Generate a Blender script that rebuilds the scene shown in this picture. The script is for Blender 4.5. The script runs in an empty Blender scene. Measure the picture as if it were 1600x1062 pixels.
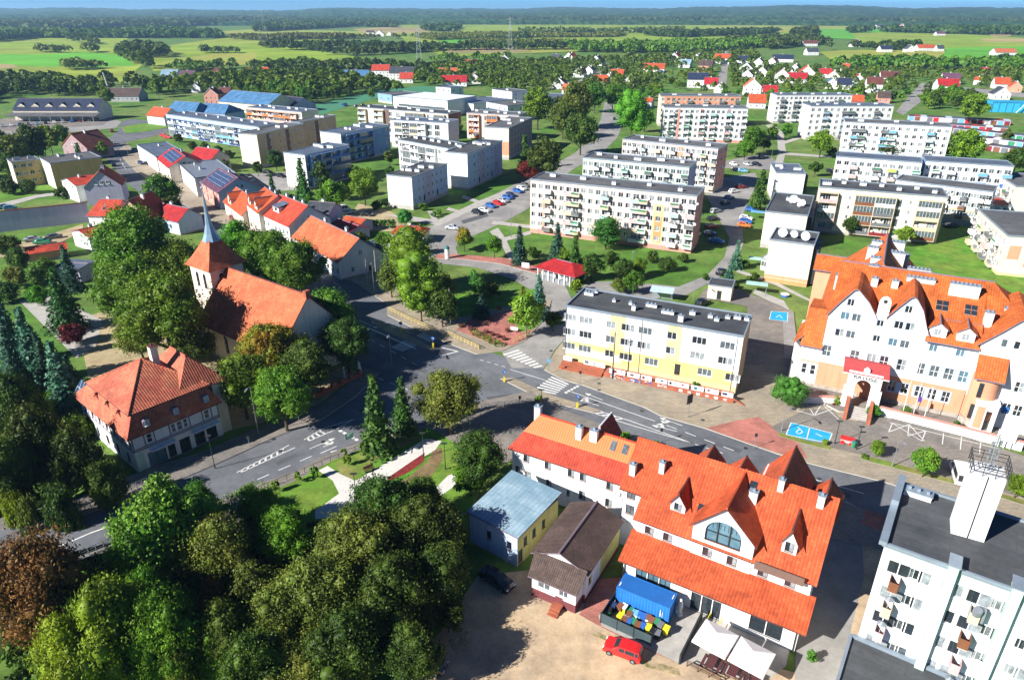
import bpy, math, random
import numpy as np
from mathutils import Vector, Matrix
RD = math.radians
rng = random.Random(11)
NTH = ['first','second','third','fourth','fifth','sixth','seventh','eighth','ninth','tenth','eleventh','twelfth','last']
SC = bpy.context.scene
COL = SC.collection
# ---------------------------------------------------------------- camera
CH, CF, CY = 60.0, 1090.0, 15.0
PITCH = math.atan((531 - CY) / CF)
cam = bpy.data.objects.new('camera', bpy.data.cameras.new('camera'))
COL.objects.link(cam)
cam.location = (0, 0, CH)
cam.rotation_euler = (math.pi / 2 - PITCH, 0, 0)
cam.data.sensor_width = 36
cam.data.lens = CF / 1600 * 36
cam.data.clip_start = 1
cam.data.clip_end = 60000
SC.camera = cam
# ---------------------------------------------------------------- sky, sun, exposure
SUN_EL, SUN_AZ = 31.0, 61.0 + 180.0      # azimuth clockwise from +Y; shadows run to azimuth 61
w = bpy.data.worlds.new('World'); SC.world = w; w.use_nodes = True
nt = w.node_tree; nt.nodes.clear()
sky = nt.nodes.new('ShaderNodeTexSky'); sky.sky_type = 'NISHITA'; sky.sun_disc = False
sky.sun_elevation = RD(SUN_EL); sky.sun_rotation = RD(SUN_AZ); sky.altitude = 200
sky.air_density = 0.45; sky.dust_density = 0.0; sky.ozone_density = 4.0
bg = nt.nodes.new('ShaderNodeBackground'); bg.inputs[1].default_value = 0.05
ow = nt.nodes.new('ShaderNodeOutputWorld')
tnt = nt.nodes.new('ShaderNodeMix'); tnt.data_type = 'RGBA'; tnt.blend_type = 'MULTIPLY'; tnt.inputs[0].default_value = 1; tnt.inputs[7].default_value = (.50,.90,1.18,1)
nt.links.new(sky.outputs[0], tnt.inputs[6]); nt.links.new(tnt.outputs[2], bg.inputs[0]); nt.links.new(bg.outputs[0], ow.inputs[0])
sl = bpy.data.lights.new('sun', 'SUN'); sl.energy = 5.0; sl.angle = RD(0.5); sl.color = (1.0, 0.955, 0.89)
so = bpy.data.objects.new('sun', sl); COL.objects.link(so)
_a, _e = RD(SUN_AZ), RD(SUN_EL)
SUNV = Vector((math.sin(_a) * math.cos(_e), math.cos(_a) * math.cos(_e), math.sin(_e)))
so.rotation_euler = SUNV.to_track_quat('Z', 'Y').to_euler(); so.location = (-60, -40, 120)
SC.view_settings.view_transform = 'Standard'; SC.view_settings.look = 'None'
SC.view_settings.exposure = 1.1; SC.view_settings.gamma = 1.0
SC.cycles.volume_bounces = 0; SC.cycles.max_bounces = 6; SC.cycles.diffuse_bounces = 2
SC.cycles.glossy_bounces = 2; SC.cycles.transparent_max_bounces = 6

def P(px, py, z=0.0):
    """pixel of the 1600x1062 photograph -> world point at height z"""
    cx, cy = (px - 800) / CF, (py - 531) / CF
    c, s = math.cos(PITCH), math.sin(PITCH)
    d = Vector((cx, c - cy * s, -s - cy * c))
    t = (z - CH) / d.z
    return Vector((d.x * t, d.y * t, z))

def PX(x, y, z=0.0):
    c, s = math.cos(PITCH), math.sin(PITCH); d = y*c-(z-CH)*s; u = y*s+(z-CH)*c
    return 800+CF*x/d, 531-CF*u/d
# ---------------------------------------------------------------- tags and objects
def tag(o, label=None, cat=None, group=None, kind=None):
    if label: o['label'] = label
    if cat: o['category'] = cat
    if group: o['group'] = group
    if kind: o['kind'] = kind
    return o
def empty(name, loc=(0, 0, 0), rz=0.0, label=None, cat=None, group=None):
    o = bpy.data.objects.new(name, None); COL.objects.link(o)
    o.location = loc; o.rotation_euler = (0, 0, rz); o.empty_display_size = 1
    return tag(o, label, cat, group)
def inst(name, me, parent=None, loc=(0, 0, 0), rz=0.0, sc=None):
    o = bpy.data.objects.new(name, me); COL.objects.link(o)
    o.location = loc; o.rotation_euler = (0, 0, rz)
    if sc is not None: o.scale = sc if hasattr(sc, '__len__') else (sc, sc, sc)
    if parent: o.parent = parent
    return o
KIDS = {}
def copy_tree(o, parent=None):
    c = o.copy(); COL.objects.link(c); c.parent = parent
    for ch in o.children: copy_tree(ch, c)
    return c

class MB:
    def __init__(s): s.v = []; s.f = []; s.m = []
    def add(s, vs, fs, mi=0):
        n = len(s.v); s.v += [tuple(p) for p in vs]
        for f in fs: s.f.append(tuple(n + i for i in f)); s.m.append(mi)
        return s
    def poly(s, pts, mi=0): return s.add(pts, [tuple(range(len(pts)))], mi)
    def box(s, x0, y0, z0, x1, y1, z1, mi=0, top=None):
        v = [(x0,y0,z0),(x1,y0,z0),(x1,y1,z0),(x0,y1,z0),(x0,y0,z1),(x1,y0,z1),(x1,y1,z1),(x0,y1,z1)]
        s.add(v, [(3,2,1,0),(0,1,5,4),(1,2,6,5),(2,3,7,6),(3,0,4,7)], mi)
        s.add(v[4:], [(0,1,2,3)], mi if top is None else top)
        return s
    def ext(s, poly, z0, z1, mi=0, top=None, bottom=False):
        n = len(poly)
        a = sum(poly[i][0]*poly[(i+1)%n][1]-poly[(i+1)%n][0]*poly[i][1] for i in range(n))
        if a < 0: poly = list(poly)[::-1]
        lo = [(p[0],p[1],z0) for p in poly]; hi = [(p[0],p[1],z1) for p in poly]
        s.add(lo+hi, [(i,(i+1)%n,n+(i+1)%n,n+i) for i in range(n)], mi)
        s.add(hi, [tuple(range(n))], mi if top is None else top)
        if bottom: s.add(lo, [tuple(range(n-1,-1,-1))], mi)
        return s
    def slab(s, pts, t=0.15, mi=0, edge=None):
        """thick sheet: pts is the top polygon (ccw from above), thickness t downward"""
        n = len(pts); lo = [(p[0],p[1],p[2]-t) for p in pts]
        s.add(pts, [tuple(range(n))], mi)
        s.add(list(pts)+lo, [(i,n+i,n+(i+1)%n,(i+1)%n) for i in range(n)], mi if edge is None else edge)
        s.add(lo, [tuple(range(n-1,-1,-1))], mi if edge is None else edge)
        return s
    def tube(s, p, q, r, n=6, r2=None, mi=0, cap=True):
        p, q = Vector(p), Vector(q); d = (q-p)
        if d.length < 1e-6: return s
        d.normalize(); a = d.orthogonal().normalized(); b = d.cross(a); r2 = r if r2 is None else r2
        v = [p+(a*math.cos(2*math.pi*i/n)+b*math.sin(2*math.pi*i/n))*r for i in range(n)]
        v += [q+(a*math.cos(2*math.pi*i/n)+b*math.sin(2*math.pi*i/n))*r2 for i in range(n)]
        s.add(v, [(i,(i+1)%n,n+(i+1)%n,n+i) for i in range(n)], mi)
        if cap: s.add(v, [tuple(range(n-1,-1,-1)), tuple(range(n,2*n))], mi)
        return s
    def dome(s, c, rx, ry, rz, n=10, m=6, mi=0, z0=-1.0):
        v = []; 
        for j in range(m+1):
            t = math.asin(z0) + (math.pi/2-math.asin(z0))*j/m
            for i in range(n):
                a = 2*math.pi*i/n
                v.append((c[0]+rx*math.cos(t)*math.cos(a), c[1]+ry*math.cos(t)*math.sin(a), c[2]+rz*math.sin(t)))
        s.add(v, [(j*n+i, j*n+(i+1)%n, (j+1)*n+(i+1)%n, (j+1)*n+i) for j in range(m) for i in range(n)], mi)
        return s
    def wall(s, x0, y0, x1, y1, z0, z1, holes=(), rec=0.18, mi=0, top=None, paint=()):
        """wall from (x0,y0) to (x1,y1), outward to the right; holes (xa,xb,za,zb) get reveals; top(x) = gable line"""
        W = math.hypot(x1-x0, y1-y0); d = ((x1-x0)/W, (y1-y0)/W); nx, ny = d[1], -d[0]
        def pt(x, z, o=0.0): return (x0+d[0]*x-nx*o, y0+d[1]*x-ny*o, z)
        xs = {0.0, W}; zs = {z0, z1}
        for r in list(holes)+[p[:4] for p in paint]:
            xs |= {max(0,min(W,r[0])), max(0,min(W,r[1]))}; zs |= {max(z0,r[2] if top else min(z1,r[2])), max(z0,r[3] if top else min(z1,r[3]))}
        if top:
            xs |= set(top.xs)
        xs = sorted(x for x in xs if 0 <= x <= W); zs = sorted(zs)
        xs = [x for i, x in enumerate(xs) if i == 0 or x-xs[i-1] > 1e-4]
        zs = [z for i, z in enumerate(zs) if i == 0 or z-zs[i-1] > 1e-4]
        def mat(cx, cz):
            m = mi
            for p in paint:
                if p[0] < cx < p[1] and p[2] < cz < p[3]: m = p[4]
            return m
        for xa, xb in zip(xs, xs[1:]):
            cx = (xa+xb)/2
            ta, tb = (top(xa), top(xb)) if top else (zs[-1], zs[-1]); lim = min(ta, tb); last = zs[0]
            for za, zb in zip(zs, zs[1:]):
                if top and zb > lim+1e-4 and zb > z1+1e-4: break
                last = zb; cz = (za+zb)/2
                if any(h[0] < cx < h[1] and h[2] < cz < h[3] for h in holes): continue
                s.poly([pt(xa,za), pt(xb,za), pt(xb,zb), pt(xa,zb)], mat(cx,cz))
            if top and (ta > last+1e-4 or tb > last+1e-4):
                q = [pt(xa,last), pt(xb,last)]
                if tb > last+1e-4: q.append(pt(xb,tb))
                if ta > last+1e-4: q.append(pt(xa,ta))
                s.poly(q, mat(cx, last+0.3))
        for h in holes:
            xa, xb, za, zb = h[:4]
            s.poly([pt(xa,za), pt(xa,za,rec), pt(xa,zb,rec), pt(xa,zb)], mi)
            s.poly([pt(xb,za,rec), pt(xb,za), pt(xb,zb), pt(xb,zb,rec)], mi)
            s.poly([pt(xa,za), pt(xb,za), pt(xb,za,rec), pt(xa,za,rec)], mi)
            s.poly([pt(xa,zb,rec), pt(xb,zb,rec), pt(xb,zb), pt(xa,zb)], mi)
        return s
    def mesh(s, name, mats, smooth=False, uv=True):
        me = bpy.data.meshes.new(name)
        me.from_pydata(s.v, [], s.f)
        mats = mats if isinstance(mats, (list, tuple)) else [mats]
        for m in mats: me.materials.append(m)
        me.polygons.foreach_set('material_index', s.m)
        if smooth: me.polygons.foreach_set('use_smooth', [True]*len(s.f))
        if uv:
            u = me.uv_layers.new(name='UVMap'); data = []
            for p in me.polygons:
                n = p.normal
                t = Vector((-n.y, n.x, 0))
                t = t.normalized() if t.length > 0.02 else Vector((1, 0, 0))
                b = n.cross(t)
                for vi in p.vertices:
                    c = me.vertices[vi].co; data += [c.dot(t), c.dot(b)]
            u.data.foreach_set('uv', data)
        me.update()
        return me
    def build(s, name, mats, parent=None, loc=(0,0,0), rz=0.0, smooth=False):
        return inst(name, s.mesh(name, mats, smooth), parent, loc, rz)

class Gable:
    """top line of a gable wall; pts = [(x, z), ...]"""
    def __init__(s, pts): s.pts = pts; s.xs = [p[0] for p in pts]
    def __call__(s, x):
        p = s.pts
        if x <= p[0][0]: return p[0][1]
        for a, b in zip(p, p[1:]):
            if x <= b[0]: return a[1]+(b[1]-a[1])*(x-a[0])/(b[0]-a[0])
        return p[-1][1]
# ---------------------------------------------------------------- procedural materials
MATS = {}
def mat(key, col, rough=0.8, var=0.12, scale=0.6, col2=None, mix_scale=0.15, pat=None, pc=None, bump=0.0, metal=0.0, spec=0.3, obj=False, randv=0.0, pu=1.0, pv=1.0, pw=0.08, dirt=0.0):
    """noise-varied surface; pat 'u'/'v' lines along UV, 'grid' both, 'brick'; pc = line colour"""
    if key in MATS: return MATS[key]
    m = bpy.data.materials.new(key); m.use_nodes = True; nt = m.node_tree; N = nt.nodes; L = nt.links
    b = N['Principled BSDF']; b.inputs['Roughness'].default_value = rough; b.inputs['Metallic'].default_value = metal
    b.inputs['Specular IOR Level'].default_value = spec
    geo = N.new('ShaderNodeNewGeometry' if not obj else 'ShaderNodeTexCoord')
    co = geo.outputs['Position'] if not obj else geo.outputs['Object']
    def noise(sc, det=4, ro=0.6):
        n = N.new('ShaderNodeTexNoise'); n.inputs['Scale'].default_value = sc; n.inputs['Detail'].default_value = det
        n.inputs['Roughness'].default_value = ro; L.new(co, n.inputs['Vector']); return n.outputs['Fac']
    def mixc(f, a, c, mode='MIX'):
        x = N.new('ShaderNodeMix'); x.data_type = 'RGBA'; x.blend_type = mode
        for s, val in ((0, f), (6, a), (7, c)):
            if isinstance(val, (int, float)): x.inputs[s].default_value = val
            elif isinstance(val, tuple): x.inputs[s].default_value = (*val[:3], 1)
            else: L.new(val, x.inputs[s])
        return x.outputs[2]
    def ramp(f, a, c):
        r = N.new('ShaderNodeMapRange'); r.inputs[1].default_value = a; r.inputs[2].default_value = c; L.new(f, r.inputs[0]); return r.outputs[0]
    def mth(op, a, c=0.0):
        x = N.new('ShaderNodeMath'); x.operation = op
        for i, val in enumerate((a, c)):
            if isinstance(val, (int, float)): x.inputs[i].default_value = val
            else: L.new(val, x.inputs[i])
        return x.outputs[0]
    cur = col
    if col2: cur = mixc(ramp(noise(mix_scale, 5, 0.65), 0.42, 0.6), col, col2)
    dark = tuple(c*(1-var*1.6) for c in (1,1,1)); lite = tuple(1+var for c in (1,1,1))
    cur = mixc(1.0, cur, mixc(ramp(noise(scale, 6, 0.7), 0.3, 0.7), dark, lite), 'MULTIPLY')
    cur = mixc(1.0, cur, mixc(ramp(noise(scale*9, 3, 0.6), 0.3, 0.7), tuple(c*0.5+0.5 for c in dark), (1,1,1)), 'MULTIPLY')
    if dirt:
        wv = N.new('ShaderNodeTexNoise'); mp = N.new('ShaderNodeMapping'); mp.inputs['Scale'].default_value = (1.2, 1.2, 0.12)
        L.new(co, mp.inputs[0]); L.new(mp.outputs[0], wv.inputs['Vector']); wv.inputs['Scale'].default_value = 1.3; wv.inputs['Detail'].default_value = 4
        cur = mixc(mth('MULTIPLY', ramp(wv.outputs['Fac'], 0.5, 0.75), dirt), cur, tuple(c*0.45 for c in col))
    if randv:
        oi = N.new('ShaderNodeObjectInfo'); hs = N.new('ShaderNodeHueSaturation')
        L.new(mth('ADD', mth('MULTIPLY', oi.outputs['Random'], 0.05), 0.475), hs.inputs['Hue'])
        L.new(mth('ADD', mth('MULTIPLY', mth('FRACT', mth('MULTIPLY', oi.outputs['Random'], 7.31)), randv*2), 1-randv), hs.inputs['Value'])
        L.new(cur, hs.inputs['Color']); cur = hs.outputs[0]
    height = None
    if pat:
        uv = N.new('ShaderNodeUVMap'); sp = N.new('ShaderNodeSeparateXYZ'); L.new(uv.outputs[0], sp.inputs[0])
        def line(o, per):
            fr = mth('FRACT', mth('ADD', mth('DIVIDE', o, per), 1000.0))
            return fr
        if pat in ('u', 'v', 'grid', 'tile'):
            fu, fv = line(sp.outputs[0], pu), line(sp.outputs[1], pv)
            lu = mth('LESS_THAN', fu, pw/pu); lv = mth('LESS_THAN', fv, pw/pv)
            if pat == 'u': msk = lu
            elif pat == 'v': msk = lv
            else: msk = mth('MAXIMUM', lu, lv)
            if pat == 'tile':
                h1 = mth('ABSOLUTE', mth('SINE', mth('MULTIPLY', fu, math.pi)))
                height = mth('ADD', mth('MULTIPLY', h1, 0.6), mth('MULTIPLY', fv, -0.5))
                cur = mixc(mth('MULTIPLY', mth('MAXIMUM', mth('SUBTRACT', 0.45, h1), 0.0), 0.9), cur, tuple(c*0.35 for c in col))
                cur = mixc(mth('MULTIPLY', lv, 0.45), cur, tuple(c*0.4 for c in col))
                cell = N.new('ShaderNodeTexWhiteNoise'); cell.noise_dimensions = '2D'
                cb = N.new('ShaderNodeCombineXYZ'); L.new(mth('FLOOR', mth('DIVIDE', sp.outputs[0], pu)), cb.inputs[0]); L.new(mth('FLOOR', mth('DIVIDE', sp.outputs[1], pv)), cb.inputs[1])
                L.new(cb.outputs[0], cell.inputs['Vector'])
                cur = mixc(1.0, cur, mixc(cell.outputs['Value'], (0.8,0.8,0.8), (1.12,1.12,1.12)), 'MULTIPLY')
            else:
                cur = mixc(msk, cur, pc or tuple(c*0.5 for c in col)); height = mth('SUBTRACT', 1.0, msk)
        if pat == 'brick':
            br = N.new('ShaderNodeTexBrick'); mp = N.new('ShaderNodeMapping'); L.new(uv.outputs[0], mp.inputs[0]); L.new(mp.outputs[0], br.inputs['Vector'])
            br.inputs['Scale'].default_value = 1.0; br.inputs['Brick Width'].default_value = pu; br.inputs['Row Height'].default_value = pv
            br.inputs['Mortar Size'].default_value = pw; br.inputs['Color1'].default_value = (0.88,0.88,0.88,1); br.inputs['Color2'].default_value = (1.1,1.1,1.1,1)
            br.inputs['Mortar'].default_value = (*(pc or (0.6,0.6,0.6)), 1); br.inputs['Bias'].default_value = 0
            cur = mixc(1.0, cur, br.outputs['Color'], 'MULTIPLY')
    if isinstance(cur, tuple): b.inputs['Base Color'].default_value = (*cur, 1)
    else: L.new(cur, b.inputs['Base Color'])
    if bump:
        bp = N.new('ShaderNodeBump'); bp.inputs['Strength'].default_value = 0.6; bp.inputs['Distance'].default_value = bump
        L.new(height if height is not None else noise(scale*6, 4), bp.inputs['Height']); L.new(bp.outputs[0], b.inputs['Normal'])
    MATS[key] = m
    return m

def glassmat(key, col, rough=0.06):
    m = mat(key, col, rough, var=0.25, scale=0.35, spec=0.75); return m
def leafmat(key, col, col2, trans=0.25, randv=0.18):
    if key in MATS: return MATS[key]
    m = mat(key, col, 0.55, var=0.35, scale=0.45, col2=col2, mix_scale=0.22, randv=randv, spec=0.25)
    nt = m.node_tree; b = nt.nodes['Principled BSDF']; t = nt.nodes.new('ShaderNodeBsdfTranslucent'); mx = nt.nodes.new('ShaderNodeMixShader')
    mx.inputs[0].default_value = trans
    src = b.inputs['Base Color'].links[0].from_socket
    nt.links.new(src, t.inputs['Color']); out = nt.nodes['Material Output']
    nt.links.new(b.outputs[0], mx.inputs[1]); nt.links.new(t.outputs[0], mx.inputs[2]); nt.links.new(mx.outputs[0], out.inputs[0])
    return m

M = {}
def W(key, col, **k):      # plastered wall
    k.setdefault('var', 0.05); k.setdefault('dirt', 0.34); k.setdefault('scale', 0.35)
    M[key] = mat('wall_'+key, col, 0.9, **k); return M[key]
W('white', (0.72,0.72,0.72)); W('cream', (0.66,0.59,0.49)); W('pinkish', (0.64,0.52,0.47)); W('mint', (0.52,0.60,0.52))
W('beige', (0.50,0.36,0.21)); W('peach', (0.62,0.30,0.18)); W('lilac', (0.44,0.42,0.56)); W('blue', (0.20,0.34,0.60)); W('lightblue', (0.41,0.52,0.70))  # blue and lightblue also carry the cool shade on the left blocks' walls
W('yellow', (0.64,0.58,0.21)); W('paleyellow', (0.62,0.52,0.27)); W('grey', (0.36,0.36,0.37)); W('rose', (0.58,0.27,0.22)); W('orange', (0.64,0.28,0.12))
W('ochre', (0.48,0.36,0.14)); W('green', (0.44,0.62,0.52)); W('darkgrey', (0.14,0.15,0.17)); W('maroon', (0.16,0.045,0.05)); W('brown', (0.16,0.10,0.08)); W('mauve', (0.34,0.24,0.26)); W('crimson', (0.40,0.06,0.06))
W('stone', (0.42,0.38,0.33), var=0.25, scale=1.2)
def TL(key, col, **k):
    k.setdefault('pu', 0.36); k.setdefault('pv', 0.38)
    k.setdefault('col2', tuple(c*.74 for c in col)); k.setdefault('mix_scale', .35); k.setdefault('dirt', .35)
    M[key] = mat('roof_'+key, col, k.pop('rough', 0.75), var=k.pop('var', 0.2), scale=0.5, pat='tile', pw=0.05, bump=0.11, **k); return M[key]
TL('tile_orange', (0.60,0.105,0.035)); TL('tile_red', (0.58,0.07,0.035)); TL('tile_salmon', (0.60,0.165,0.07), var=0.2, col2=(0.50,0.12,0.05)); TL('tile_bright', (0.66,0.155,0.035))
TL('tile_old', (0.48,0.12,0.07), col2=(0.55,0.19,0.10), var=0.2); TL('tile_dark', (0.17,0.055,0.045)); TL('tile_brown', (0.11,0.075,0.065), pu=0.25); TL('tile_grey', (0.07,0.08,0.10)); TL('tile_navy', (0.025,0.04,0.09))
TL('tile_crimson', (0.50,0.025,0.03)); TL('tile_blue', (0.08,0.22,0.42), pu=0.5, pv=6); TL('tile_purple', (0.16,0.07,0.12))
M['sheet_orange'] = mat('sheet_orange', (0.64,0.155,0.035), 0.45, var=0.08, pat='u', pu=0.35, pw=0.09, pc=(0.45,0.10,0.02), bump=0.04)
M['bitumen'] = mat('roof_bitumen', (0.060,0.066,0.078), 0.8, var=0.2, scale=0.25, pat='brick', pu=9.0, pv=1.0, pw=0.02, pc=(0.7,0.7,0.72), col2=(0.085,0.09,0.095), mix_scale=0.08)
M['bitumen_light'] = mat('roof_bitumen_light', (0.13,0.135,0.14), 0.85, var=0.18, scale=0.3, pat='brick', pu=8.0, pv=1.0, pw=0.02, col2=(0.10,0.10,0.11), mix_scale=0.1)
M['bitumen_blue'] = mat('roof_bitumen_blue', (0.10,0.13,0.19), 0.8, var=0.2, scale=0.25, pat='brick', pu=7.0, pv=1.0, pw=0.02)
M['sheet_blue'] = mat('sheet_blue', (0.20,0.33,0.42), 0.5, var=0.15, scale=0.3, pat='grid', pu=0.6, pv=2.4, pw=0.04, col2=(0.27,0.38,0.45), mix_scale=0.3)
M['metal_grey'] = mat('metal_grey', (0.33,0.36,0.40), 0.4, var=0.1, metal=0.5)
M['metal_dark'] = mat('metal_dark', (0.05,0.055,0.06), 0.45, metal=0.3)
M['metal_white'] = mat('metal_white', (0.75,0.76,0.78), 0.4, var=0.05)
M['flash'] = mat('flashing', (0.28,0.34,0.40), 0.4, var=0.1, metal=0.3)
M['trim_purple'] = mat('trim_purple', (0.20,0.16,0.20), 0.5)
M['frame_white'] = mat('frame_white', (0.78,0.78,0.76), 0.45, var=0.03)
M['frame_brown'] = mat('frame_brown', (0.10,0.04,0.03), 0.5)
M['frame_dark'] = mat('frame_dark', (0.03,0.035,0.04), 0.5)
M['glass_dark'] = glassmat('glass_dark', (0.025,0.035,0.045))
M['glass_sky'] = glassmat('glass_sky', (0.10,0.20,0.26))
M['glass_curtain'] = mat('glass_curtain', (0.30,0.34,0.36), 0.25, var=0.35, scale=2.0, spec=0.6)
M['glass_mid'] = mat('glass_mid', (0.11,0.14,0.16), 0.15, var=0.4, scale=1.5, spec=0.7)
M['concrete'] = mat('concrete', (0.42,0.40,0.37), 0.9, var=0.15, scale=0.5)
M['chimney_white'] = W('chimney_white', (0.72,0.70,0.66), dirt=0.4)
M['brick'] = mat('brick_red', (0.42,0.13,0.07), 0.9, var=0.2, pat='brick', pu=0.25, pv=0.08, pw=0.01)
M['wood'] = mat('wood_brown', (0.16,0.09,0.05), 0.7, var=0.25, scale=2)
for k, c in dict(red=(0.62,0.02,0.02), white=(0.78,0.78,0.78), black=(0.012,0.012,0.015), silver=(0.42,0.44,0.46), blue=(0.03,0.12,0.40), navy=(0.02,0.04,0.12), green=(0.03,0.22,0.10), grey=(0.14,0.15,0.16), orange=(0.65,0.16,0.03), burg=(0.22,0.02,0.03), sky=(0.15,0.38,0.60)).items():
    M['car_'+k] = mat('car_paint_'+k, c, 0.22, var=0.03, spec=0.6); MATS['car_paint_'+k].node_tree.nodes['Principled BSDF'].inputs['Coat Weight'].default_value = 0.5
    M['p_'+k] = mat('panel_'+k, c, 0.6, var=0.08)
M['p_yellow'] = mat('panel_yellow', (0.75,0.62,0.03), 0.5); M['p_cyan'] = mat('panel_cyan', (0.38,0.60,0.55), 0.6); M['p_lime'] = mat('panel_lime', (0.40,0.62,0.10), 0.6)
M['p_brown'] = mat('panel_brown', (0.20,0.08,0.04), 0.6); M['p_pink'] = mat('panel_pink', (0.62,0.40,0.40), 0.6); M['p_beige'] = mat('panel_beige', (0.62,0.50,0.34), 0.7)
M['p_teal'] = mat('panel_teal', (0.03,0.16,0.15), 0.6)
M['tyre'] = mat('tyre', (0.02,0.02,0.02), 0.9)
# ground
M['asphalt'] = mat('asphalt', (0.165,0.173,0.19), 0.85, var=0.2, scale=0.18, col2=(0.125,0.132,0.15), mix_scale=0.05, spec=0.25)
M['asphalt_light'] = mat('asphalt_light', (0.32,0.31,0.29), 0.9, var=0.16, scale=0.2, col2=(0.25,0.24,0.235), mix_scale=0.07)
M['paving'] = mat('paving', (0.36,0.30,0.22), 0.9, var=0.12, scale=0.25, pat='brick', pu=0.8, pv=0.4, pw=0.02, col2=(0.31,0.27,0.21), mix_scale=0.12)
M['paving_grey'] = mat('paving_grey', (0.26,0.23,0.20), 0.9, var=0.14, scale=0.3, pat='brick', pu=0.8, pv=0.4, pw=0.025, col2=(0.20,0.185,0.17), mix_scale=0.1)
M['paving_red'] = mat('paving_red', (0.50,0.19,0.15), 0.9, var=0.14, scale=0.3, pat='brick', pu=0.6, pv=0.3, pw=0.02, col2=(0.36,0.15,0.12), mix_scale=0.2)
M['slab_white'] = mat('slab_white', (0.62,0.60,0.56), 0.8, var=0.08, scale=0.3, pat='grid', pu=1.5, pv=1.5, pw=0.03, pc=(0.45,0.43,0.40))
M['dirt'] = mat('dirt_yard', (0.58,0.43,0.27), 0.95, var=0.2, scale=0.35, col2=(0.45,0.345,0.235), mix_scale=0.13, bump=0.05)
M['sand'] = mat('sandy_soil', (0.42,0.34,0.20), 0.95, var=0.2, scale=0.2)
M['grass'] = mat('grass', (0.095,0.27,0.02), 0.95, var=0.28, scale=0.35, col2=(0.17,0.27,0.035), mix_scale=0.08, bump=0.04)
M['grass_dry'] = mat('grass_dry', (0.25,0.24,0.07), 0.95, var=0.28, scale=0.35, col2=(0.15,0.24,0.035), mix_scale=0.15, bump=0.04)
M['meadow'] = mat('meadow', (0.060,0.115,0.026), 0.95, var=0.35, scale=0.02, col2=(0.12,0.15,0.04), mix_scale=0.006)
M['paint_white'] = mat('road_paint', (0.72,0.72,0.70), 0.7, var=0.15, scale=2.0)
M['paint_blue'] = mat('road_paint_blue', (0.02,0.36,0.62), 0.7, var=0.12, scale=1.0)
M['kerb'] = mat('kerb_stone', (0.45,0.43,0.38), 0.9, var=0.1)
M['water'] = mat('river_water', (0.01,0.02,0.02), 0.08, var=0.2, spec=0.6)
# foliage
LF = dict(
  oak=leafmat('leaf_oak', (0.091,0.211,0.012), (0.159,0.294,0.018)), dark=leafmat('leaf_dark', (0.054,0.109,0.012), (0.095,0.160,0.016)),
  lime=leafmat('leaf_lime', (0.165,0.36,0.016), (0.11,0.26,0.015)), olive=leafmat('leaf_olive', (0.140,0.198,0.025), (0.195,0.237,0.032)),
  brown=leafmat('leaf_brown', (0.268,0.122,0.035), (0.171,0.102,0.030)), birch=leafmat('leaf_birch', (0.171,0.333,0.025), (0.244,0.371,0.035)),
  spruce=leafmat('needle_spruce', (0.043,0.134,0.022), (0.073,0.179,0.024)), blue=leafmat('needle_blue', (0.067,0.192,0.120), (0.098,0.243,0.150)),
  bluedark=leafmat('needle_bluedark', (0.037,0.109,0.070), (0.061,0.154,0.100)),
  yellow=leafmat('leaf_yellow', (0.244,0.371,0.020), (0.146,0.256,0.016)), autumn=leafmat('leaf_autumn', (0.366,0.256,0.020), (0.134,0.269,0.015)), thuja=leafmat('leaf_thuja', (0.085,0.256,0.030), (0.067,0.192,0.025)),
  shrubred=leafmat('leaf_red', (0.171,0.015,0.020), (0.268,0.026,0.020)))
M['bark'] = mat('bark', (0.10,0.075,0.055), 0.95, var=0.3, scale=2); pass
M['bark_grey'] = mat('bark_grey', (0.22,0.20,0.17), 0.95, var=0.3, scale=2)
# ---------------------------------------------------------------- terrain and ground
def world_poly(px, z=0.0): return [tuple(P(x, y, 0)[:2]) for x, y in px]
FOOT = []        # footprints kept free of scattered trees (world polygons)
BB = {}
def inside(x, y, poly):
    k = id(poly); bb = BB.get(k)
    if bb is None: bb = BB[k] = (min(p[0] for p in poly), min(p[1] for p in poly), max(p[0] for p in poly), max(p[1] for p in poly), poly)
    if x < bb[0] or y < bb[1] or x > bb[2] or y > bb[3]: return False
    c = False; n = len(poly); j = n-1
    for i in range(n):
        xi, yi = poly[i]; xj, yj = poly[j]
        if (yi > y) != (yj > y) and x < (xj-xi)*(y-yi)/(yj-yi)+xi: c = not c
        j = i
    return c
def surf(name, px, m, z, raised=0.0, label=None, keep=True, kind='structure', world=False):
    """flat sheet at height z (or a raised slab with kerb sides when raised > 0)"""
    poly = px if world else world_poly(px)
    a = sum(poly[i][0]*poly[(i+1)%len(poly)][1]-poly[(i+1)%len(poly)][0]*poly[i][1] for i in range(len(poly)))
    if a < 0: poly = poly[::-1]
    mb = MB()
    if raised: mb.ext(poly, z-raised, z, 1, 0)
    else: mb.poly([(p[0], p[1], z) for p in poly])
    o = mb.build(name, [m, M['kerb']])
    tag(o, kind=kind)
    if keep: FOOT.append(poly)
    return o
RAV = world_poly([(-60,905),(-60,560),(60,560),(120,650),(200,745),(235,752),(330,900),(420,1010),(520,1130),(200,1300),(-300,1300)])
def edge_dist(x, y, poly):
    d = 1e9; n = len(poly)
    for i in range(n):
        ax, ay = poly[i]; bx, by = poly[(i+1)%n]; dx, dy = bx-ax, by-ay
        t = max(0, min(1, ((x-ax)*dx+(y-ay)*dy)/(dx*dx+dy*dy))); d = min(d, math.hypot(x-ax-dx*t, y-ay-dy*t))
    return d
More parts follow.
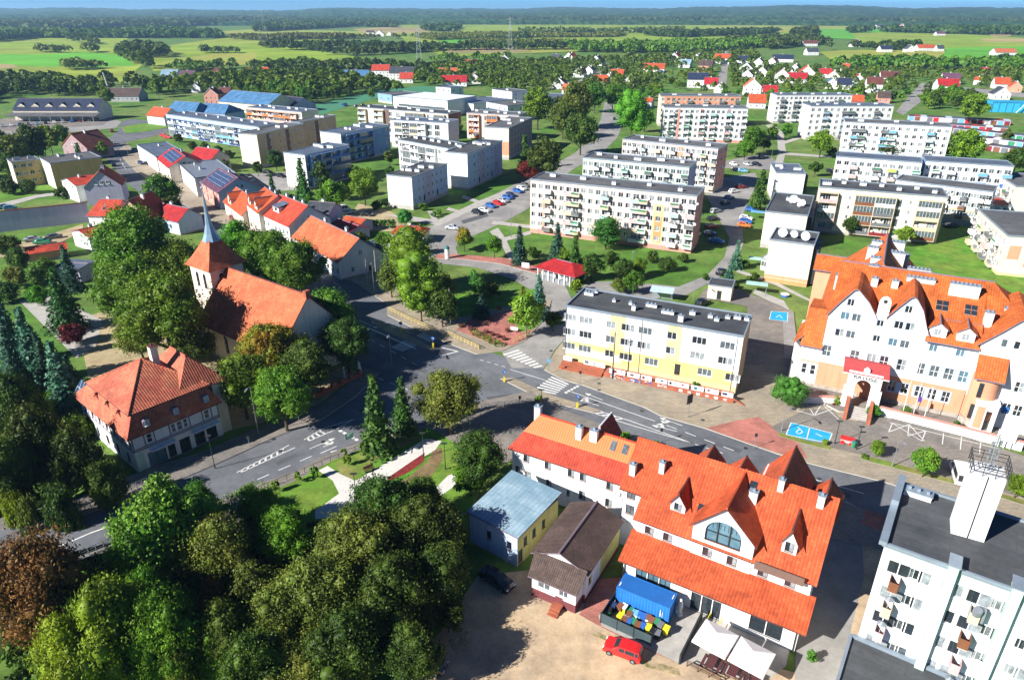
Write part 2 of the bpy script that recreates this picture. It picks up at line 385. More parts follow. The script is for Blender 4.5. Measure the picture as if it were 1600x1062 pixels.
def gz(x, y):
    """height of the ground sheet: the stream gully at the lower left"""
    if y < 120 and x < -5 and inside(x, y, RAV): return -3.6*min(1.0, edge_dist(x, y, RAV)/7.0)
    return 0.0
def make_ground():
    xs = sorted(set([-9000,-4500,-2000,-900,-400,-250,-170] + [-130+3*i for i in range(60)] + [60,90,140,250,400,900,2000,4500,9000]))
    ys = sorted(set([-300,-100,-20] + [3*i for i in range(0,43)] + [140,200,300,500,900,1500,2500,4000,6000,9500]))
    mb = MB(); nx = len(xs)
    vs = [(x, y, gz(x, y)-0.03) for y in ys for x in xs]
    fs = [(j*nx+i, j*nx+i+1, (j+1)*nx+i+1, (j+1)*nx+i) for j in range(len(ys)-1) for i in range(nx-1)]
    mb.add(vs, fs)
    tag(mb.build('ground', M['meadow_mix']), kind='structure')
# one ground material: garden grass close by, duller meadow with dry and bare patches farther out
M['meadow_mix'] = mat('ground_grass', (0.085,0.21,0.022), 0.95, var=0.32, scale=0.12, col2=(0.16,0.23,0.05), mix_scale=0.022, bump=0.03)
make_ground()
def hills():
    """wooded hills that close the view, real relief from 3 to 11 km away"""
    nr, na = 46, 300; mb = MB(); vs = []; r2 = np.random.RandomState(4)
    ph = r2.rand(40)*6.28
    def hz(a, r):
        k = (r-3000)/1000.0
        base = max(0.0, min(1.0, (r-3600)/5200))
        s = sum(math.sin(a*f1+ph[i])*g for i, (f1, g) in enumerate(((5,.35),(11,.3),(23,.22),(41,.13),(67,.08))))
        t = sum(math.sin(k*f1+ph[i+10]+a*9)*g for i, (f1, g) in enumerate(((1.3,.4),(2.7,.25),(5.1,.15))))
        return base*(58+34*s+18*t) if base > 0 else 0
    for j in range(nr):
        r = 3000*(10600/3000)**(j/(nr-1))
        for i in range(na):
            a = RD(-44+88*i/(na-1))
            z = hz(a, r) + (r2.rand()*13+2 if 0 < j < nr-1 and r > 3300 else -3)
            if j == nr-1: z = -5
            vs.append((r*math.sin(a), r*math.cos(a), z))
    fs = [(j*na+i, (j+1)*na+i, (j+1)*na+i+1, j*na+i+1) for j in range(nr-1) for i in range(na-1)]
    mb.add(vs, [f[::-1] for f in fs])
    M['far_forest'] = mat('far_forest', (0.026,0.070,0.022), 1.0, var=0.4, scale=0.02, col2=(0.06,0.12,0.035), mix_scale=0.0035, spec=0.0)
    tag(mb.build('hills', M['far_forest']), kind='structure')
hills()
# ---- fields beyond the town
FIELD = dict(
  bright=mat('field_bright', (0.12,0.42,0.02), 0.95, var=0.15, scale=0.01, col2=(0.11,0.35,0.02), mix_scale=0.004),
  green=mat('field_green', (0.24,0.37,0.02), 0.95, var=0.25, scale=0.01, col2=(0.30,0.36,0.04), mix_scale=0.004),
  dry=mat('field_dry', (0.36,0.36,0.06), 0.95, var=0.2, scale=0.01, col2=(0.26,0.35,0.04), mix_scale=0.005),
  tan=mat('field_tan', (0.46,0.34,0.15), 0.95, var=0.15, scale=0.01, col2=(0.27,0.25,0.10), mix_scale=0.004),
  olive=mat('field_olive', (0.10,0.14,0.035), 0.95, var=0.3, scale=0.015, col2=(0.15,0.17,0.05), mix_scale=0.006))
flds = [
 ('green', [(-60,57),(40,54),(110,52),(200,60),(190,72),(230,95),(210,112),(225,128),(-60,136)]),
 ('bright', [(-60,84),(60,86),(130,82),(185,86),(215,103),(130,106),(-60,100)]),
 ('tan', [(-60,98),(20,101),(30,106),(-60,112)]),
 ('green', [(215,80),(300,66),(420,52),(620,48),(640,56),(520,60),(470,80),(380,100),(240,112)]),
 ('dry', [(250,98),(330,85),(420,80),(400,100),(300,110)]),
 ('dry', [(330,50),(400,46),(600,50),(600,58),(420,60)]),
 ('green', [(400,82),(480,78),(560,90),(540,100),(400,106)]),
 ('green', [(600,34),(700,30),(1000,38),(1300,42),(1300,62),(900,80),(700,90),(640,70)]),
 ('bright', [(680,62),(800,58),(900,66),(820,74),(700,72)]),
 ('tan', [(550,46),(620,42),(690,46),(660,52),(570,52)]),
 ('tan', [(690,78),(790,74),(860,78),(800,84),(700,84)]),
 ('dry', [(830,75),(940,70),(930,80),(830,84)]),
 ('dry', [(1000,52),(1180,38),(1330,36),(1340,46),(1200,52),(1050,58)]),
 ('tan', [(1220,32),(1300,33),(1335,38),(1240,38)]),
 ('bright', [(1270,46),(1380,46),(1460,58),(1380,64),(1280,60)]),
 ('green', [(1330,52),(1440,50),(1660,64),(1660,76),(1500,80),(1350,72)]),
 ('dry', [(1280,82),(1360,78),(1500,82),(1480,94),(1300,96)]),
 ('bright', [(1480,76),(1660,72),(1660,98),(1560,108),(1470,92)]),
 ('tan', [(1530,62),(1660,60),(1660,68),(1540,66)]),
 ('tan', [(1545,53),(1580,52),(1580,58),(1550,60)]),
]
for i, (k, px) in enumerate(flds):
    surf('field', px, FIELD[k], 0.06+0.05*i, keep=False)
# ---- town surfaces; the asphalt lies low, pavements and lawns are raised slabs with kerbs
ASP = 0.02
surf('main_road', [(-60,905),(-60,838),(120,792),(235,740),(318,722),(402,685),(500,642),(560,600),(556,560),(520,500),(470,440),(380,400),(296,350),(250,322),(222,302),(205,292),(186,272),(170,254),(158,236),(165,220),(184,205),(190,190),(206,186),(262,193),(262,207),(230,215),(198,222),(184,236),(196,252),(212,268),(232,285),(300,325),(390,372),(480,412),(560,436),(612,470),(680,505),(745,545),(800,560),(880,585),(1010,626),(1105,658),(1215,695),(1400,748),(1620,806),(1700,830),(1700,905),(1500,860),(1352,800),(1240,768),(1128,735),(1020,705),(900,668),(820,690),(700,690),(640,690),(560,705),(470,745),(395,775),(240,830)], M['asphalt'], ASP)
surf('side_street', [(783,548),(819,533),(853,494),(846,462),(800,436),(745,418),(690,412),(676,404),(640,398),(600,392),(640,362),(683,350),(745,318),(820,280),(858,262),(900,238),(925,212),(938,188),(945,160),(968,160),(975,190),(965,215),(940,240),(900,262),(860,290),(824,327),(790,346),(741,368),(712,386),(716,398),(770,404),(836,425),(880,440),(900,480),(888,522),(866,548),(850,575),(800,575)], M['asphalt_light'], ASP+0.004)
surf('roundabout_lawn', [(190,199),(215,194),(262,192),(262,200),(228,206),(196,209)], M['grass'], 0.14, 0.14)
surf('road', [(0,190),(60,184),(160,178),(175,186),(190,190),(182,200),(120,206),(0,216)], M['asphalt_light'], ASP+0.008)
# pavements, north of the main road
surf('pavement', [(400,398),(480,418),(552,440),(604,475),(604,436),(560,418),(480,395)], M['paving'], 0.126, 0.13)
surf('pavement', [(604,436),(604,476),(606,493),(672,526),(745,554),(785,549),(822,532),(853,496),(862,470),(835,458),(780,470),(720,470),(640,440)], M['paving'], 0.134, 0.13)
surf('pavement', [(850,578),(868,549),(889,522),(905,470),(1200,520),(1237,560),(1262,596),(1330,650),(1370,690),(1480,725),(1620,765),(1700,785),(1700,840),(1600,817),(1490,789),(1380,753),(1270,726),(1213,709),(1103,670),(1032,650),(1007,637),(913,603),(880,594)], M['paving'], 0.13, 0.13)
surf('red_driveway', [(1103,669.5),(1150,658),(1185,652),(1215,672),(1245,690),(1262,716),(1235,714),(1209,706),(1160,690)], M['paving_red'], 0.138)
surf('brick_square', [(712,516),(735,500),(800,484),(822,470),(845,470),(856,488),(820,530),(800,541),(770,538),(745,528)], M['paving_red'], 0.142)
surf('brick_path', [(676,404),(720,405),(780,412),(838,428),(850,424),(842,418),(790,404),(720,398),(684,398)], M['paving_red'], 0.12, 0.12)
surf('lawn', [(640,446),(700,440),(745,452),(790,458),(835,452),(852,462),(838,480),(800,478),(760,486),(722,496),(680,488),(640,470)], M['grass'], 0.146, 0.03)
surf('lawn', [(800,500),(822,484),(850,482),(855,495),(835,514),(815,520)], M['grass'], 0.150, 0.03)
surf('road_island', [(576,497),(592,502),(628,519),(664,537),(682,546),(676,549),(654,541),(616,524),(590,510)], M['paving'], 0.13, 0.13)
surf('road_island', [(782,592),(800,590),(862,618),(940,642),(925,645),(850,626)], M['paving'], 0.132, 0.13)
# pavements, church side and south side
surf('pavement', [(-60,838),(-60,826),(120,780),(232,732),(318,706),(395,672),(500,634),(545,600),(572,575),(592,583),(556,620),(504,655),(428,684),(402,696),(348,721),(240,768),(120,808)], M['paving_grey'], 0.13, 0.13)
surf('pavement', [(402,757),(463,736),(503,713),(564,691),(620,673),(668,664),(690,655),(700,640),(745,629),(830,611),(845,624),(880,641),(935,662),(1032,696),(1129,723),(1242,759),(1352,797),(1400,812),(1380,860),(1300,840),(1000,770),(800,720),(760,735),(700,690),(640,700),(590,705),(560,712),(500,735),(440,765),(410,775)], M['paving_grey'], 0.134, 0.13)
surf('pavement', [(-60,905),(100,880),(240,826),(402,757),(412,766),(240,842),(-60,925)], M['paving_grey'], 0.138, 0.13)
surf('red_driveway', [(1352,797),(1400,812),(1385,835),(1345,818)], M['paving_red'], 0.145)
# the little park below the main road
surf('park_lawn', [(410,775),(470,748),(520,720),(570,700),(640,682),(668,668),(690,680),(720,700),(760,735),(735,800),(640,830),(520,850),(430,840)], M['grass'], 0.15, 0.15)
surf('park_lawn', [(522,722),(565,703),(640,684),(656,682),(652,690),(600,712),(560,738),(548,752),(530,738)], M['grass_dry'], 0.156)
surf('park_path', [(498,736),(512,729),(533,742),(555,752),(600,726),(665,686),(690,690),(680,704),(640,728),(590,760),(530,808),(493,812),(492,800),(530,772),(520,752)], M['slab_white'], 0.16)
surf('park_path', [(676,768),(700,744),(716,738),(722,742),(708,762),(688,776)], M['slab_white'], 0.16)
surf('flower_bed', [(605,748),(640,724),(664,708),(662,722),(640,738),(610,752)], mat('red_bed', (0.25,0.03,0.03), 0.9, var=0.3, scale=1.5, bump=0.1), 0.162)
surf('flower_bed', [(600,770),(636,748),(668,722),(676,706),(690,700),(692,718),(676,742),(650,762),(610,782)], mat('ochre_bed', (0.34,0.26,0.11), 0.9, var=0.35, scale=1.2, col2=(0.2,0.13,0.07), bump=0.1), 0.164)
surf('bank', [(700,640),(745,629),(745,640),(705,655)], M['grass_dry'], 0.155)
# town hall car park, courts and yards
surf('car_park', [(1204,668),(1240,650),(1262,640),(1300,640),(1310,652),(1336,660),(1346,652),(1420,655),(1500,680),(1620,720),(1700,740),(1700,800),(1600,778),(1500,752),(1440,735),(1370,716),(1330,708),(1300,700),(1258,688),(1216,677)], M['paving_grey'], 0.150)
surf('forecourt', [(1262,585),(1330,600),(1460,640),(1620,690),(1700,715),(1700,738),(1600,700),(1500,674),(1420,652),(1346,648),(1310,645),(1262,620),(1250,600)], M['paving_grey'], 0.40, 0.4)
surf('grass_strip', [(1216,676),(1258,688),(1300,699),(1296,704),(1256,694),(1216,682)], M['grass_dry'], 0.16, 0.03)
surf('grass_strip', [(1345,712),(1370,717),(1440,736),(1500,753),(1498,759),(1436,743),(1366,724),(1345,718)], M['grass_dry'], 0.16, 0.03)
surf('grass_strip', [(1555,770),(1600,782),(1700,808),(1700,815),(1600,790),(1555,776)], M['grass_dry'], 0.16, 0.03)
surf('court', [(1168,480),(1120,470),(1092,466),(1100,452),(1150,452),(1200,470),(1240,488),(1246,540),(1240,575),(1160,570)], M['paving_grey'], 0.145)
surf('path', [(1222,488),(1240,488),(1246,560),(1226,560)], M['asphalt_light'], 0.150)
surf('yard', [(920,440),(980,440),(1060,448),(1105,430),(1132,402),(1140,372),(1100,300),(1128,278),(1180,270),(1186,282),(1168,316),(1158,345),(1162,380),(1150,412),(1120,436),(1070,462),(990,470),(900,456)], M['asphalt_light'], 0.03)
surf('yard', [(1108,262),(1215,266),(1220,256),(1195,240),(1140,250)], M['asphalt_light'], 0.034)
surf('path', [(1196,196),(1214,212),(1216,240),(1208,262),(1222,262),(1228,236),(1224,208),(1208,194)], M['concrete'], 0.038)
surf('path', [(1222,222),(1260,210),(1262,213),(1224,226)], M['concrete'], 0.036)
surf('path', [(1222,238),(1300,244),(1300,247),(1222,242)], M['concrete'], 0.036)
surf('path', [(600,335),(640,345),(688,352),(760,318),(800,300),(795,296),(750,313),(684,344),(640,338)], M['concrete'], 0.036)
surf('path', [(668,330),(676,330),(690,352),(680,354)], M['concrete'], 0.04)
surf('path', [(725,305),(760,318),(756,321),(720,309)], M['concrete'], 0.04)
surf('path', [(701,324),(728,332),(724,335),(697,328)], M['concrete'], 0.04)
surf('path', [(765,362),(778,356),(790,372),(800,395),(812,420),(800,417),(785,385)], M['concrete'], 0.045)
surf('path', [(770,345),(830,352),(829,357),(768,350)], M['concrete'], 0.045)
surf('path', [(786,378),(830,366),(828,361),(784,372)], M['concrete'], 0.042)
surf('path', [(1180,452),(1225,470),(1236,488),(1226,490),(1210,474),(1176,458)], M['concrete'], 0.04)
surf('path', [(1150,425),(1210,445),(1266,472),(1266,468),(1212,440),(1152,421)], M['concrete'], 0.042)
surf('gravel_drive', [(540,345),(560,318),(610,330),(640,350),(616,362),(560,360)], M['sand'], 0.03)
surf('parking_yard', [(380,272),(470,268),(520,280),(470,296),(420,300),(400,310),(380,300)], M['asphalt_light'], 0.035)
surf('pavement', [(232,284),(260,262),(300,290),(350,320),(420,352),(470,385),(440,392),(380,370),(300,328)], M['paving'], 0.12, 0.12)
surf('pavement', [(196,252),(184,236),(198,224),(240,260),(250,272),(234,284),(212,268)], M['paving'], 0.124, 0.12)
surf('church_ground', [(120,500),(180,480),(330,470),(420,560),(560,580),(500,632),(395,665),(240,690),(140,600)], M['sand'], 0.03)
surf('yard', [(30,470),(80,462),(160,500),(150,540),(120,560),(80,520)], M['concrete'], 0.035)
surf('yard', [(-60,385),(40,378),(130,350),(130,362),(60,395),(-60,410)], M['sand'], 0.03)
surf('dirt_yard', [(560,1130),(690,985),(745,900),(830,890),(900,915),(960,960),(1060,1000),(1240,1050),(1270,1000),(1320,830),(1345,818),(1400,840),(1330,1062),(1300,1300),(560,1300)], M['dirt'], 0.04)
surf('terrace', [(905,960),(935,905),(985,900),(1100,960),(1090,1000),(1060,1036),(1000,1010),(940,980)], M['paving_red'], 0.05)
surf('terrace', [(935,962),(985,905),(1080,930),(1240,985),(1228,1040),(1190,1070),(1060,1036),(940,978)], M['concrete'], 0.056)
surf('alley', [(1245,985),(1320,780),(1352,800),(1345,818),(1350,900),(1310,1062),(1240,1100)], M['asphalt_light'], 0.046)
surf('river', [(-60,760),(60,700),(150,740),(200,800),(300,900),(400,980),(420,1040),(300,1040),(200,900),(100,820),(-60,820)], M['water'], -3.45)
surf('street', [(1640,150),(1440,130),(1420,150),(1400,175),(1412,180),(1438,160),(1446,140),(1640,156)], M['asphalt_light'], 0.05)
surf('street', [(1132,80),(1128,102),(1118,135),(1134,138),(1138,102),(1140,80)], M['asphalt_light'], 0.05)
surf('street', [(880,135),(930,115),(950,100),(962,104),(935,122),(900,142)], M['asphalt_light'], 0.05)
surf('sports_pitch', [(470,168),(600,140),(660,134),(720,140),(600,150),(500,180)], mat('pitch_green', (0.06,0.22,0.12), 0.9), 0.05)
surf('gravel_lot', [(0,206),(160,196),(176,184),(170,176),(0,186)], M['paving_grey'], 0.06)
surf('lawn', [(0,268),(40,270),(130,290),(90,305),(0,312)], M['grass'], 0.05)
surf('path', [(0,318),(60,304),(100,300),(100,304),(60,309),(0,326)], M['concrete'], 0.06)
surf('green', [(1462,352),(1550,345),(1556,420),(1600,440),(1620,480),(1400,470),(1420,400)], M['grass'], 0.05)
# ---- road markings
def mark(name, lines, wd=0.15, z=ASP+0.010, m=None, label=None, cat=None, group=None):
    mb = MB()
    for ln in lines:
        pts = [P(*p) for p in ln]
        for a, b in zip(pts, pts[1:]):
            d = (b-a); d.z = 0
            if d.length < 0.01: continue
            d.normalize(); n = Vector((-d.y, d.x, 0))*wd/2
            mb.poly([(a-n+Vector((0,0,z)))[:], (b-n+Vector((0,0,z)))[:], (b+n+Vector((0,0,z)))[:], (a+n+Vector((0,0,z)))[:]])
    return tag(mb.build(name, m or M['paint_white']), kind='structure')
def dash(a, b, n, duty=0.5):
    out = []
    for i in range(n):
        t0, t1 = i/n, (i+duty)/n
        out.append([(a[0]+(b[0]-a[0])*t0, a[1]+(b[1]-a[1])*t0), (a[0]+(b[0]-a[0])*t1, a[1]+(b[1]-a[1])*t1)])
    return out
def zebra(a, b, c, d, n, z=ASP+0.012):
    """bars running a->b ... d->c : n bars between edge ad"""
    A, B, C, D = [P(*p) for p in (a, b, c, d)]; mb = MB()
    for i in range(n):
        t0, t1 = i/(n-0.5), (i+0.5)/(n-0.5)
        q = [A.lerp(D, t0), B.lerp(C, t0), B.lerp(C, t1), A.lerp(D, t1)]
        mb.poly([(p.x, p.y, z) for p in q])
    tag(mb.build('zebra_crossing', M['paint_white']), kind='structure')
zebra((785,554),(810,546),(848,572),(836,575), 8)
zebra((651,524),(672,534),(690,527),(668,517), 5)
zebra((612,542),(630,549),(652,540),(634,531), 6)
zebra((834,609),(868,616),(889,600),(862,588), 7)
zebra((798,631),(822,640),(838,622),(826,612), 5)
mk = lambda n, l, w=.15: mark(n, l, w)
mk('centre_line', dash((750,562),(795,575),4)+[[(797,577),(852,594)],[(892.7,612),(1023.6,658)]]+dash((1086,694),(1136,710),3,.6)+dash((1041,664),(1160,709),4,.55)+[[(1232,737),(1350,771)]], .15)
def wedge(a, b, n, w=.16, hw=.3):
    mk('lane_line', [a, b], w)
    f = lambda l, t: (l[0][0]+(l[-1][0]-l[0][0])*t, l[0][1]+(l[-1][1]-l[0][1])*t)
    mk('hatching', [[f(a, (i+.9)/(n+1)), f(b, (i+.1)/(n+1))] for i in range(n)], hw)
wedge([(907,632),(985,657.5)],[(899,636),(976,661)],7)
mk('lane_line', [[(985,657.5),(1081,692)],[(976,661),(1081,692)],[(898,635),(907,631)]], .16)
wedge([(370,738),(452,695)],[(377,738),(461,699)],8); wedge([(475,687),(505,669)],[(483,689),(524,671)],4); mk('lane_line', [[(505,669),(553,655)],[(524,671),(553,655)]], .16)
mk('stop_line', dash((883,614),(905,602),5,.7)+dash((530,672),(561,689),5,.7), .5)
def arrow(a, b, turn=0, w=.14):
    A, B = P(*a), P(*b); d = B-A; L = d.length; d.normalize(); n = Vector((-d.y,d.x,0)); z = Vector((0,0,ASP+.011)); mb = MB()
    def q(u, v): return (A+d*u+n*v+z)[:]
    mb.poly([q(0,-w/2),q(L-1,-w/2),q(L-1,w/2),q(0,w/2)]); mb.poly([q(L-1,-.42),q(L,0),q(L-1,.42)])
    if turn: s_ = turn; k = [q(L*.45,0),q(L*.6,0),q(L*.75,s_*.7),q(L*.62,s_*.75)]; mb.poly(k if s_ > 0 else k[::-1]); k = [q(L*.52,s_*.6),q(L*.86,s_*.6),q(L*.69,s_*1.25)]; mb.poly(k if s_ > 0 else k[::-1])
    tag(mb.build('lane_arrow', M['paint_white']), kind='structure')
arrow((942,625),(914,614)); arrow((936,634),(902,623),-1); arrow((1066,665),(1030,652),1); arrow((1058,674),(1018,664),-1)
arrow((484,701),(524,684),-1); arrow((506,713),(527,703)); arrow((560,500),(590,513)); arrow((640,520),(600,503),1)
mk('lane_line', dash((402,749),(502,706),3,.55)+[[(501,708),(526,697)],[(505,698),(522,691)]], .15)
mk('centre_line', dash((590,590),(740,650),8)+dash((560,520),(660,575),6)+dash((300,340),(540,450),12), .16)
mk('lane_line', [[(580,503),(622,522)],[(680,558),(716,549)],[(690,543),(716,549)],[(575,512),(650,545)]], .3)
mark('edge_line', [[(60,866),(110,846),(140,833),(190,815),(270,778)]], 0.22)
mark('street_line', dash((196,264),(186,246),3)+dash((186,246),(180,232),3)+dash((230,296),(290,330),4), 0.25)
# car park bays and the two blue disabled bays
mark('parking_lines', [[(1245,640),(1284,632),(1310,656)],[(1244,642),(1272,650),(1284,632)],[(1258,628),(1272,650),(1312,636)],[(1388,676),(1394,662),(1440,690),(1446,674)],[(1388,676),(1420,664)],[(1418,681),(1420,664),(1444,690)],[(1472,695),(1474,678)],[(1500,703),(1502,684)],[(1530,710),(1532,692)],[(1390,661),(1450,675),(1560,702)],[(1418,682),(1446,674)]], 0.13, 0.156)
surf('blue_bay', [(1236,661),(1264,668),(1259,688),(1228,680)], M['paint_blue'], 0.158)
surf('blue_bay', [(1266,668.5),(1300,678),(1294,693),(1261,688.5)], M['paint_blue'], 0.158)
mark('parking_lines', [[(1236,661),(1300,678),(1294,693),(1228,680),(1236,661)],[(1265,668),(1260,688)],[(1246,668),(1250,671),(1254,676),(1248,679),(1243,676)],[(1250,671),(1244,675)],[(1274,678),(1280,681),(1284,683)]], 0.16, 0.164)
surf('blue_bay', [(1205,487),(1231,489),(1230,503),(1202,500)], M['paint_blue'], 0.156)
mark('parking_lines', [[(1205,487),(1231,489),(1230,503),(1202,500),(1205,487)],[(1212,497),(1218,493),(1222,498)]], 0.14, 0.162)

# repairs and covers in the carriageway
M['patch'] = mat('asphalt_patch', (0.10,0.105,0.115), 0.9, var=0.15, scale=0.6)
for i, px in enumerate(([(700,600),(728,606),(722,616),(694,608)],[(640,568),(668,578),(664,584),(636,573)],[(840,600),(872,610),(868,615),(836,604)],[(1120,690),(1160,702),(1156,708),(1116,695)],[(430,722),(462,708),(466,713),(434,727)],[(560,640),(590,628),(596,636),(566,648)],[(760,620),(800,615),(806,622),(764,628)],[(590,520),(622,536),(618,541),(586,525)],[(360,392),(390,408),(384,412),(354,396)],[(1290,760),(1330,772),(1328,778),(1286,764)],[(838,470),(862,476),(858,500),(834,492)],[(720,345),(760,333),(764,338),(724,350)])):
    surf('road_patch', px, M['patch'], ASP+.006+.0003*i, keep=False)
for (x,y) in ((735,585),(650,590),(600,560),(906,624),(1003,642),(1165,700),(936,600),(936,610),(1098,657),(523,668),(428,686),(505,690),(560,670),(700,560),(1280,748),(861,548),(830,520),(740,352),(1240,640)):
    q = P(x,y); o = MB().tube((0,0,0),(0,0,.012),.34,14).build('manhole_cover', M['metal_dark'], None, (q.x,q.y,ASP+.001 if y not in (600,610,657,640) else .131)); tag(o, kind='structure')
for px in ([(842,905),(862,915),(880,935),(866,938),(846,922)],[(905,925),(922,935),(918,952),(902,948)],[(1000,1028),(1060,1044),(1064,1056),(1010,1042)],[(700,1000),(730,985),(738,1000),(712,1024)],[(930,985),(960,1000),(955,1004),(926,992)]):
    surf('weedy_patch', px, mat('weeds', (.30,.27,.10), .95, var=.35, scale=1.2, col2=(.5,.38,.25), mix_scale=.8), .045, keep=False)
# ---------------------------------------------------------------- building kit
WCACHE = {}
def window_mesh(w, h, style='white', pane='dark', mull=1, tran=0, split=False):
    k = (round(w,2), round(h,2), style, pane, mull, tran, split)
    if k in WCACHE: return WCACHE[k]
    fr = MB(); t = 0.07
    y0, y1 = 0.08, 0.14
    fr.box(-w/2, y0, 0, w/2, y1, t); fr.box(-w/2, y0, h-t, w/2, y1, h)
    fr.box(-w/2, y0, t, -w/2+t, y1, h-t); fr.box(w/2-t, y0, t, w/2, y1, h-t)
    for i in range(mull):
        x = -w/2 + w*(i+1)/(mull+1); fr.box(x-t/2, y0+.005, t, x+t/2, y1-.005, h-t)
    for i in range(tran):
        z = h*(i+1)/(tran+1); fr.box(-w/2+t, y0+.01, z-t/2, w/2-t, y1-.01, z+t/2)
    fr.box(-w/2-0.05, -0.07, -0.05, w/2+0.05, 0.10, -0.003)
    gl = MB()
    if pane == 'half':      # one curtained leaf beside a dark one
        gl.poly([(-w/2+t,.125,t),(0,.125,t),(0,.125,h-t),(-w/2+t,.125,h-t)], 0); gl.poly([(0,.125,t),(w/2-t,.125,t),(w/2-t,.125,h-t),(0,.125,h-t)], 1)
        gm = [M['glass_dark'], M['glass_curtain']]
    else:
        gl.poly([(-w/2+t,.125,t),(w/2-t,.125,t),(w/2-t,.125,h-t),(-w/2+t,.125,h-t)])
        gm = [M[{'dark':'glass_dark','curtain':'glass_curtain','mid':'glass_mid','sky':'glass_sky'}[pane]]]
    frm = M['frame_'+style]
    if split: r = (fr.mesh('window', frm), gl.mesh('pane', gm))
    else:
        n = 1; a = MB(); a.v = list(fr.v); a.f = list(fr.f); a.m = [0]*len(fr.f)
        for f, m in zip(gl.f, gl.m): a.add([gl.v[i] for i in f], [tuple(range(len(f)))], m+1)
        r = (a.mesh('window', [frm]+gm), None)
    WCACHE[k] = r
    return r
def put_window(root, x, y, z, ang, w, h, style='white', pane=None, mull=None, tran=0, split=False, name='window', ry=0.0):
    pane = pane or rng.choice(['dark','half','mid','curtain','half','mid','curtain'])
    mull = (2 if w > 1.9 else 1 if w > 0.95 else 0) if mull is None else mull
    a, b = window_mesh(w, h, style, pane, mull, tran, split)
    o = inst(name, a, root, (x, y, z), ang)
    if b: inst('pane', b, o)
    return o
BALC = {}
def balcony_mesh(w, d, col, kind):
    k = (w, d, col, kind)
    if k in BALC: return BALC[k]
    m = MB(); r = random.Random(int(w*10)*7+kind*31+len(col)*101)
    m.box(-w/2, -d, -0.14, w/2, 0, 0, 0)
    m.box(-w/2, -d-0.03, 0.0, w/2, -d+0.03, 0.95, 1)
    m.box(-w/2-0.03, -d+0.03, 0.0, -w/2+0.03, 0, 0.95, 1 if kind != 2 else 0); m.box(w/2-0.03, -d+0.03, 0.0, w/2+0.03, 0, 0.95, 1 if kind != 2 else 0)
    if kind == 1: m.box(-w/2+.2, -d-0.22, 0.7, w/2-.3, -d-0.04, 1.05, 2)         # flower box
    if kind == 2: m.box(-w/2+.3, -d+.2, 0.1, -w/2+1.0, -d+.7, 1.3, 3); m.tube((w/2-.3,-d+.1,.9),(w/2-.3,-d-.1,1.5),.33,10,.33,3)
    if kind == 3: m.tube((0,-d+.3,0),(0,-d+.3,1.9),.03,5); m.tube((0,-d+.3,1.8),(0,-d+.3,2.05),.40,8,.05,3)   # parasol
    me = m.mesh('balcony', [M['concrete'], M['p_'+col] if col in PCOL else M[col], M['p_green'] if kind == 1 else M['p_'+r.choice(['white','beige','white','pink'])], M['metal_grey']])
    BALC[k] = me
    return me
PCOL = {'red','white','black','silver','blue','navy','green','grey','orange','burg','sky','yellow','cyan','lime','brown','pink','beige','teal'}
def chim_mesh(w, d, h, m='chimney_white', cap='flash'):
    k = ('ch', w, d, h, m, cap)
    if k not in BALC:
        b = MB(); b.box(-w/2,-d/2,-0.3,w/2,d/2,h,0); b.box(-w/2-.08,-d/2-.08,h,w/2+.08,d/2+.08,h+.12,1)
        n = max(1, int(w/0.6))
        for i in range(n):
            x = -w/2+w*(i+.5)/n; b.box(x-.13,-.13,h+.12,x+.13,.13,h+.38,1)
        BALC[k] = b.mesh('chimney', [M[m], M[cap]])
    return BALC[k]
def dish_mesh(r):
    k = ('dish', r)
    if k not in BALC:
        b = MB(); n = 12
        v = [(0, 0.12, 0)] + [(r*.6*math.cos(6.283*i/n), 0.07, r*.6*math.sin(6.283*i/n)) for i in range(n)] + [(r*math.cos(6.283*i/n), -0.03, r*math.sin(6.283*i/n)) for i in range(n)]
        b.add(v, [(0,1+(i+1)%n,1+i) for i in range(n)]+[(1+i,1+(i+1)%n,1+n+(i+1)%n,1+n+i) for i in range(n)])
        b.tube((0,.12,0),(0,.35,-r*.6),.03,5,mi=1); b.tube((0,.35,-r*.6),(0,.35,-r*1.5),.03,5,mi=1); b.tube((0,0,-r),(0,-.4,0),.02,4,mi=1)
        BALC[k] = b.mesh('satellite_dish', [M['metal_white'], M['metal_grey']])
    return BALC[k]
def frame_from(a, b, z):
    A, B = P(*a, z), P(*b, z); d = B-A
    return A, math.atan2(d.y, d.x), math.hypot(d.x, d.y)
def foot(A, ang, x0, y0, x1, y1, pad=1.0):
    c, s = math.cos(ang), math.sin(ang)
    FOOT.append([(A.x+c*x-s*y, A.y+s*x+c*y) for x, y in ((x0-pad,y0-pad),(x1+pad,y0-pad),(x1+pad,y1+pad),(x0-pad,y1+pad))])
SIDES = {'F': (0, 0), 'R': (1, math.pi/2), 'B': (2, math.pi), 'L': (3, -math.pi/2)}
def side_geo(W_, D_, s):
    return {'F': ((0,0),(W_,0)), 'R': ((W_,0),(W_,D_)), 'B': ((W_,D_),(0,D_)), 'L': ((0,D_),(0,0))}[s]
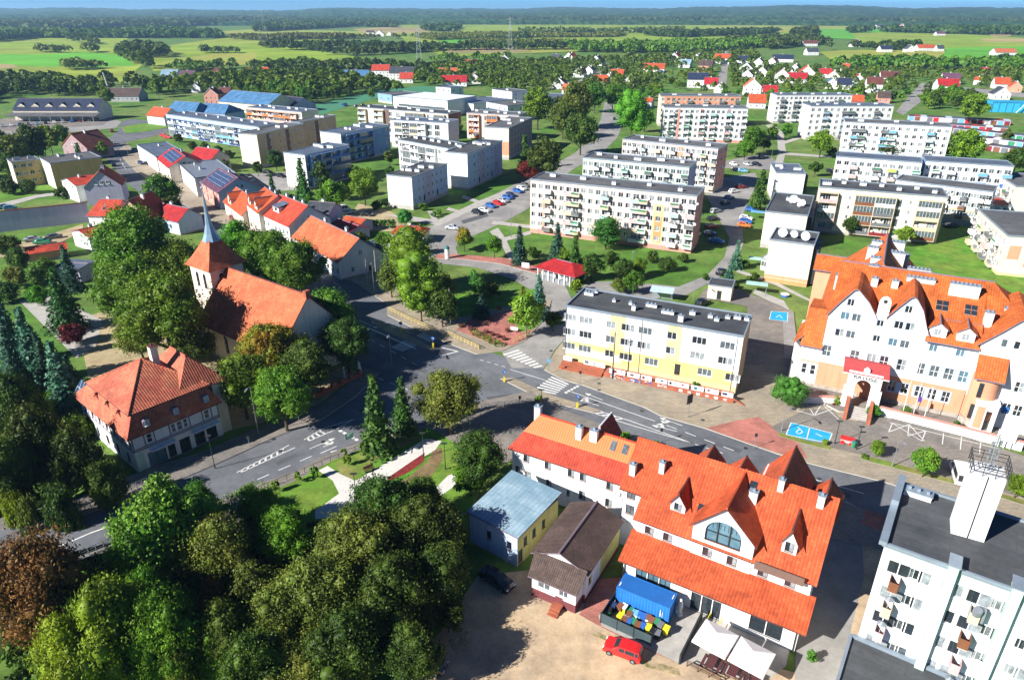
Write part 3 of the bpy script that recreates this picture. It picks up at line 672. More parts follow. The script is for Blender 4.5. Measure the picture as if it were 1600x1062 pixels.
def facade(root, mb, W_, D_, s, z1, pat, floors, fh, z0, wz=0.9, ww=1.5, wh=1.4, paint=(), style='white', split=False, bcols=('white',), bd=1.1, mi=0, ang0=0.0, dish=0.0, wallz0=0.0, top=None, skipf=()):
    """one wall: pattern string read left to right, the same for each floor (or a list, lowest floor first)"""
    (x0,y0),(x1,y1) = side_geo(W_, D_, s); L = math.hypot(x1-x0,y1-y0); d = ((x1-x0)/L,(y1-y0)/L); ang = SIDES[s][1]
    holes = []; wins = []; balc = []
    for f in range(floors):
        p = pat[f] if isinstance(pat, (list, tuple)) else pat
        n = len(p); zb = z0+f*fh
        for i, c in enumerate(p):
            cx = L*(i+.5)/n
            if c in 'wWnsbtdD':
                w, h, zz = dict(w=(ww,wh,wz), W=(ww*1.5,wh,wz), n=(ww*.55,wh*.8,wz+.2), s=(ww*.8,wh*.7,wz-fh*.45+.2), b=(ww*1.25,wh*1.0,wz), t=(ww*.8,wh*1.35,wz-.3), d=(1.0,2.1,0.05), D=(ww*1.7,2.2,0.1))[c]
                if c == 's' and f == 0: zz = 0.05; w, h = 1.1, 2.1
                holes.append((cx-w/2, cx+w/2, zb+zz, zb+zz+h)); wins.append((cx, zb+zz, w, h, c))
                if c == 'b' and f not in skipf: balc.append((cx, zb, min(L/n*1.15, 3.0)))
    mb.wall(x0,y0,x1,y1,wallz0,z1,holes,0.16,mi,top,paint)
    nw = 0
    for cx, z, w, h, c in wins:
        nw += 1
        if c == 'd' or (c == 's' and h > 2): put_window(root, x0+d[0]*cx, y0+d[1]*cx, z, ang, w, h, 'brown', 'dark', 0, 0, split, 'door')
        else: put_window(root, x0+d[0]*cx, y0+d[1]*cx, z, ang, w, h, style, None, None, 0, split)
    for cx, z, bw in balc:
        o = inst('balcony', balcony_mesh(round(bw,1), bd, rng.choice(bcols), rng.randrange(4)), root, (x0+d[0]*cx, y0+d[1]*cx, z), ang)
    if dish:
        for cx, z, w, h, c in wins:
            if rng.random() < dish:
                o = inst('satellite_dish', dish_mesh(0.4), root, (x0+d[0]*(cx+w/2+.5)+d[1]*.35, y0+d[1]*(cx+w/2+.5)-d[0]*.35, z+.5), ang+rng.uniform(-.5,.5))
def block(label, a, b, h, D, sides, floors=5, fh=2.8, z0=None, wall='white', roof='bitumen', chim=4, plinth='concrete', cat='apartment block', group=None, name='apartment_block', paint=(), extra=None, lip=0.25, base=0.0, **kw):
    """flat-roofed block; a,b = pixels of its front roof corners at height h; sides = {'F': pattern, ...}"""
    A, ang, W_ = frame_from(a, b, h); A.z = base
    root = empty(name, A, ang, label, cat, group); foot(A, ang, 0, 0, W_, D)
    z0 = (h-base-0.5-floors*fh) if z0 is None else z0
    mb = MB(); mats = [M[wall], M[plinth]]
    pm = []
    for p in paint:
        if M[p[-1]] not in mats: mats.append(M[p[-1]])
    H_ = h-base
    for s in 'FRBL':
        pat = sides.get(s, '.')
        L = W_ if s in 'FB' else D
        pt = [(0, L, 0, max(0.3, z0-0.1), 1)]
        for p in paint:
            if p[0] == s: pt.append((p[1]*L, p[2]*L, z0+p[3]*fh-0.0, z0+p[4]*fh, mats.index(M[p[5]])))
        k2 = dict(kw)
        facade(root, mb, W_, D, s, H_, pat, floors if pat != '.' else 0, fh, z0, paint=pt, wallz0=-0.5, **k2)
    mb.build('wall', mats, root)
    r = MB(); r.box(-.15,-.15,H_-.02,W_+.15,D+.15,H_+.10,1,0)
    for q in ((-.15,-.15,W_+.15,.1),(-.15,D-.1,W_+.15,D+.15),(-.15,.1,.1,D-.1),(W_-.1,.1,W_+.15,D-.1)): r.box(q[0],q[1],H_+.11,q[2],q[3],H_+.11+lip,1)
    r.build('roof', [M[roof], M['flash']], root)
    for i in range(chim):
        x = W_*(i+.5)/chim+rng.uniform(-.6,.6)
        inst('chimney', chim_mesh(rng.choice([1.2,1.8,2.4]), .6, .8), root, (x, D*rng.choice([.35,.6,.65]), H_+.1), 0)
    if extra: extra(root, W_, D, H_)
    return root, W_, D, H_
def pitched(root, mbR, x0, y0, x1, y1, he, hr, axis='x', hip0=0.0, hip1=0.0, o=0.45, t=0.16, mi=0, edge=1, og=0.3):
    """gabled/hipped roof over a rectangle; axis = ridge direction; hip = inset of ridge ends (0 = gable)"""
    if axis == 'x':
        T = lambda x, y, z: (x, y, z); a0, a1, b0, b1 = x0, x1, y0, y1
    else:
        T = lambda x, y, z: (y, x, z); a0, a1, b0, b1 = y0, y1, x0, x1
    bm = (b0+b1)/2; sl = (hr-he)/((b1-b0)/2); zo = he-sl*o
    e0 = a0-(og if not hip0 else o); e1 = a1+(og if not hip1 else o)
    r0 = e0 if not hip0 else a0+hip0; r1 = e1 if not hip1 else a1-hip1
    u = t
    def S(pts):
        q = [T(*p) for p in pts]
        n = (Vector(q[1])-Vector(q[0])).cross(Vector(q[2])-Vector(q[0]))
        if n.z < 0: q = q[::-1]
        mbR.slab([(p[0],p[1],p[2]+u) for p in q], t, mi, edge)
    S([(e0,b0-o,zo),(e1,b0-o,zo),(r1,bm,hr),(r0,bm,hr)]); S([(e1,b1+o,zo),(e0,b1+o,zo),(r0,bm,hr),(r1,bm,hr)])
    if hip0: S([(e0,b1+o,zo),(e0,b0-o,zo),(r0,bm,hr)])
    if hip1: S([(e1,b0-o,zo),(e1,b1+o,zo),(r1,bm,hr)])
    p, q = T(r0,bm,hr+u+.03), T(r1,bm,hr+u+.03); mbR.tube(p, q, .13, 6, mi=edge)
def gable_house(label, a, b, he, hr, D, axis='x', sides=None, floors=2, fh=2.8, z0=0.5, wall='white', roof='tile_orange', chim=1, hip0=0, hip1=0, cat='house', group=None, name='house', base=0.0, dormers=(), skylights=(), extra=None, edge='trim_purple', paint=(), o=0.45, plinth='concrete', pan=(), **kw):
    A, ang, W_ = frame_from(a, b, he); A.z = base
    root = empty(name, A, ang, label, cat, group); foot(A, ang, 0, 0, W_, D)
    he -= base; hr -= base
    sides = sides or {}
    mb = MB(); mats = [M[wall], M[plinth]]
    for p in paint:
        if M[p[-1]] not in mats: mats.append(M[p[-1]])
    for s in 'FRBL':
        L = W_ if s in 'FB' else D; top = None
        if axis == 'x' and s == 'R' and not hip1 or axis == 'x' and s == 'L' and not hip0 or axis == 'y' and s == 'F' and not hip0 or axis == 'y' and s == 'B' and not hip1:
            top = Gable([(0,he),(L/2,hr),(L,he)])
        pt = [(0, L, -.5, max(0.25, z0-.1), 1)] + [(p[1]*L, p[2]*L, p[3], p[4], mats.index(M[p[5]])) for p in paint if p[0] == s]
        pat = sides.get(s, '.')
        facade(root, mb, W_, D, s, he, pat, floors if pat != '.' else 0, fh, z0, paint=pt, top=top, wallz0=-0.5, **kw)
        g = sides.get('g'+s)
        if g and top:
            n = g; zc = he+(hr-he)*.12
            for i in range(n):
                cx = L/2+(i-(n-1)/2)*1.8
                (x0,y0),(x1,y1) = side_geo(W_,D,s); d = ((x1-x0)/L,(y1-y0)/L)
                put_window(root, x0+d[0]*cx+d[1]*.16, y0+d[1]*cx-d[0]*.16, zc, SIDES[s][1], 1.0, 1.2)
    mb.build('wall', mats, root)
    r = MB(); pitched(root, r, 0, 0, W_, D, he, hr, axis, hip0, hip1, o=o)
    ro = r.build('roof', [M[roof], M[edge]], root)
    half = (D if axis == 'x' else W_)/2; sl = (hr-he)/half
    for i in range(chim):
        if axis == 'x': x, y = W_*(i+.6)/(chim+.3), D/2+rng.uniform(.3,1.2)
        else: x, y = W_/2+rng.uniform(.3,1.2), D*(i+.6)/(chim+.3)
        inst('chimney', chim_mesh(.9, .6, 1.3), root, (x, y, hr-.5), 0)
    for dm in dormers: dormer(root, W_, D, he, hr, axis, roof, edge, wall, **dm)
    for (s, u, v) in skylights: skylight(root, W_, D, he, hr, axis, s, u, v)
    for (s, u0, u1, v0, v1) in pan: panels(root, W_, D, he, hr, axis, s, u0, u1, v0, v1)
    if extra: extra(root, W_, D, he, hr)
    return root, W_, D, he, hr
def slope_pt(W_, D, he, hr, axis, s, u, v, lift=0.0):
    """point on a roof slope: s in 'FB' (axis x) or 'LR' (axis y); u along eaves 0..1, v 0 eave .. 1 ridge"""
    z = he+(hr-he)*v+0.16+lift
    if axis == 'x': y = D/2*v if s == 'F' else D-D/2*v; return Vector((W_*u, y, z))
    x = W_/2*v if s == 'L' else W_-W_/2*v; return Vector((x, D*u, z))
def skylight(root, W_, D, he, hr, axis, s, u, v, w=0.8, h=1.2, name='skylight'):
    L = W_ if axis == 'x' else D; half = (D if axis == 'x' else W_)/2; sl = math.hypot(hr-he, half)
    c = [slope_pt(W_,D,he,hr,axis,s,u+du*w/2/L,v+dv*h/2/sl,.03) for du, dv in ((-1,-1),(1,-1),(1,1),(-1,1))]
    n = (c[1]-c[0]).cross(c[2]-c[0]).normalized()
    if n.z < 0: c = c[::-1]; n = -n
    m = MB(); up = n*.10; q = [p+up for p in c]
    m.add([p[:] for p in c+q], [(i,(i+1)%4,4+(i+1)%4,4+i) for i in range(4)], 0)
    cc = sum(q, Vector())/4; qi = [cc+(p-cc)*.8 for p in q]
    m.add([p[:] for p in q+qi], [(i,(i+1)%4,4+(i+1)%4,4+i) for i in range(4)], 0); m.poly([(p-n*.01)[:] for p in qi], 1)
    m.build(name, [M['metal_grey'], M['glass_dark']], root)
def panels(root, W_, D, he, hr, axis, s, u0, u1, v0, v1):
    c = [slope_pt(W_,D,he,hr,axis,s,u,v,.12) for u, v in ((u0,v0),(u1,v0),(u1,v1),(u0,v1))]
    n = (c[1]-c[0]).cross(c[2]-c[0])
    if n.z < 0: c = c[::-1]
    mm = mat('solar_cells', (0.02,0.035,0.09), 0.15, var=0.1, pat='grid', pu=1.0, pv=1.65, pw=0.07, pc=(0.45,0.5,0.6), spec=0.7)
    MB().slab([p[:] for p in c], .05).build('solar_panels', [mm, mm], root)
def dormer(root, W_, D, he, hr, axis, roof, edge, wall, s='F', u=0.5, v=0.3, w=2.2, h=1.5, rh=0.9, style='white', flat=False, arch=False, dr=None, win=None, split=False):
    """gabled dormer standing on a slope; v = where its front wall meets the slope"""
    p = slope_pt(W_,D,he,hr,axis,s,u,v,-.1); half = (D if axis == 'x' else W_)/2; sl = (hr-he)/half
    ang = SIDES[s][1]
    back = (h+rh+.1)/sl+.6
    dm = MB(); ww, wh = (win or (w*.55, h*.7))
    top = None if flat else Gable([(0,h),(w/2,h+rh),(w,h)])
    hole = [(w/2-ww/2, w/2+ww/2, h*.2, h*.2+wh)]
    dm.wall(-w/2,0,w/2,0,0-.3,h,hole,.12,0,top); dm.wall(w/2,0,w/2,back*.8,-.3,h,(),.1,0); dm.wall(-w/2,back*.8,-w/2,0,-.3,h,(),.1,0)
    o = dm.build('dormer', [M[wall]], root, p, ang)
    r = MB()
    if flat: r.slab([(-w/2-.2,-.25,h+.15),(w/2+.2,-.25,h+.15),(w/2+.2,back,h+.15+.25*back),(-w/2-.2,back,h+.15+.25*back)], .12, 0, 1)
    else: pitched(o, r, -w/2, 0, w/2, back, h, h+rh, 'y', o=.22, t=.1, og=.22)
    r.build('dormer_roof', [M[dr or roof], M[edge]], o)
    put_window(o, 0, 0, h*.2, 0, ww, wh, style, 'dark', 1 if ww > .8 else 0, 0, split)
    return o
# ---------------------------------------------------------------- trees
def rot_rand(rs, n):
    v = rs.normal(size=(n,3)); v /= np.linalg.norm(v,axis=1)[:,None]; return v
def leaf_quads(cent, nrm, size, rs, asp=1.0):
    """crossed leaf-sized faces at cent, facing roughly nrm"""
    n = len(cent)
    nn = nrm*0.8+rot_rand(rs, n)*0.75; nn /= np.linalg.norm(nn,axis=1)[:,None]
    a = np.cross(nn, rot_rand(rs, n)); a /= np.linalg.norm(a,axis=1)[:,None]; b = np.cross(nn, a)
    s = (size*(0.6+0.8*rs.rand(n)))[:,None] if np.isscalar(size) else (size*(0.6+0.8*rs.rand(n)))[:,None]
    a = a*s; b = b*s*asp; k = nn*s*0.25
    V = np.stack([cent-a, cent-b*.6+k, cent+a, cent+b*.6+k], axis=1).reshape(-1,3)
    return V
def mesh_np(name, V, nq, mats, core=None, smooth=False):
    me = bpy.data.meshes.new(name); F = np.arange(nq*4).reshape(-1,4)
    if core is not None:
        CVv, CF_ = core; F2 = CF_+len(V); V = np.concatenate([V, CVv])
    me.vertices.add(len(V)); me.vertices.foreach_set('co', V.astype(np.float32).ravel())
    tot = nq*4+(len(CF_)*3 if core is not None else 0); npoly = nq+(len(CF_) if core is not None else 0)
    me.loops.add(tot); li = F.ravel()
    if core is not None: li = np.concatenate([li, F2.ravel()])
    me.loops.foreach_set('vertex_index', li.astype(np.int32))
    me.polygons.add(npoly); ls = np.arange(nq)*4
    if core is not None: ls = np.concatenate([ls, nq*4+np.arange(len(CF_))*3])
    me.polygons.foreach_set('loop_start', ls.astype(np.int32))
    for m in mats: me.materials.append(m)
    me.update(calc_edges=True); me.validate()
    return me
def ico(sub=1):
    import bmesh
    bm = bmesh.new(); bmesh.ops.create_icosphere(bm, subdivisions=sub, radius=1.0)
    v = np.array([x.co[:] for x in bm.verts]); f = np.array([[q.index for q in p.verts] for p in bm.faces]); bm.free()
    return v, f
ICO1 = ico(1)
TREES = {}
def broad_mesh(key, H_, Rr, nl, nleaf, ls, leaf, seed, base=0.22, asp=1.0, lobe=0.30, top=1.0, gappy=0.0, irr=1.0, spiky=.12):
    """crown of leaf faces gathered in lobes, with an uneven outline"""
    rs = np.random.RandomState(seed); zc = H_*(base+(1-base)*0.5); rz = H_*(1-base)*0.5
    L = []
    while len(L) < nl:
        p = rot_rand(rs,1)[0]*(0.35+0.65*rs.rand()**0.5)
        if p[2] < -0.75: continue
        wz = 1.0-0.28*max(0,p[2])*top-0.18*max(0,-p[2]); az = math.atan2(p[1],p[0]); wz *= 1+irr*(.16*math.sin(2*az+seed)+.13*math.sin(3*az+seed*2.3+p[2]*2)+.08*math.sin(5*az+p[2]*4))
        L.append((p[0]*Rr*0.76*wz, p[1]*Rr*0.76*wz, zc+p[2]*rz*0.80*(1+irr*.14*math.sin(p[0]*4+seed)*math.cos(p[1]*4+seed*1.7))))
    L = np.array(L); lr = Rr*lobe*(0.65+0.7*rs.rand(nl))
    C = []; N = []
    per = nleaf//nl
    for c, r in zip(L, lr):
        d = rot_rand(rs, per); rad = r*(0.72+0.42*rs.rand(per)**0.7)
        d[:,2] *= 0.8
        bump = 1+0.25*np.sin(d[:,0]*7+c[0])*np.cos(d[:,1]*6+c[1])
        spk = np.where(rs.rand(per) < spiky, 1.15+.3*rs.rand(per), 1.0); C.append(c+d*(rad*bump*spk)[:,None]); N.append(d+np.array([0,0,.25]))
    C = np.concatenate(C); N = np.concatenate(N); N /= np.linalg.norm(N,axis=1)[:,None]
    V = leaf_quads(C, N, ls, rs, asp)
    cv, cf = ICO1; CV = []; CFs = []
    for i, (c, r) in enumerate(zip(L, lr)):
        j = 0.66*(0.8+0.4*rs.rand(len(cv)))[:,None]
        if rs.rand() < gappy: continue
        CFs.append(cf+len(CV)*len(cv)); CV.append(c+cv*r*j)
    return mesh_np('crown', V, len(C), [LF[leaf]], (np.concatenate(CV), np.concatenate(CFs)))
def trunk_mesh(H_, r, Rr, base, seed, bark='bark', lean=0.0, limbs=6):
    rs = random.Random(seed); m = MB(); z = 0; p = Vector((0,0,-0.3)); rr = r
    top = H_*(base+0.45)
    for i in range(4):
        q = Vector((rs.uniform(-.12,.12)*Rr*.3*(i+1)/2+lean*i, rs.uniform(-.12,.12)*Rr*.3*(i+1)/2, top*(i+1)/4)); r2 = rr*.78
        m.tube(p, q, rr, 7, r2, cap=False); p = q; rr = r2
    for i in range(limbs):
        a = i*2.4+rs.random(); z0 = H_*(base*.8+.35*rs.random()); q = Vector((math.cos(a)*Rr*.62, math.sin(a)*Rr*.62, z0+H_*.2))
        b = Vector((0,0,z0)); mid = b.lerp(q,.5)+Vector((0,0,-H_*.02)); m.tube(b, mid, r*.42, 5, r*.28, cap=False); m.tube(mid, q, r*.28, 5, r*.1, cap=False)
    return m.mesh('trunk', M[bark], uv=False)
def conifer_mesh(H_, Rr, tiers, leaf, ls, seed, droop=0.35, dens=1.0, sparse=0.0):
    rs = np.random.RandomState(seed); C = []; N = []
    for t in range(tiers):
        f = t/tiers; z = H_*(0.06+0.93*f); r = Rr*(1-f)**0.85*(0.85+.3*rs.rand())+0.12
        nb = max(5, int((7+9*(1-f))*dens))
        a0 = rs.rand()*6.28
        for b in range(nb):
            a = a0+6.283*b/nb+rs.rand()*.3; rr = r*(0.72+.4*rs.rand())
            if rs.rand() < sparse: continue
            k = max(3, int(rr/ls*1.5))
            for j in range(k):
                s = (j+.6)/k; x = rr*s
                zz = z-droop*rr*s*s+H_*.012
                wdt = ls*1.1*(1.15-s)
                C.append((x*math.cos(a)+rs.normal()*wdt*.6, x*math.sin(a)+rs.normal()*wdt*.6, zz+rs.normal()*ls*.25)); N.append((math.cos(a)*.55, math.sin(a)*.55, .75))
    C = np.array(C); N = np.array(N)
    V = leaf_quads(C, N, ls, rs, 0.9)
    # thin inner cone so the stem does not show through as sky
    n = 9; cvs = []; cfs = []
    for t in range(6):
        f = t/6; z = H_*(0.05+.9*f)
        for i in range(n):
            a = 6.283*i/n; r = Rr*(1-f)**.9*.52*(.8+.4*rs.rand()); cvs.append((r*math.cos(a), r*math.sin(a), z))
    cvs.append((0,0,H_*.98))
    for t in range(5):
        for i in range(n):
            a, b = t*n+i, t*n+(i+1)%n; cfs += [(a,b,b+n),(a,b+n,a+n)]
    for i in range(n): cfs.append((5*n+i, 5*n+(i+1)%n, 6*n))
    return mesh_np('crown', V, len(C), [LF[leaf]], (np.array(cvs), np.array(cfs)))
# kind: (ratio height/width, builder)
KINDS = {'oak':('oak',1.15), 'dark':('dark',1.15), 'lime':('lime',1.2), 'olive':('olive',1.15), 'brown':('brown',1.1), 'birch':('birch',1.25), 'yellow':('yellow',1.1), 'autumn':('autumn',1.1),
         'poplar':('dark',3.2), 'tall':('oak',1.8), 'thuja':('thuja',2.8), 'ball':('thuja',1.0), 'bush':('dark',0.75), 'bushlime':('lime',0.8), 'busholive':('olive',0.8), 'bushyellow':('yellow',0.8), 'bushred':('shrubred',0.8), 'bushthuja':('thuja',0.9), 'limetall':('lime',2.0),
         'spruce':('spruce',2.3), 'bluespruce':('blue',2.2), 'darkspruce':('bluedark',2.3), 'fir':('spruce',1.6)}
def get_tree(kind, lod, var):
    k = (kind, lod, var)
    if k in TREES: return TREES[k]
    leaf, ratio = KINDS[kind]; seed = sum(map(ord, kind))*7+var*131+lod
    H_ = 10.0; Rr = H_/ratio/2
    nleaf, nl, ls = [(27000, 120, .105), (6500, 60, .205), (1100, 22, .46), (320, 11, .85)][lod]
    if kind in ('spruce','bluespruce','darkspruce','fir'):
        me = conifer_mesh(H_, Rr, [40,26,16,9][lod], leaf, [.20,.28,.42,.75][lod], seed, droop=.30, dens=[1.35,1.0,.8,.6][lod])
        tr = trunk_mesh(H_, .20, .1, .3, seed, limbs=0)
    else:
        base = .02 if kind.startswith('bush') or kind in ('thuja','ball') else (.12 if ratio > 1.5 else .16)
        if kind == 'ball': me = broad_mesh(k, H_, Rr, nl, nleaf, ls*.8, leaf, seed, .05, lobe=.36, top=0.3, irr=.15)
        elif ratio > 1.5: me = broad_mesh(k, H_, Rr*1.05, int(nl*.9), nleaf, ls*.62, leaf, seed, base, lobe=.55, top=1.6)
        else: me = broad_mesh(k, H_, Rr, nl, nleaf, ls*(Rr/4.3+.15), leaf, seed, base, gappy=.35 if kind in ('birch','olive') else .18, lobe=.19 if kind == 'birch' else .235, irr=1.25, spiky=.35 if kind in ('birch','olive','brown') else .16, asp=1.6 if kind == 'birch' else 1.0)
        tr = trunk_mesh(H_, .24 if ratio < 1.5 else .13, Rr*.8, max(.1, base), seed, 'bark_grey' if kind == 'birch' else 'bark')
    TREES[k] = (me, tr)
    return TREES[k]
TCOUNT = [0]; TPOS = []
def tree(px, py, wpx, kind, label, group=None, ratio=None, cat=None, ground=None, name=None):
    """crown centre pixel and crown width in pixels of the photograph"""
    lf, r0 = KINDS[kind]; ratio = ratio or r0
    z = 4.0
    for _ in range(6):
        p = P(px, py, z); depth = (p.y*math.cos(PITCH)+(CH-z)*math.sin(PITCH)); wd = wpx*depth/CF; h = wd*ratio; z = h*0.55
    p = P(px, py, z); g = gz(p.x, p.y) if ground is None else ground
    h = z/0.55-0.0 if g == 0 else (z-g)/0.55*0.98
    return tree_at(p.x, p.y, g, h, wd, kind, label, group, depth, cat, name)
def tree_at(x, y, g, h, wd, kind, label, group=None, depth=None, cat=None, name=None):
    depth = depth or math.hypot(x, y)
    wpx = wd*CF/depth
    lod = 0 if wpx > 70 else 1 if wpx > 26 else 2 if wpx > 11 else 3
    var = TCOUNT[0] % (2 if lod == 0 else 3); TCOUNT[0] += 1
    if kind in ('thuja','ball','bluespruce','darkspruce','bushred','autumn','brown'): var %= 2
    me, tr = get_tree(kind, lod, var)
    cat = cat or ('shrub' if kind.startswith('bush') or kind in ('thuja','ball') and h < 4 else 'tree')
    nm = name or {'shrub':'shrub'}.get(cat, 'conifer_tree' if 'spruce' in kind or kind == 'fir' else 'broadleaf_tree')
    root = empty(nm, (x, y, g), rng.uniform(0, 6.28), label, cat, group)
    s = (wd/(10/KINDS[kind][1])*1.0, wd/(10/KINDS[kind][1])*1.0, h/10)
    if kind.startswith('bush'): inst('crown', me, root, sc=s)
    else: inst('crown', me, root, sc=s); inst('trunk', tr, root, sc=(s[0], s[1], s[2]))
    TPOS.append((x, y, wd/2))
    return root
# ---------------------------------------------------------------- flat-roofed blocks of flats
GB = 'five-storey blocks of flats on the estate'
BC = ('white','p','beige','cyan')
def dishes(n, spread=1.0, r=0.5, side=None):
    def f(root, W_, D, H_):
        for i in range(n):
            x, y = W_*rng.random(), D*(.2+.6*rng.random()); o = inst('satellite_dish', dish_mesh(r*rng.uniform(.8,1.3)), root, (x, y, H_+1.0), rng.uniform(-.6,.3))
            MB().tube((x,y,H_),(x,y,H_+1.0),.04,5).build('dish_mast', M['metal_grey'], root)
    return f
def masts(n):
    def f(root, W_, D, H_):
        for i in range(n):
            x, y = W_*(i+.5)/n, D*.5; m = MB(); m.tube((x,y,H_),(x,y,H_+2.6),.04,5); m.tube((x-.6,y,H_+2.3),(x+.6,y,H_+2.3),.03,4); m.tube((x-.4,y,H_+2.0),(x+.4,y,H_+2.0),.03,4)
            m.build('antenna', M['metal_grey'], root)
    return f
mixb = ('white','pink','beige','white','beige','grey','cyan','white')
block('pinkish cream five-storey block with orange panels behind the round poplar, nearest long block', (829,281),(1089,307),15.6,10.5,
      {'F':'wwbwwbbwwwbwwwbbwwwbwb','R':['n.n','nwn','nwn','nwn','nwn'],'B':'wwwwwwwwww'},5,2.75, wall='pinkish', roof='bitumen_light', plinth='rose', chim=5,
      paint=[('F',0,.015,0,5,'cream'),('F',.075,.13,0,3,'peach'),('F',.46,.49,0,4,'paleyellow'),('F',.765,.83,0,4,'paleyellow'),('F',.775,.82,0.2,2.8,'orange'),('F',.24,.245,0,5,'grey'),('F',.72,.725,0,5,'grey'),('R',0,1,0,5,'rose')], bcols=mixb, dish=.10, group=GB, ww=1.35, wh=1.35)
block('mint and white five-storey block standing right behind the pinkish cream block', (911,247),(1077,262),15.6,10.5,
      {'F':'wwbwbwwbwwwbwwbwwb','R':'n.n','L':'n.n'},5,2.75, wall='mint', roof='bitumen_light', chim=5, paint=[('F',.3,.31,0,5,'green'),('F',.9,1,0,5,'green'),('R',0,1,0,5,'lilac')], bcols=('cyan','white','white','grey'), dish=.1, group=GB)
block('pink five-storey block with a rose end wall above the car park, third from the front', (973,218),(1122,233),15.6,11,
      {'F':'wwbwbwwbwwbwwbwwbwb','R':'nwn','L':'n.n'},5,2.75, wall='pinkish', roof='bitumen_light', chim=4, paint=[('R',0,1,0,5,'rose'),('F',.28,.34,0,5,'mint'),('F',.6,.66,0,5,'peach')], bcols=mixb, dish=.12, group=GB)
block('rose and mint striped five-storey block, front one of the pair beside the avenue', (1038,168),(1169,170),16.4,11,
      {'F':'wbwwbwwbwbwwbwwb','R':'nn','L':'n.n'},5,2.9, wall='white', roof='bitumen_light', chim=3, plinth='rose', paint=[('F',.16,.20,0,5,'rose'),('F',.30,.36,0,5,'mint'),('F',.44,.48,0,5,'rose'),('F',.76,.80,0,5,'rose')], bcols=('pink','grey','cyan','white','white'), dish=.12, group=GB)
block('peach five-storey block half hidden behind the rose and mint striped one', (1033,150),(1158,151),16.4,11,
      {'F':'wwbwwbwwbwwbwwb','L':'n.n'},5,2.9, wall='peach', roof='bitumen_light', chim=3, paint=[('F',0,.05,0,5,'cream'),('L',0,1,0,5,'cream')], bcols=('pink','grey','white'), group=GB)
block('white five-storey block with a bluish roof at the far side of the lawns', (1214,149),(1332,149),15.5,11,
      {'F':'wbwwbwbwwbwwbwbww','L':'.'},5,2.75, wall='white', roof='bitumen_blue', chim=5, bcols=('grey','white','grey'), dish=.12, group=GB)
block('plain white five-storey block, second in the right-hand row, with glazed lilac balconies', (1267,166),(1397,166),16.4,11,
      {'F':'wwbwwbbwwwbww','L':'.'},5,2.9, wall='white', roof='bitumen_blue', chim=4, bcols=('lightblue','grey','white'), group=GB)
block('wide white five-storey block with downpipes, third in the right-hand row', (1321,191),(1488,199),16.4,11,
      {'F':'wbbwwbbwwwwbww','L':'.'},5,2.9, wall='white', roof='bitumen_light', chim=3, paint=[('F',.26,.265,0,5,'grey'),('F',.54,.545,0,5,'grey'),('F',.80,.805,0,5,'grey')], bcols=('grey','sky','white','lightblue'), group=GB)
block('white block with a slate-blue roof and boxed balconies, left half of the stepped pair', (1307,245),(1441,255),14,10,
      {'F':'wwbwwbwbwwb','L':'.','R':'.'},4,3.0, wall='white', roof='bitumen_blue', chim=0, bcols=('grey','cyan','white','lime','pink'), dish=.05, group=GB)
block('white slate-blue-roofed block with a blue end wall, right half of the stepped pair', (1447,252),(1584,261),14,10,
      {'F':'wbwbwwwbwwb','L':'.','R':'.'},4,3.0, wall='white', roof='bitumen_blue', chim=0, paint=[('L',0,1,0,5,'blue')], bcols=('grey','sky','blue','white'), dish=.05, group=GB)
def loggia(root, W_, D, H_, u0, u1, n, fl, fh, z0, cols, side='F', d=1.3, frame='p_beige'):
    """glazed loggia stack standing in front of a wall: posts, floors, coloured rails"""
    L = W_ if side == 'F' else D; (x0,y0),(x1,y1) = side_geo(W_,D,side); dd = ((x1-x0)/L,(y1-y0)/L); xa, xb = L*u0, L*u1; w = (xb-xa)/n
    ang = SIDES[side][1]
    fr = MB(); 
    for i in range(n+1): fr.box(xa+i*w-.08,-d,z0-.1,xa+i*w+.08,0.02,z0+fl*fh+.1)
    for f in range(fl+1): fr.box(xa,-d-.02,z0+f*fh-.12,xb,0.01,z0+f*fh+.04)
    o = fr.build('balcony_frame', M[frame], root, (x0,y0,0), ang)
    for f in range(fl):
        for i in range(n):
            m = MB(); a, b = xa+i*w+.08, xa+(i+1)*w-.08; z = z0+f*fh+.05; m.box(a,-d+.0,z,b,-d+.06,z+.95,0)
            kk = rng.random()
            if kk < .45:
                q = int((b-a)/.8)
                for j in range(q+1): m.box(a+(b-a)*j/q-.03,-d+.01,z+.96,a+(b-a)*j/q+.03,-d+.05,z+fh-.2,1)
                m.poly([(a,-d+.03,z+.96),(b,-d+.03,z+.96),(b,-d+.03,z+fh-.2),(a,-d+.03,z+fh-.2)],2)
            else: m.box(a+.3,-d+.3,z,a+.9,-d+.7,z+1.4,1)
            inst('balcony', m.mesh('balcony', [M['p_'+rng.choice(cols)], M['frame_white'], M['glass_mid']]), root, (x0,y0,0), ang)
def ex9(root, W_, D, H_):
    loggia(root,W_,D,H_,.01,.16,1,4,2.8,.9,('grey','white','pink')); loggia(root,W_,D,H_,.30,.62,2,4,2.8,.9,('brown','burg','white','grey')); loggia(root,W_,D,H_,.79,.97,1,4,2.8,.9,('burg','white','brown','beige'))
block('cream four-storey block with brown framed loggia stacks behind the town hall', (1281,293),(1481,309),13.2,11.5,
      {'F':'.D.n.n..DD.nDD.n.n.D.','R':'n.n'},4,2.8, z0=.9, wall='cream', roof='bitumen', chim=7, extra=ex9, cat='apartment block', ww=1.2)
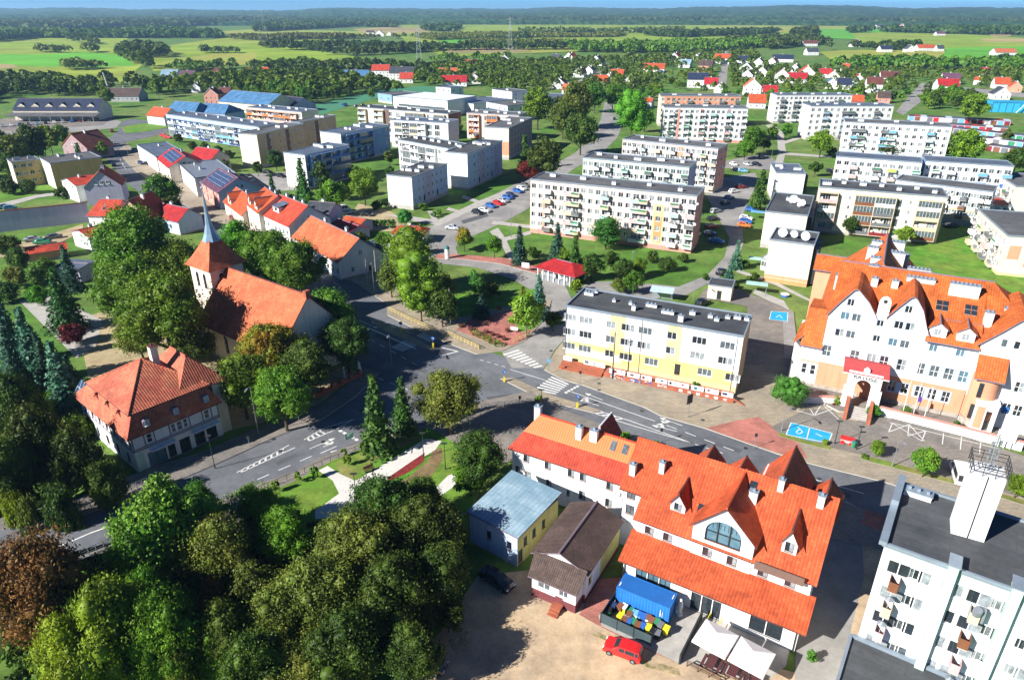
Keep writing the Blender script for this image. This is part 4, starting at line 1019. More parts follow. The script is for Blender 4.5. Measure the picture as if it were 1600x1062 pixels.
block('white and pale green block with messy balconies to the right of the loggia block', (1400,282),(1552,301),11,10,
      {'F':'wwwwwwwwwbwwbwwbb'},3,2.8, wall='white', roof='bitumen_light', chim=0, paint=[('F',.4,1,0,1.0,'paleyellow'),('F',.55,1,1.0,2.0,'mint'),('F',.85,.855,0,3,'grey')], bcols=('brown','grey','white','pink'), dish=.2)
# right edge
def exR(root, W_, D, H_):
    for i in range(14):
        z = rng.uniform(1.5, H_-1); y = rng.uniform(1, D-1); inst('satellite_dish', dish_mesh(.45), root, (-.4, y, z), -math.pi/2+rng.uniform(0,1))
block('cream block at the right edge with two peach rectangles on its end wall', (1575,369),(1680,377),10,26,
      {'F':'.','L':'bwbwbwbw'},3,2.9, wall='cream', roof='bitumen_light', chim=0, plinth='paleyellow', paint=[('F',.08,.26,1.2,2.4,'peach'),('F',.36,.5,.6,2.4,'peach')], bcols=('white','grey','pink','beige'), dish=.5, extra=exR, group='cream blocks at the right edge')
block('cream block with balconies at the right edge behind the one with peach rectangles', (1588,292),(1680,297),10,22,{'F':'.','L':'bwbwbw'},3,2.9, wall='cream', roof='bitumen_light', chim=0, bcols=('white','grey','pink'), dish=.4, group='cream blocks at the right edge')
block('low white building with a red roof edge beside the green lawn at the right edge', (1552,322),(1580,324),5,12,{'F':'ww','L':'www'},2,2.3, wall='white', roof='tile_red', chim=0, z0=.2)
# stepped block with dishes (three units)
GD = 'stepped cream block with satellite dishes'
def exd(k):
    def f(root, W_, D, H_):
        for i in range(k):
            x, y = W_*rng.uniform(.2,.8), D*rng.uniform(.2,.8)
            MB().tube((x,y,H_),(x,y,H_+1.4),.05,5).build('dish_mast', M['metal_grey'], root); inst('satellite_dish', dish_mesh(rng.choice([.6,.9,1.1])), root, (x, y-.1, H_+1.2), rng.uniform(-.5,.1))
        loggia(root,W_,D,H_,.1,.9,2,3,2.8,.7,('navy','grey','black'),'R',1.2,'metal_dark')
    return f
block('white dark-roofed end unit at the back of the stepped row near the town hall', (1213,270),(1259,272),10,16,{'F':'.','R':'ww'},3,2.8, wall='white', roof='bitumen_blue', chim=2, extra=exd(1))
block('middle unit of the stepped row with large white satellite dishes on its dark roof', (1196,331),(1262,338),10,24,{'F':'.','R':'wwww','L':'ww'},3,2.8, wall='cream', roof='bitumen', chim=1, extra=exd(6))
def excirc(root, W_, D, H_):
    exd(4)(root, W_, D, H_)
    m = MB(); n = 40
    for i in range(n):
        a, b = math.pi*i/n*1.0-.15, math.pi*(i+1)/n*1.0-.15
        m.add([(W_/2+4.1*math.cos(t)*r, -.012, 4.0+4.1*math.sin(t)*r) for t, r in ((a,1),(b,1),(b,.88),(a,.88))], [(3,2,1,0)])
    m.build('arc_stripe', M['white'], root)
    MB().box(2.8,-.02,4.6,W_-2.6,0.0,6.4).box(4.2,-.02,6.4,W_-4.0,0,7.0).build('wall_panel', M['white'], root)
block('peach front unit of the stepped row with a white arc painted on its end wall', (1203,375),(1272,384),10.3,11,{'F':'.','R':'ww'},3,2.9, wall='cream', roof='bitumen', chim=1, plinth='orange', paint=[('F',0,1,0,.25,'peach')], extra=excirc)
# yellow building by the junction
def exy(root, W_, D, H_):
    t = MB()
    for x, y in ((0.05,-.06),(W_*.455,-.06),(W_-.9,-.06)): t.tube((x,y,0),(x,y,H_),.06,6)
    t.build('downpipe', M['metal_grey'], root)
    for (u, v, w, h) in ((.03,.72,1.8,.5),(.06,.85,.8,.5),(.2,.6,.6,.4),(.3,.6,.6,.4),(.34,.35,.7,.9),(.42,.65,2,.5),(.53,.45,2.2,.5),(.62,.2,.9,1.1),(.66,.6,1,.6),(.76,.6,.8,.5),(.8,.5,.8,.5),(.85,.7,.8,.4),(.9,.75,1.2,.5),(.95,.75,.8,.5)):
        inst('chimney', chim_mesh(w, .6, h), root, (W_*u+1, D*v, H_+.1), 0)
    # low name board letters and advert boards are separate things
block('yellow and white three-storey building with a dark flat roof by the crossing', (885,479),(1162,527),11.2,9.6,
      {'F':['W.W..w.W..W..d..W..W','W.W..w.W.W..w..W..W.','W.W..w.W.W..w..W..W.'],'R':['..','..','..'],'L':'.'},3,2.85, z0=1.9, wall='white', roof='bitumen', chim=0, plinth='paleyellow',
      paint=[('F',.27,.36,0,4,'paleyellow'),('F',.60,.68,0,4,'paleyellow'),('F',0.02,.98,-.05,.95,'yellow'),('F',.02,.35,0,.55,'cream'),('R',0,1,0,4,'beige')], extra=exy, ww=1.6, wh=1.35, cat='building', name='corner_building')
# centre blocks
block('lower white unit with a blank front and lilac entrance side, beside the parking street', (604,274),(643,278),10.6,24,{'F':'.','R':['nwdwwdwn','nwwwwwwn','nwwwwwwn']},3,2.9, wall='white', roof='bitumen', chim=5, paint=[('R',0,1,0,4,'lightblue'),('R',.3,.55,0,4,'lilac')], ww=1.1)  # light blue and lilac right side: shade put into the wall colour
block('taller white and blue unit stepping up behind the lower white unit', (695,238),(730,241),13,30,{'F':'.','R':['nwdwwdwn','nwwwwwwn','nwwwwwwn','nwwwwwwn']},4,2.9, wall='white', roof='bitumen', chim=6, paint=[('R',0,1,0,4,'lightblue'),('R',.3,.5,0,4,'lilac'),('R',.75,.9,0,4,'lilac')], ww=1.1)  # right side's blue and lilac paint in the shade on white walls
def exl(u0,u1,n,fl,cols,fr='frame_white'):
    return lambda root,W_,D,H_: loggia(root,W_,D,H_,u0,u1,n,fl,2.8,.8,cols,'F',1.2,fr)
block('white block with three floors of recessed balconies behind the blue stepped one', (622,219),(700,233),12.5,12,{'F':'w.DDDD.wn','L':'.'},4,2.8, wall='white', roof='bitumen', chim=6, extra=exl(.12,.78,4,4,('white','grey')))
block('white and dark glass block with balconies behind the spruces, nearest of the blue pair', (443,239),(476,243),12.5,24,{'F':'.','R':'DDDDDDD'},4,2.8, wall='white', roof='bitumen_blue', chim=5, paint=[('R',0,1,0,4,'blue')], extra=lambda r,W_,D,H_: loggia(r,W_,D,H_,.08,.95,4,4,2.8,.8,('navy','blue','grey'),'R',1.2,'blue'))  # blue of the right side is shade worked into the colour
block('blue and white block with dark balconies, farther of the blue pair', (500,206),(532,210),12.5,30,{'F':'.','R':'DDDDnnw'},4,2.8, wall='white', roof='bitumen_blue', chim=6, paint=[('R',0,1,0,4,'blue')], extra=lambda r,W_,D,H_: loggia(r,W_,D,H_,.08,.6,4,4,2.8,.8,('navy','blue','black'),'R',1.2,'blue'))  # right side coloured blue for the shade it stands in
block('beige block with brown vertical bands and a sunlit blank end wall', (372,209),(401,211),13.6,32,{'F':'.','R':'nwwnwwnwwn','L':'.'},4,2.9, wall='beige', roof='bitumen_light', chim=3, paint=[('F',0,1,-1,5,'cream'),('R',.18,.26,0.3,4,'brown'),('R',.58,.66,.3,4,'brown')], ww=1.0)
block('beige rear unit of the brown-banded block, stepping back to the right', (455,191),(468,192),13.6,26,{'F':'.','R':'nwwnwwn'},4,2.9, wall='beige', roof='bitumen_light', chim=3, paint=[('R',.4,.5,0.3,4,'brown')], ww=1.0)
block('long blue-grey block of balconies with a grey-blue roof near the roundabout', (259,179),(403,199),10.5,13,{'F':'DDDDDDDDDDDDDDDD','R':'.','L':'.'},3,2.9, wall='lightblue', roof='bitumen_blue', chim=8, extra=lambda r,W_,D,H_: loggia(r,W_,D,H_,.03,.97,14,3,2.9,.5,('sky','grey','white','navy'),'F',1.2,'lightblue'))
block('cream block with brick-red balconies behind the long blue-grey block', (385,168),(471,176),12,12,{'F':'wDDwDDDDwD'},4,2.6, wall='cream', roof='bitumen_blue', chim=6, extra=lambda r,W_,D,H_: loggia(r,W_,D,H_,.02,.92,9,4,2.6,.8,('orange','beige','pink'),'F',1.2,'peach'))
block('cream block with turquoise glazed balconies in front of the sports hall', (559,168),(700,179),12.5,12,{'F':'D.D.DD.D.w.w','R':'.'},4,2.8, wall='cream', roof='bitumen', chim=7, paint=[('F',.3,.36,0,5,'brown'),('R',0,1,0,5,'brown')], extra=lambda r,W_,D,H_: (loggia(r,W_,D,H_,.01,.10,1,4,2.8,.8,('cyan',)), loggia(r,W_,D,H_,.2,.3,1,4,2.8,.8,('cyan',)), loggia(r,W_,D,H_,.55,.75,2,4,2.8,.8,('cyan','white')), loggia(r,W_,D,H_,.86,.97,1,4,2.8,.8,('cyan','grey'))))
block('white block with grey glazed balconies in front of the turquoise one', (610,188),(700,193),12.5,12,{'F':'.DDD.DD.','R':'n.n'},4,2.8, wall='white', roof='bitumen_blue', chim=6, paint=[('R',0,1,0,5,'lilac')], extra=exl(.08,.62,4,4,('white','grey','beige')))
block('pale pink block with salmon balcony strips to the right of the sports hall', (729,177),(811,181),12.5,12,{'F':'.D.D.D.ww','R':'.'},4,2.8, wall='pinkish', roof='bitumen_light', chim=5, extra=lambda r,W_,D,H_: (loggia(r,W_,D,H_,.05,.25,2,4,2.8,.8,('pink','orange','white'),'F',1.2,'peach'), loggia(r,W_,D,H_,.4,.6,2,4,2.8,.8,('pink','orange'),'F',1.2,'peach')))
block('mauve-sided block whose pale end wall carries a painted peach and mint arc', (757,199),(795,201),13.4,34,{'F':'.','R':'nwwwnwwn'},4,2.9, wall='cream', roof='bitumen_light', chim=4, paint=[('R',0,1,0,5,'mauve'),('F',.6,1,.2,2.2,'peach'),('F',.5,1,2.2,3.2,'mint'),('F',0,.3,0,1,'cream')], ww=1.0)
block('small white flat-roofed annex tucked between the blue blocks', (603,205),(628,210),5,12,{'F':'ww','R':'w'},1,3, wall='lightblue', roof='bitumen_blue', chim=0, cat='building')
block('narrow white pump building among trees far beyond the blocks', (769,140),(800,144),9,14,{'F':'ww','R':'ww'},2,3, wall='white', roof='bitumen_light', chim=1, cat='building')
block('white school wing with a flat roof right of the sports hall', (760,160),(793,166),9,20,{'F':'wwww','R':'www'},2,3.2, wall='white', roof='bitumen_light', chim=1, cat='building')
block('grey long workshop building behind the lime-green tree', (782,176),(890,148),6,16,{'F':'wwwwwwwwww','R':'www'},1,3.2, wall='lilac', roof='bitumen_blue', chim=0, cat='building')
# sports hall
def exs(root, W_, D, H_):
    m = MB(); m.box(W_*.1, -.2, H_*.45, W_*.95, -.02, H_*.58); m.build('window_band', M['glass_mid'], root)
block('large white-roofed sports hall with a tall white front', (614,151),(699,158),9.5,30,{'F':['.wwwwwwwwwwww.','.............'],'R':'.','L':'.'},2,4.2, wall='white', roof='metal_white', chim=0, extra=exs, cat='sports hall', name='sports_hall')
block('low blue-sided wing on the left of the sports hall', (590,146),(612,149),6,22,{'F':'ww','L':'www'},1,4, wall='blue', roof='bitumen_light', chim=0, cat='building')
block('grey-roofed lower hall attached to the right of the sports hall', (700,158),(740,163),6.5,34,{'F':'wwww','R':'wwww'},1,4.5, wall='white', roof='bitumen_blue', chim=0, cat='building')
block('small white building behind the sports hall beside the red roofs', (681,136),(704,138),7,14,{'F':'www','R':'ww'},2,3, wall='white', roof='bitumen_blue', chim=0, cat='building')
# yellow flats on the left
block('ochre three-storey block with a cream end wall, left of the ochre pair', (18,255),(62,250),9,9,{'F':'wwwn','L':'.'},3,2.8, z0=.5, wall='ochre', roof='bitumen_light', chim=2, paint=[('L',0,1,0,4,'cream'),('F',0,.04,0,4,'cream')])
block('ochre block with a plain side wall, right of the ochre pair', (62,247),(78,256),9.6,17,{'F':'.n.','R':'.'},3,2.8, z0=.5, wall='cream', roof='bitumen_light', chim=4, paint=[('R',0,1,0,4,'ochre')])
# long row garages
def garages(label, a, b, h, D, cols, group='rows of lock-up garages at the estate edge'):
    A, ang, W_ = frame_from(a, b, h); A.z = 0; root = empty('garage_row', A, ang, label, 'garages', group); foot(A, ang, 0, 0, W_, D)
    n = int(W_/3.2); m = MB(); m.box(0,0,-.3,W_,D,h); m.build('wall', M['lilac'], root)
    for i in range(n):
        x = W_*i/n; MB().box(x+.3,-.05,0,x+W_/n-.3,-.005,2.2).build('garage_door', M['p_'+rng.choice(cols)], root)
        MB().box(x,-.25,h+.005,x+W_/n-.08,D+.1,h+.14).build('roof', M[rng.choice(['bitumen_blue','bitumen_light','metal_white','tile_purple','tile_red','bitumen','lightblue'])], root)
gc = ('sky','burg','grey','white','brown','red','green')
for i, (a, b) in enumerate((((1420,181),(1580,189)),((1412,190),(1575,200)),((1490,200),(1600,212)),((1528,214),(1600,222)),((1540,226),(1590,233)))):
    garages('row of lock-up garages with mixed coloured roofs, %s' % ['farthest of the rows','second farthest row','middle row ending at the right edge','short row second nearest the blocks','short row nearest the blocks'][i], a, b, 2.6, 6, gc)
# bottom right tower block, seen from above
def extb(root, W_, D, H_):
    for u, v, w in ((.06,.93,2.2),(.80,.80,2.6)):
        inst('chimney', chim_mesh(w, .8, .5, 'metal_white', 'flash'), root, (W_*u+.6, D*v-.5, H_+.1), 0)
    for u in (.375, .695):
        MB().box(W_*u-.35,-.6,-.5,W_*u+.35,.9,H_+.75).build('fire_wall', M['green'], root); MB().box(W_*u-.45,-.7,H_+.76,W_*u+.45,1.0,H_+.86).build('coping', M['flash'], root)
    MB().box(-.45,-.2,H_+.1,.15,D*.55,H_+.5).box(-.45,D*.56,H_+.1,.15,D+.2,H_+1.0).build('parapet', M['flash'], root)
b6 = block('tall white block of flats with balconies at the lower right corner', (1382,852),(1690,962),20,9.8,
      {'F':'..b.nw..nw..b.nw..nw..b','L':'.'},6,2.8, z0=2.6, wall='white', roof='bitumen', chim=0, paint=[('F',.22,.36,5.2,6.3,'mint'),('F',0,1,5.85,6.3,'mint'),('F',.47,.50,0,6,'mint'),('L',0,1,-1,7,'cream'),('F',.25,.31,3.2,5.2,'mint')], bcols=('beige','teal','pink','white','beige','brown'), dish=.10, extra=extb, ww=1.35, wh=1.35, name='tower_block')

A, ang, W_ = frame_from((1382,852),(1690,962),20); c_, s_ = math.cos(ang), math.sin(ang); r0 = empty('low_annex', (A.x-.5*c_+8*s_, A.y-.5*s_-8*c_, 0), ang, 'lower flat dark-roofed annex in front of the lower right block of flats', 'building')
foot(r0.location, ang, 0, 0, 8.4, 8)
MB().box(0,0,-.5,8.4,7.98,9.3).build('wall', M['cream'], r0); MB().box(-.15,-.15,9.31,8.55,7.97,9.45,1,0).box(-.15,-.15,9.46,.1,7.97,9.7,1).box(.1,7.7,9.46,8.55,7.97,9.8,1).build('roof', [M['bitumen'], M['flash']], r0)
# ---------------------------------------------------------------- individual buildings, in their own frames
class Site:
    def __init__(s, A, ang, name, label, cat, group=None, z=0.0):
        s.A = Vector((A[0], A[1], z)); s.a = RD(ang); s.root = empty(name, s.A, s.a, label, cat, group)
    def loc(s, px, py, z):
        q = P(px, py, z); dx, dy = q.x-s.A.x, q.y-s.A.y; c, n = math.cos(s.a), math.sin(s.a)
        return (dx*c+dy*n, -dx*n+dy*c)
    def foot(s, x0, y0, x1, y1, pad=1.0): foot(s.A, s.a, x0, y0, x1, y1, pad)
    def win(s, x, y, z, w, h, side='F', **k): return put_window(s.root, x, y, z, SIDES[side][1], w, h, **k)
def text_mesh(txt, size, m, ext=0.03, bold=0.0):
    c = bpy.data.curves.new(txt, 'FONT'); c.body = txt; c.size = size; c.extrude = ext; c.align_x = 'CENTER'; c.offset = bold
    o = bpy.data.objects.new('tmp', c); COL.objects.link(o); bpy.context.view_layer.update()
    me = bpy.data.meshes.new_from_object(o.evaluated_get(bpy.context.evaluated_depsgraph_get())); bpy.data.objects.remove(o)
    me.materials.clear(); me.materials.append(m); return me
def lettering(name, root, txt, x, y, z, size, m, ang=0.0, bold=0.0):
    o = bpy.data.objects.new(name, text_mesh(txt, size, m, .03, bold)); COL.objects.link(o); o.parent = root
    o.location = (x, y, z); o.rotation_euler = (math.pi/2, 0, ang); return o
def chimney_at(st, px, py, z, w, d, h, m='chimney_white', cap='flash'):
    x, y = st.loc(px, py, z); return inst('chimney', chim_mesh(w, d, h, m, cap), st.root, (x, y, z-h-.5))

# ================= town hall
th = Site((50.1,108.2), -28, 'town_hall', 'big white and peach town hall with bright orange roofs and curved gables', 'town hall'); th.foot(-2,-9,36,38)
R_ = th.root
wl = MB(); wm = [M['white'], M['peach'], M['lightblue'], M['stone']]
def rects(lst): return [(x-w/2, x+w/2, z, z+h) for x, z, w, h in lst]
# left low wing (x 0..3)
H0 = [(.9,2.6,.8,1.9),(2.3,2.6,.8,1.9)]
wl.wall(0,0,3.0,0,-.5,8.2,rects(H0),.2,0,None,[(0,3.0,4.9,5.2,1)]); wl.wall(0,12,0,0,-.5,8.2,(),.2,0)
# gable section one, tower bay, gable two
G1 = [(5.9,16.2,1.0,1.2),(5.5,13.7,1.25,1.3),(7.2,13.7,1.25,1.3),(5.2,10.6,1.3,1.3),(6.9,10.6,1.3,1.3),(3.9,6.6,1.3,2.0),(8.2,6.6,1.3,2.0)]
wl.wall(3.0,0,9.9,0,-.5,12.5,rects([(x-3.0,z,w,h) for x,z,w,h in G1]),.22,0,Gable([(0,14.4),(1.2,16.4),(2.9,18.9),(3.4,19.2),(3.9,18.9),(5.6,17.2),(6.9,15.2)]),[(0,6.9,1,5.4,1),(1.6,4.5,6.6,8.6,2)])
wl.wall(3.0,3.5,3.0,0,7,14.3,(),.2,0)
TB = [(.85,13.6,1.0,1.1),(.85,10.9,1.0,1.1),(.85,6.6,1.3,2.0)]
wl.wall(9.9,-.12,11.6,-.12,4,17.8,rects(TB),.2,0,Gable([(0,17.8),(.12,18.3),(.4,18.7),(.85,18.9),(1.3,18.7),(1.58,18.3),(1.7,17.8)]))
wl.wall(9.9,.3,9.9,-.12,4,17.8,(),.1,0); wl.wall(11.6,-.12,11.6,.3,4,17.8,(),.1,0)
wl.dome((10.75,-.14,17.95),.32,.04,.32,12,6,4)
G2 = [(14.2,16.6,1.0,1.2),(13.4,13.7,1.25,1.3),(15.0,13.7,1.25,1.3),(13.2,10.6,1.25,1.3),(14.9,10.6,1.25,1.3),(12.6,6.6,1.25,2.0),(15.2,6.6,1.3,2.0),(14.6,2.6,1.1,1.9),(16.5,2.6,1.1,1.9)]
wl.wall(11.6,0,17.6,0,-.5,12.5,rects([(x-11.6,z,w,h) for x,z,w,h in G2]),.22,0,Gable([(0,15.6),(1.2,17.4),(2.5,19.2),(2.9,19.4),(3.4,19.1),(4.6,17.4),(5.6,14.8),(6.0,13.9)]),[(0,6.0,1,5.4,1),(3.5,4.4,2.6,4.5,2)])
wl.wall(17.6,0,17.6,3.5,8,14.0,(),.2,0)
wl.wall(9.9,0,11.6,0,-.5,4.2,(),.2,1)
RC = [(18.9,10.9,1.1,1.2),(22.6,10.9,1.1,1.2)]+[(17.9+2.0*i,6.6,1.25,2.0) for i in range(4)]+[(18.6+1.9*i,2.6,1.1,1.9) for i in range(3)]
wl.wall(17.6,.02,24.8,.02,-.5,12.9,rects([(x-17.6,z,w,h) for x,z,w,h in RC]),.22,0,None,[(0,7.2,1,5.4,1),(0,6.6,6.5,8.7,2),(0,4.9,2.5,4.6,2)])
G3 = [(27.6,13.9,.8,1.3),(29.2,13.9,.8,1.3)]+[(30.5,3.0,1.1,1.9),(32,3.0,1.1,1.9),(31.2,7.0,1.2,1.8)]
wl.wall(24.8,-.5,34.0,-.5,-.5,12.9,rects([(x-24.8,z,w,h) for x,z,w,h in G3]),.22,0,Gable([(0,14.0),(2.2,16.4),(3.9,18.4),(4.6,18.8),(5.3,18.4),(7.0,16.4),(9.2,14.0)]),[(0,4.2,1,5.0,1)])
wl.wall(24.8,3,24.8,-.5,6,13.9,(),.2,0); wl.wall(34,-.5,34,22,-.5,13,(),.2,0)
wl.wall(34,22,3,22,-.5,13,(),.2,0); wl.wall(3,12,0,12,-.5,8,(),.2,0); wl.wall(3,24,3,3.5,7,13.5,(),.2,0)
wl.wall(1.5,33.5,1.5,12,-.5,12,rects([(3,6,1.4,1.4),(7,6,1.4,1.4),(11,6,1.4,1.4)]),.2,1,None,[(0,21.5,6,12,0)]); wl.wall(17.5,22,17.5,33.5,-.5,12,(),.2,0)
# stone plinth
wl.box(-.05,-.12,-.5,9.9,-.002,1.0,3); wl.box(13.4,-.12,-.5,24.75,-.002,1.1,3)
wl.build('wall', wm+[M['frame_dark']], R_)
for lst, y in ((H0,0),(G1,0),(G2,0),(RC,.02),(G3,-.5)):
    for x, z, w, h in lst: th.win(x, y, z, w, h, tran=1 if h > 1.7 else 0, split=True, pane='dark' if z < 4 or z > 16 else rng.choice(['mid','half','mid','sky','dark']))
sr = MB()
for lst, y in ((G1,0),(G2,0),(RC,.02),([(9.9+t[0],)+t[1:] for t in TB],-.12)):
    for x, z, w, h in lst:
        for a in ((x-w/2-.14,z-.14,x-w/2,z+h+.14),(x+w/2,z-.14,x+w/2+.14,z+h+.14),(x-w/2,z+h,x+w/2,z+h+.14),(x-w/2,z-.14,x+w/2,z-.055)): sr.box(a[0],y-.035,a[1],a[2],y-.003,a[3])
sr.build('window_surround', W('surround',(.40,.46,.54)), R_)['kind'] = 'stuff'
for x, z, w, h in TB: th.win(9.9+x, -.12, z, w, h, split=True, pane='dark' if z > 9 else 'curtain')
# roofs
TO = [M['tile_bright'], M['trim_purple']]
rf = MB()
def gtop(pts, x0, y0, y1, t=.2):
    for (xa,za),(xb,zb) in zip(pts, pts[1:]):
        rf.slab([(x0+xa,y0-.35,za+t),(x0+xb,y0-.35,zb+t),(x0+xb,y1,zb+t),(x0+xa,y1,za+t)], t, 0, 1)
gtop([(-.5,13.6),(0,14.4),(1.2,16.4),(2.9,18.9),(3.4,19.2),(3.9,18.9),(5.6,17.2),(6.9,15.2),(7.1,14.8)], 3.0, 0, 9)
gtop([(-.2,15.2),(0,15.6),(1.2,17.4),(2.5,19.2),(2.9,19.4),(3.4,19.1),(4.6,17.4),(5.6,14.8),(6.5,13.0)], 11.6, 0, 9)
gtop([(-.5,13.5),(0,14.0),(2.2,16.4),(3.9,18.4),(4.6,18.8),(5.3,18.4),(7.0,16.4),(9.2,14.0),(9.8,13.4)], 24.8, -.5, 12)
pitched(R_, rf, 3.2,0.8, 33.8,22, 13.2,19.9,'x',0,8, o=.5, mi=0, edge=1, t=.18)
pitched(R_, rf, 1.5,5.5, 17.4,33.5, 12.2,20.3,'y',6.5,1.6, o=.6, mi=0, edge=1, t=.2)
rf.slab([(17.4,-.8,12.9),(24.9,-.8,12.9),(24.9,3.4,15.4),(17.4,3.4,15.4)],.2,0,1)
rf.slab([(17.4,3.3,15.45),(24.9,3.3,15.45),(24.9,11.4,20.05),(17.4,11.4,20.05)],.2,0,1)
rf.slab([(-.4,-.5,8.0),(3.1,-.5,8.0),(3.1,3.8,13.4),(-.4,3.8,13.4)],.2,0,1); rf.slab([(-.4,3.8,13.4),(3.1,3.8,13.4),(3.1,12,12.2),(-.4,12,12.2)],.2,0,1)
rf.slab([(-1.6,.2,7.8),(-.3,.2,9.4),(-.3,9,9.4),(-1.6,9,7.8)],.2,0,1)
rf.build('roof', TO, R_)
MB().box(-1.5,2,-.5,-.02,12,7.6).build('side_wing', [M['white']], R_)
lr = MB(); lr.box(-2.2,32.6,-.5,3,37.4,11.2,0); pitched(R_, lr, -2.4,32.4,3.4,37.6,11.3,13.4,'x',0,0,mi=1,edge=2,t=.2)
lr.build('rear_wing', [M['peach'], M['tile_bright'], M['trim_purple']], R_)
for (px,py,z,w,d,h) in ((1372,373,20.5,1.8,1.2,2.4),(1366,382,20.5,1.8,1.2,2.4),(1370,398,20.5,1.6,1.2,2.2),(1367,410,20.5,1.6,1.2,2.2),(1336,412,17,1.8,1.2,2.2),(1317,426,17,2.0,1.3,2.4),(1404,374,20,2.6,1.4,2.6),(1404,390,20,2.6,1.4,2.4),(1415,394,19,1.6,1.4,2.4),(1369,430,19.5,1.0,.8,1.9),(1401,434,19.5,1.0,.8,1.9),(1438,416,20,3.6,1.0,2),(1441,430,20,4.2,1.0,1.8),(1511,440,20.5,4.2,1.0,1.8),(1549,483,18,1.2,1.0,2.2),(1577,463,18,2,1,2),(1583,478,18,2,1,2),(1530,438,20,1.5,.8,1)):
    chimney_at(th, px, py, z, w, d, h)
for x in (19.0, 23.0):
    y = 5.6; z0 = 16.95
    for i in (0,1):
        for j in (0,1):
            p = [(x-.85+i*.9, y-.9+j*.95), (x-.85+i*.9+.78, y-.9+j*.95+.83)]; f = lambda yy: 15.45+(yy-3.3)*.568+.1
            MB().slab([(p[0][0],p[0][1],f(p[0][1])),(p[1][0],p[0][1],f(p[0][1])),(p[1][0],p[1][1],f(p[1][1])),(p[0][0],p[1][1],f(p[1][1]))],.1,0,1).build('skylight', [M['glass_dark'], M['metal_grey']], R_)
for x in (18.9, 22.7):
    d = MB(); d.wall(-1.2,0,1.2,0,-.5,1.5,[(.7,1.7,.25,1.35)],.12,0,Gable([(0,1.5),(1.2,2.4),(2.4,1.5)])); d.wall(1.2,0,1.2,3,-.5,1.5); d.wall(-1.2,3,-1.2,0,-.5,1.5)
    o = d.build('dormer', [M['white']], R_, (x,.15,13.4)); r = MB(); pitched(o, r, -1.2,0,1.2,3.6,1.5,2.4,'y',o=.25,t=.12,og=.25); r.build('dormer_roof', TO, o); put_window(o,0,0,.25,0,1.0,1.1,pane='curtain')
# round turret with a plain lean roof
t = MB(); n = 20
for j, (z0, z1, mi) in enumerate(((-.5,1.6,1),(1.6,9.3,0))):
    rr = 2.05 if mi else 1.95
    for i in range(n):
        a, b = math.pi*(1+i/n), math.pi*(1+(i+1)/n)
        t.poly([(26.9+rr*math.cos(a),-.4+rr*math.sin(a),z0),(26.9+rr*math.cos(b),-.4+rr*math.sin(b),z0),(26.9+rr*math.cos(b),-.4+rr*math.sin(b),z1),(26.9+rr*math.cos(a),-.4+rr*math.sin(a),z1)], mi)
t.build('turret', [M['peach'], M['stone']], R_, smooth=False)
MB().slab([(24.9,-2.7,9.0),(28.9,-2.7,9.0),(28.9,-.4,12.3),(24.9,-.4,12.3)],.22,0,1).build('turret_roof', TO, R_)
MB().box(25.9,-2.42,5.8,26.5,-2.2,8.2).box(25.6,-2.42,2.0,26.1,-2.15,4.4).build('turret_window', [M['glass_dark']], R_)
pb = MB(); pb.wall(26.2,-2.9,29.2,-2.9,.5,5.2,[(1.6,2.4,.5,4.0)],.3,0,None,[(.3,1.4,.8,4.6,1)]); pb.wall(29.2,-2.9,29.2,-.5,.5,5.2,(),.2,0); pb.wall(26.2,-.5,26.2,-2.9,.5,5.2,(),.2,0); pb.box(26.1,-3.0,5.2,29.3,-.45,5.4,2); pb.build('side_porch', [M['white'], M['peach'], M['frame_white']], R_)
MB().box(29.9,-.64,3.4,30.9,-.52,4.3).build('plaque', M['p_blue'], R_)
# portico with RATUSZ
pt = MB()
def arch(mb, x0, x1, z0, z1, xa, xb, zs, y, ydep, mi):
    """wall panel with a round-headed opening"""
    cx = (xa+xb)/2; r = (xb-xa)/2; n = 12
    for yy, flip in ((y,0),(y+ydep,1)):
        q = [[(x0,yy,z0),(xa,yy,z0),(xa,yy,zs),(x0,yy,zs)], [(xb,yy,z0),(x1,yy,z0),(x1,yy,zs),(xb,yy,zs)]]
        for i in range(n):
            a, b = math.pi*(1-i/n), math.pi*(1-(i+1)/n)
            p = (cx+r*math.cos(a), zs+r*math.sin(a)); s2 = (cx+r*math.cos(b), zs+r*math.sin(b))
            q.append([(p[0],yy,p[1]),(s2[0],yy,s2[1]),(s2[0],yy,z1),(p[0],yy,z1)])
        q += [[(x0,yy,zs),(xa,yy,zs),(xa,yy,z1),(x0,yy,z1)], [(xb,yy,zs),(x1,yy,zs),(x1,yy,z1),(xb,yy,z1)]]
        for f in q: mb.poly(f[::-1] if flip else f, mi)
    for i in range(n):
        a, b = math.pi*(1-i/n), math.pi*(1-(i+1)/n)
        mb.poly([(cx+r*math.cos(a),y,zs+r*math.sin(a)),(cx+r*math.cos(a),y+ydep,zs+r*math.sin(a)),(cx+r*math.cos(b),y+ydep,zs+r*math.sin(b)),(cx+r*math.cos(b),y,zs+r*math.sin(b))], mi)
    for x, s in ((x0,1),(x1,-1),(xa,-1),(xb,1)):
        zt = z1 if x in (x0,x1) else zs
        f = [(x,y+ydep,z0),(x,y,z0),(x,y,zt),(x,y+ydep,zt)]; mb.poly(f if s > 0 else f[::-1], mi)
    mb.poly([(x0,y,z1),(x1,y,z1),(x1,y+ydep,z1),(x0,y+ydep,z1)], mi)
arch(pt, 7.9,12.9,.5,6.9,9.2,11.5,4.6,-4.6,.5,0)
pt.box(7.6,-4.7,-.1,8.4,-4.0,4.2,0); pt.box(12.4,-4.7,-.1,13.2,-4.0,4.2,0)
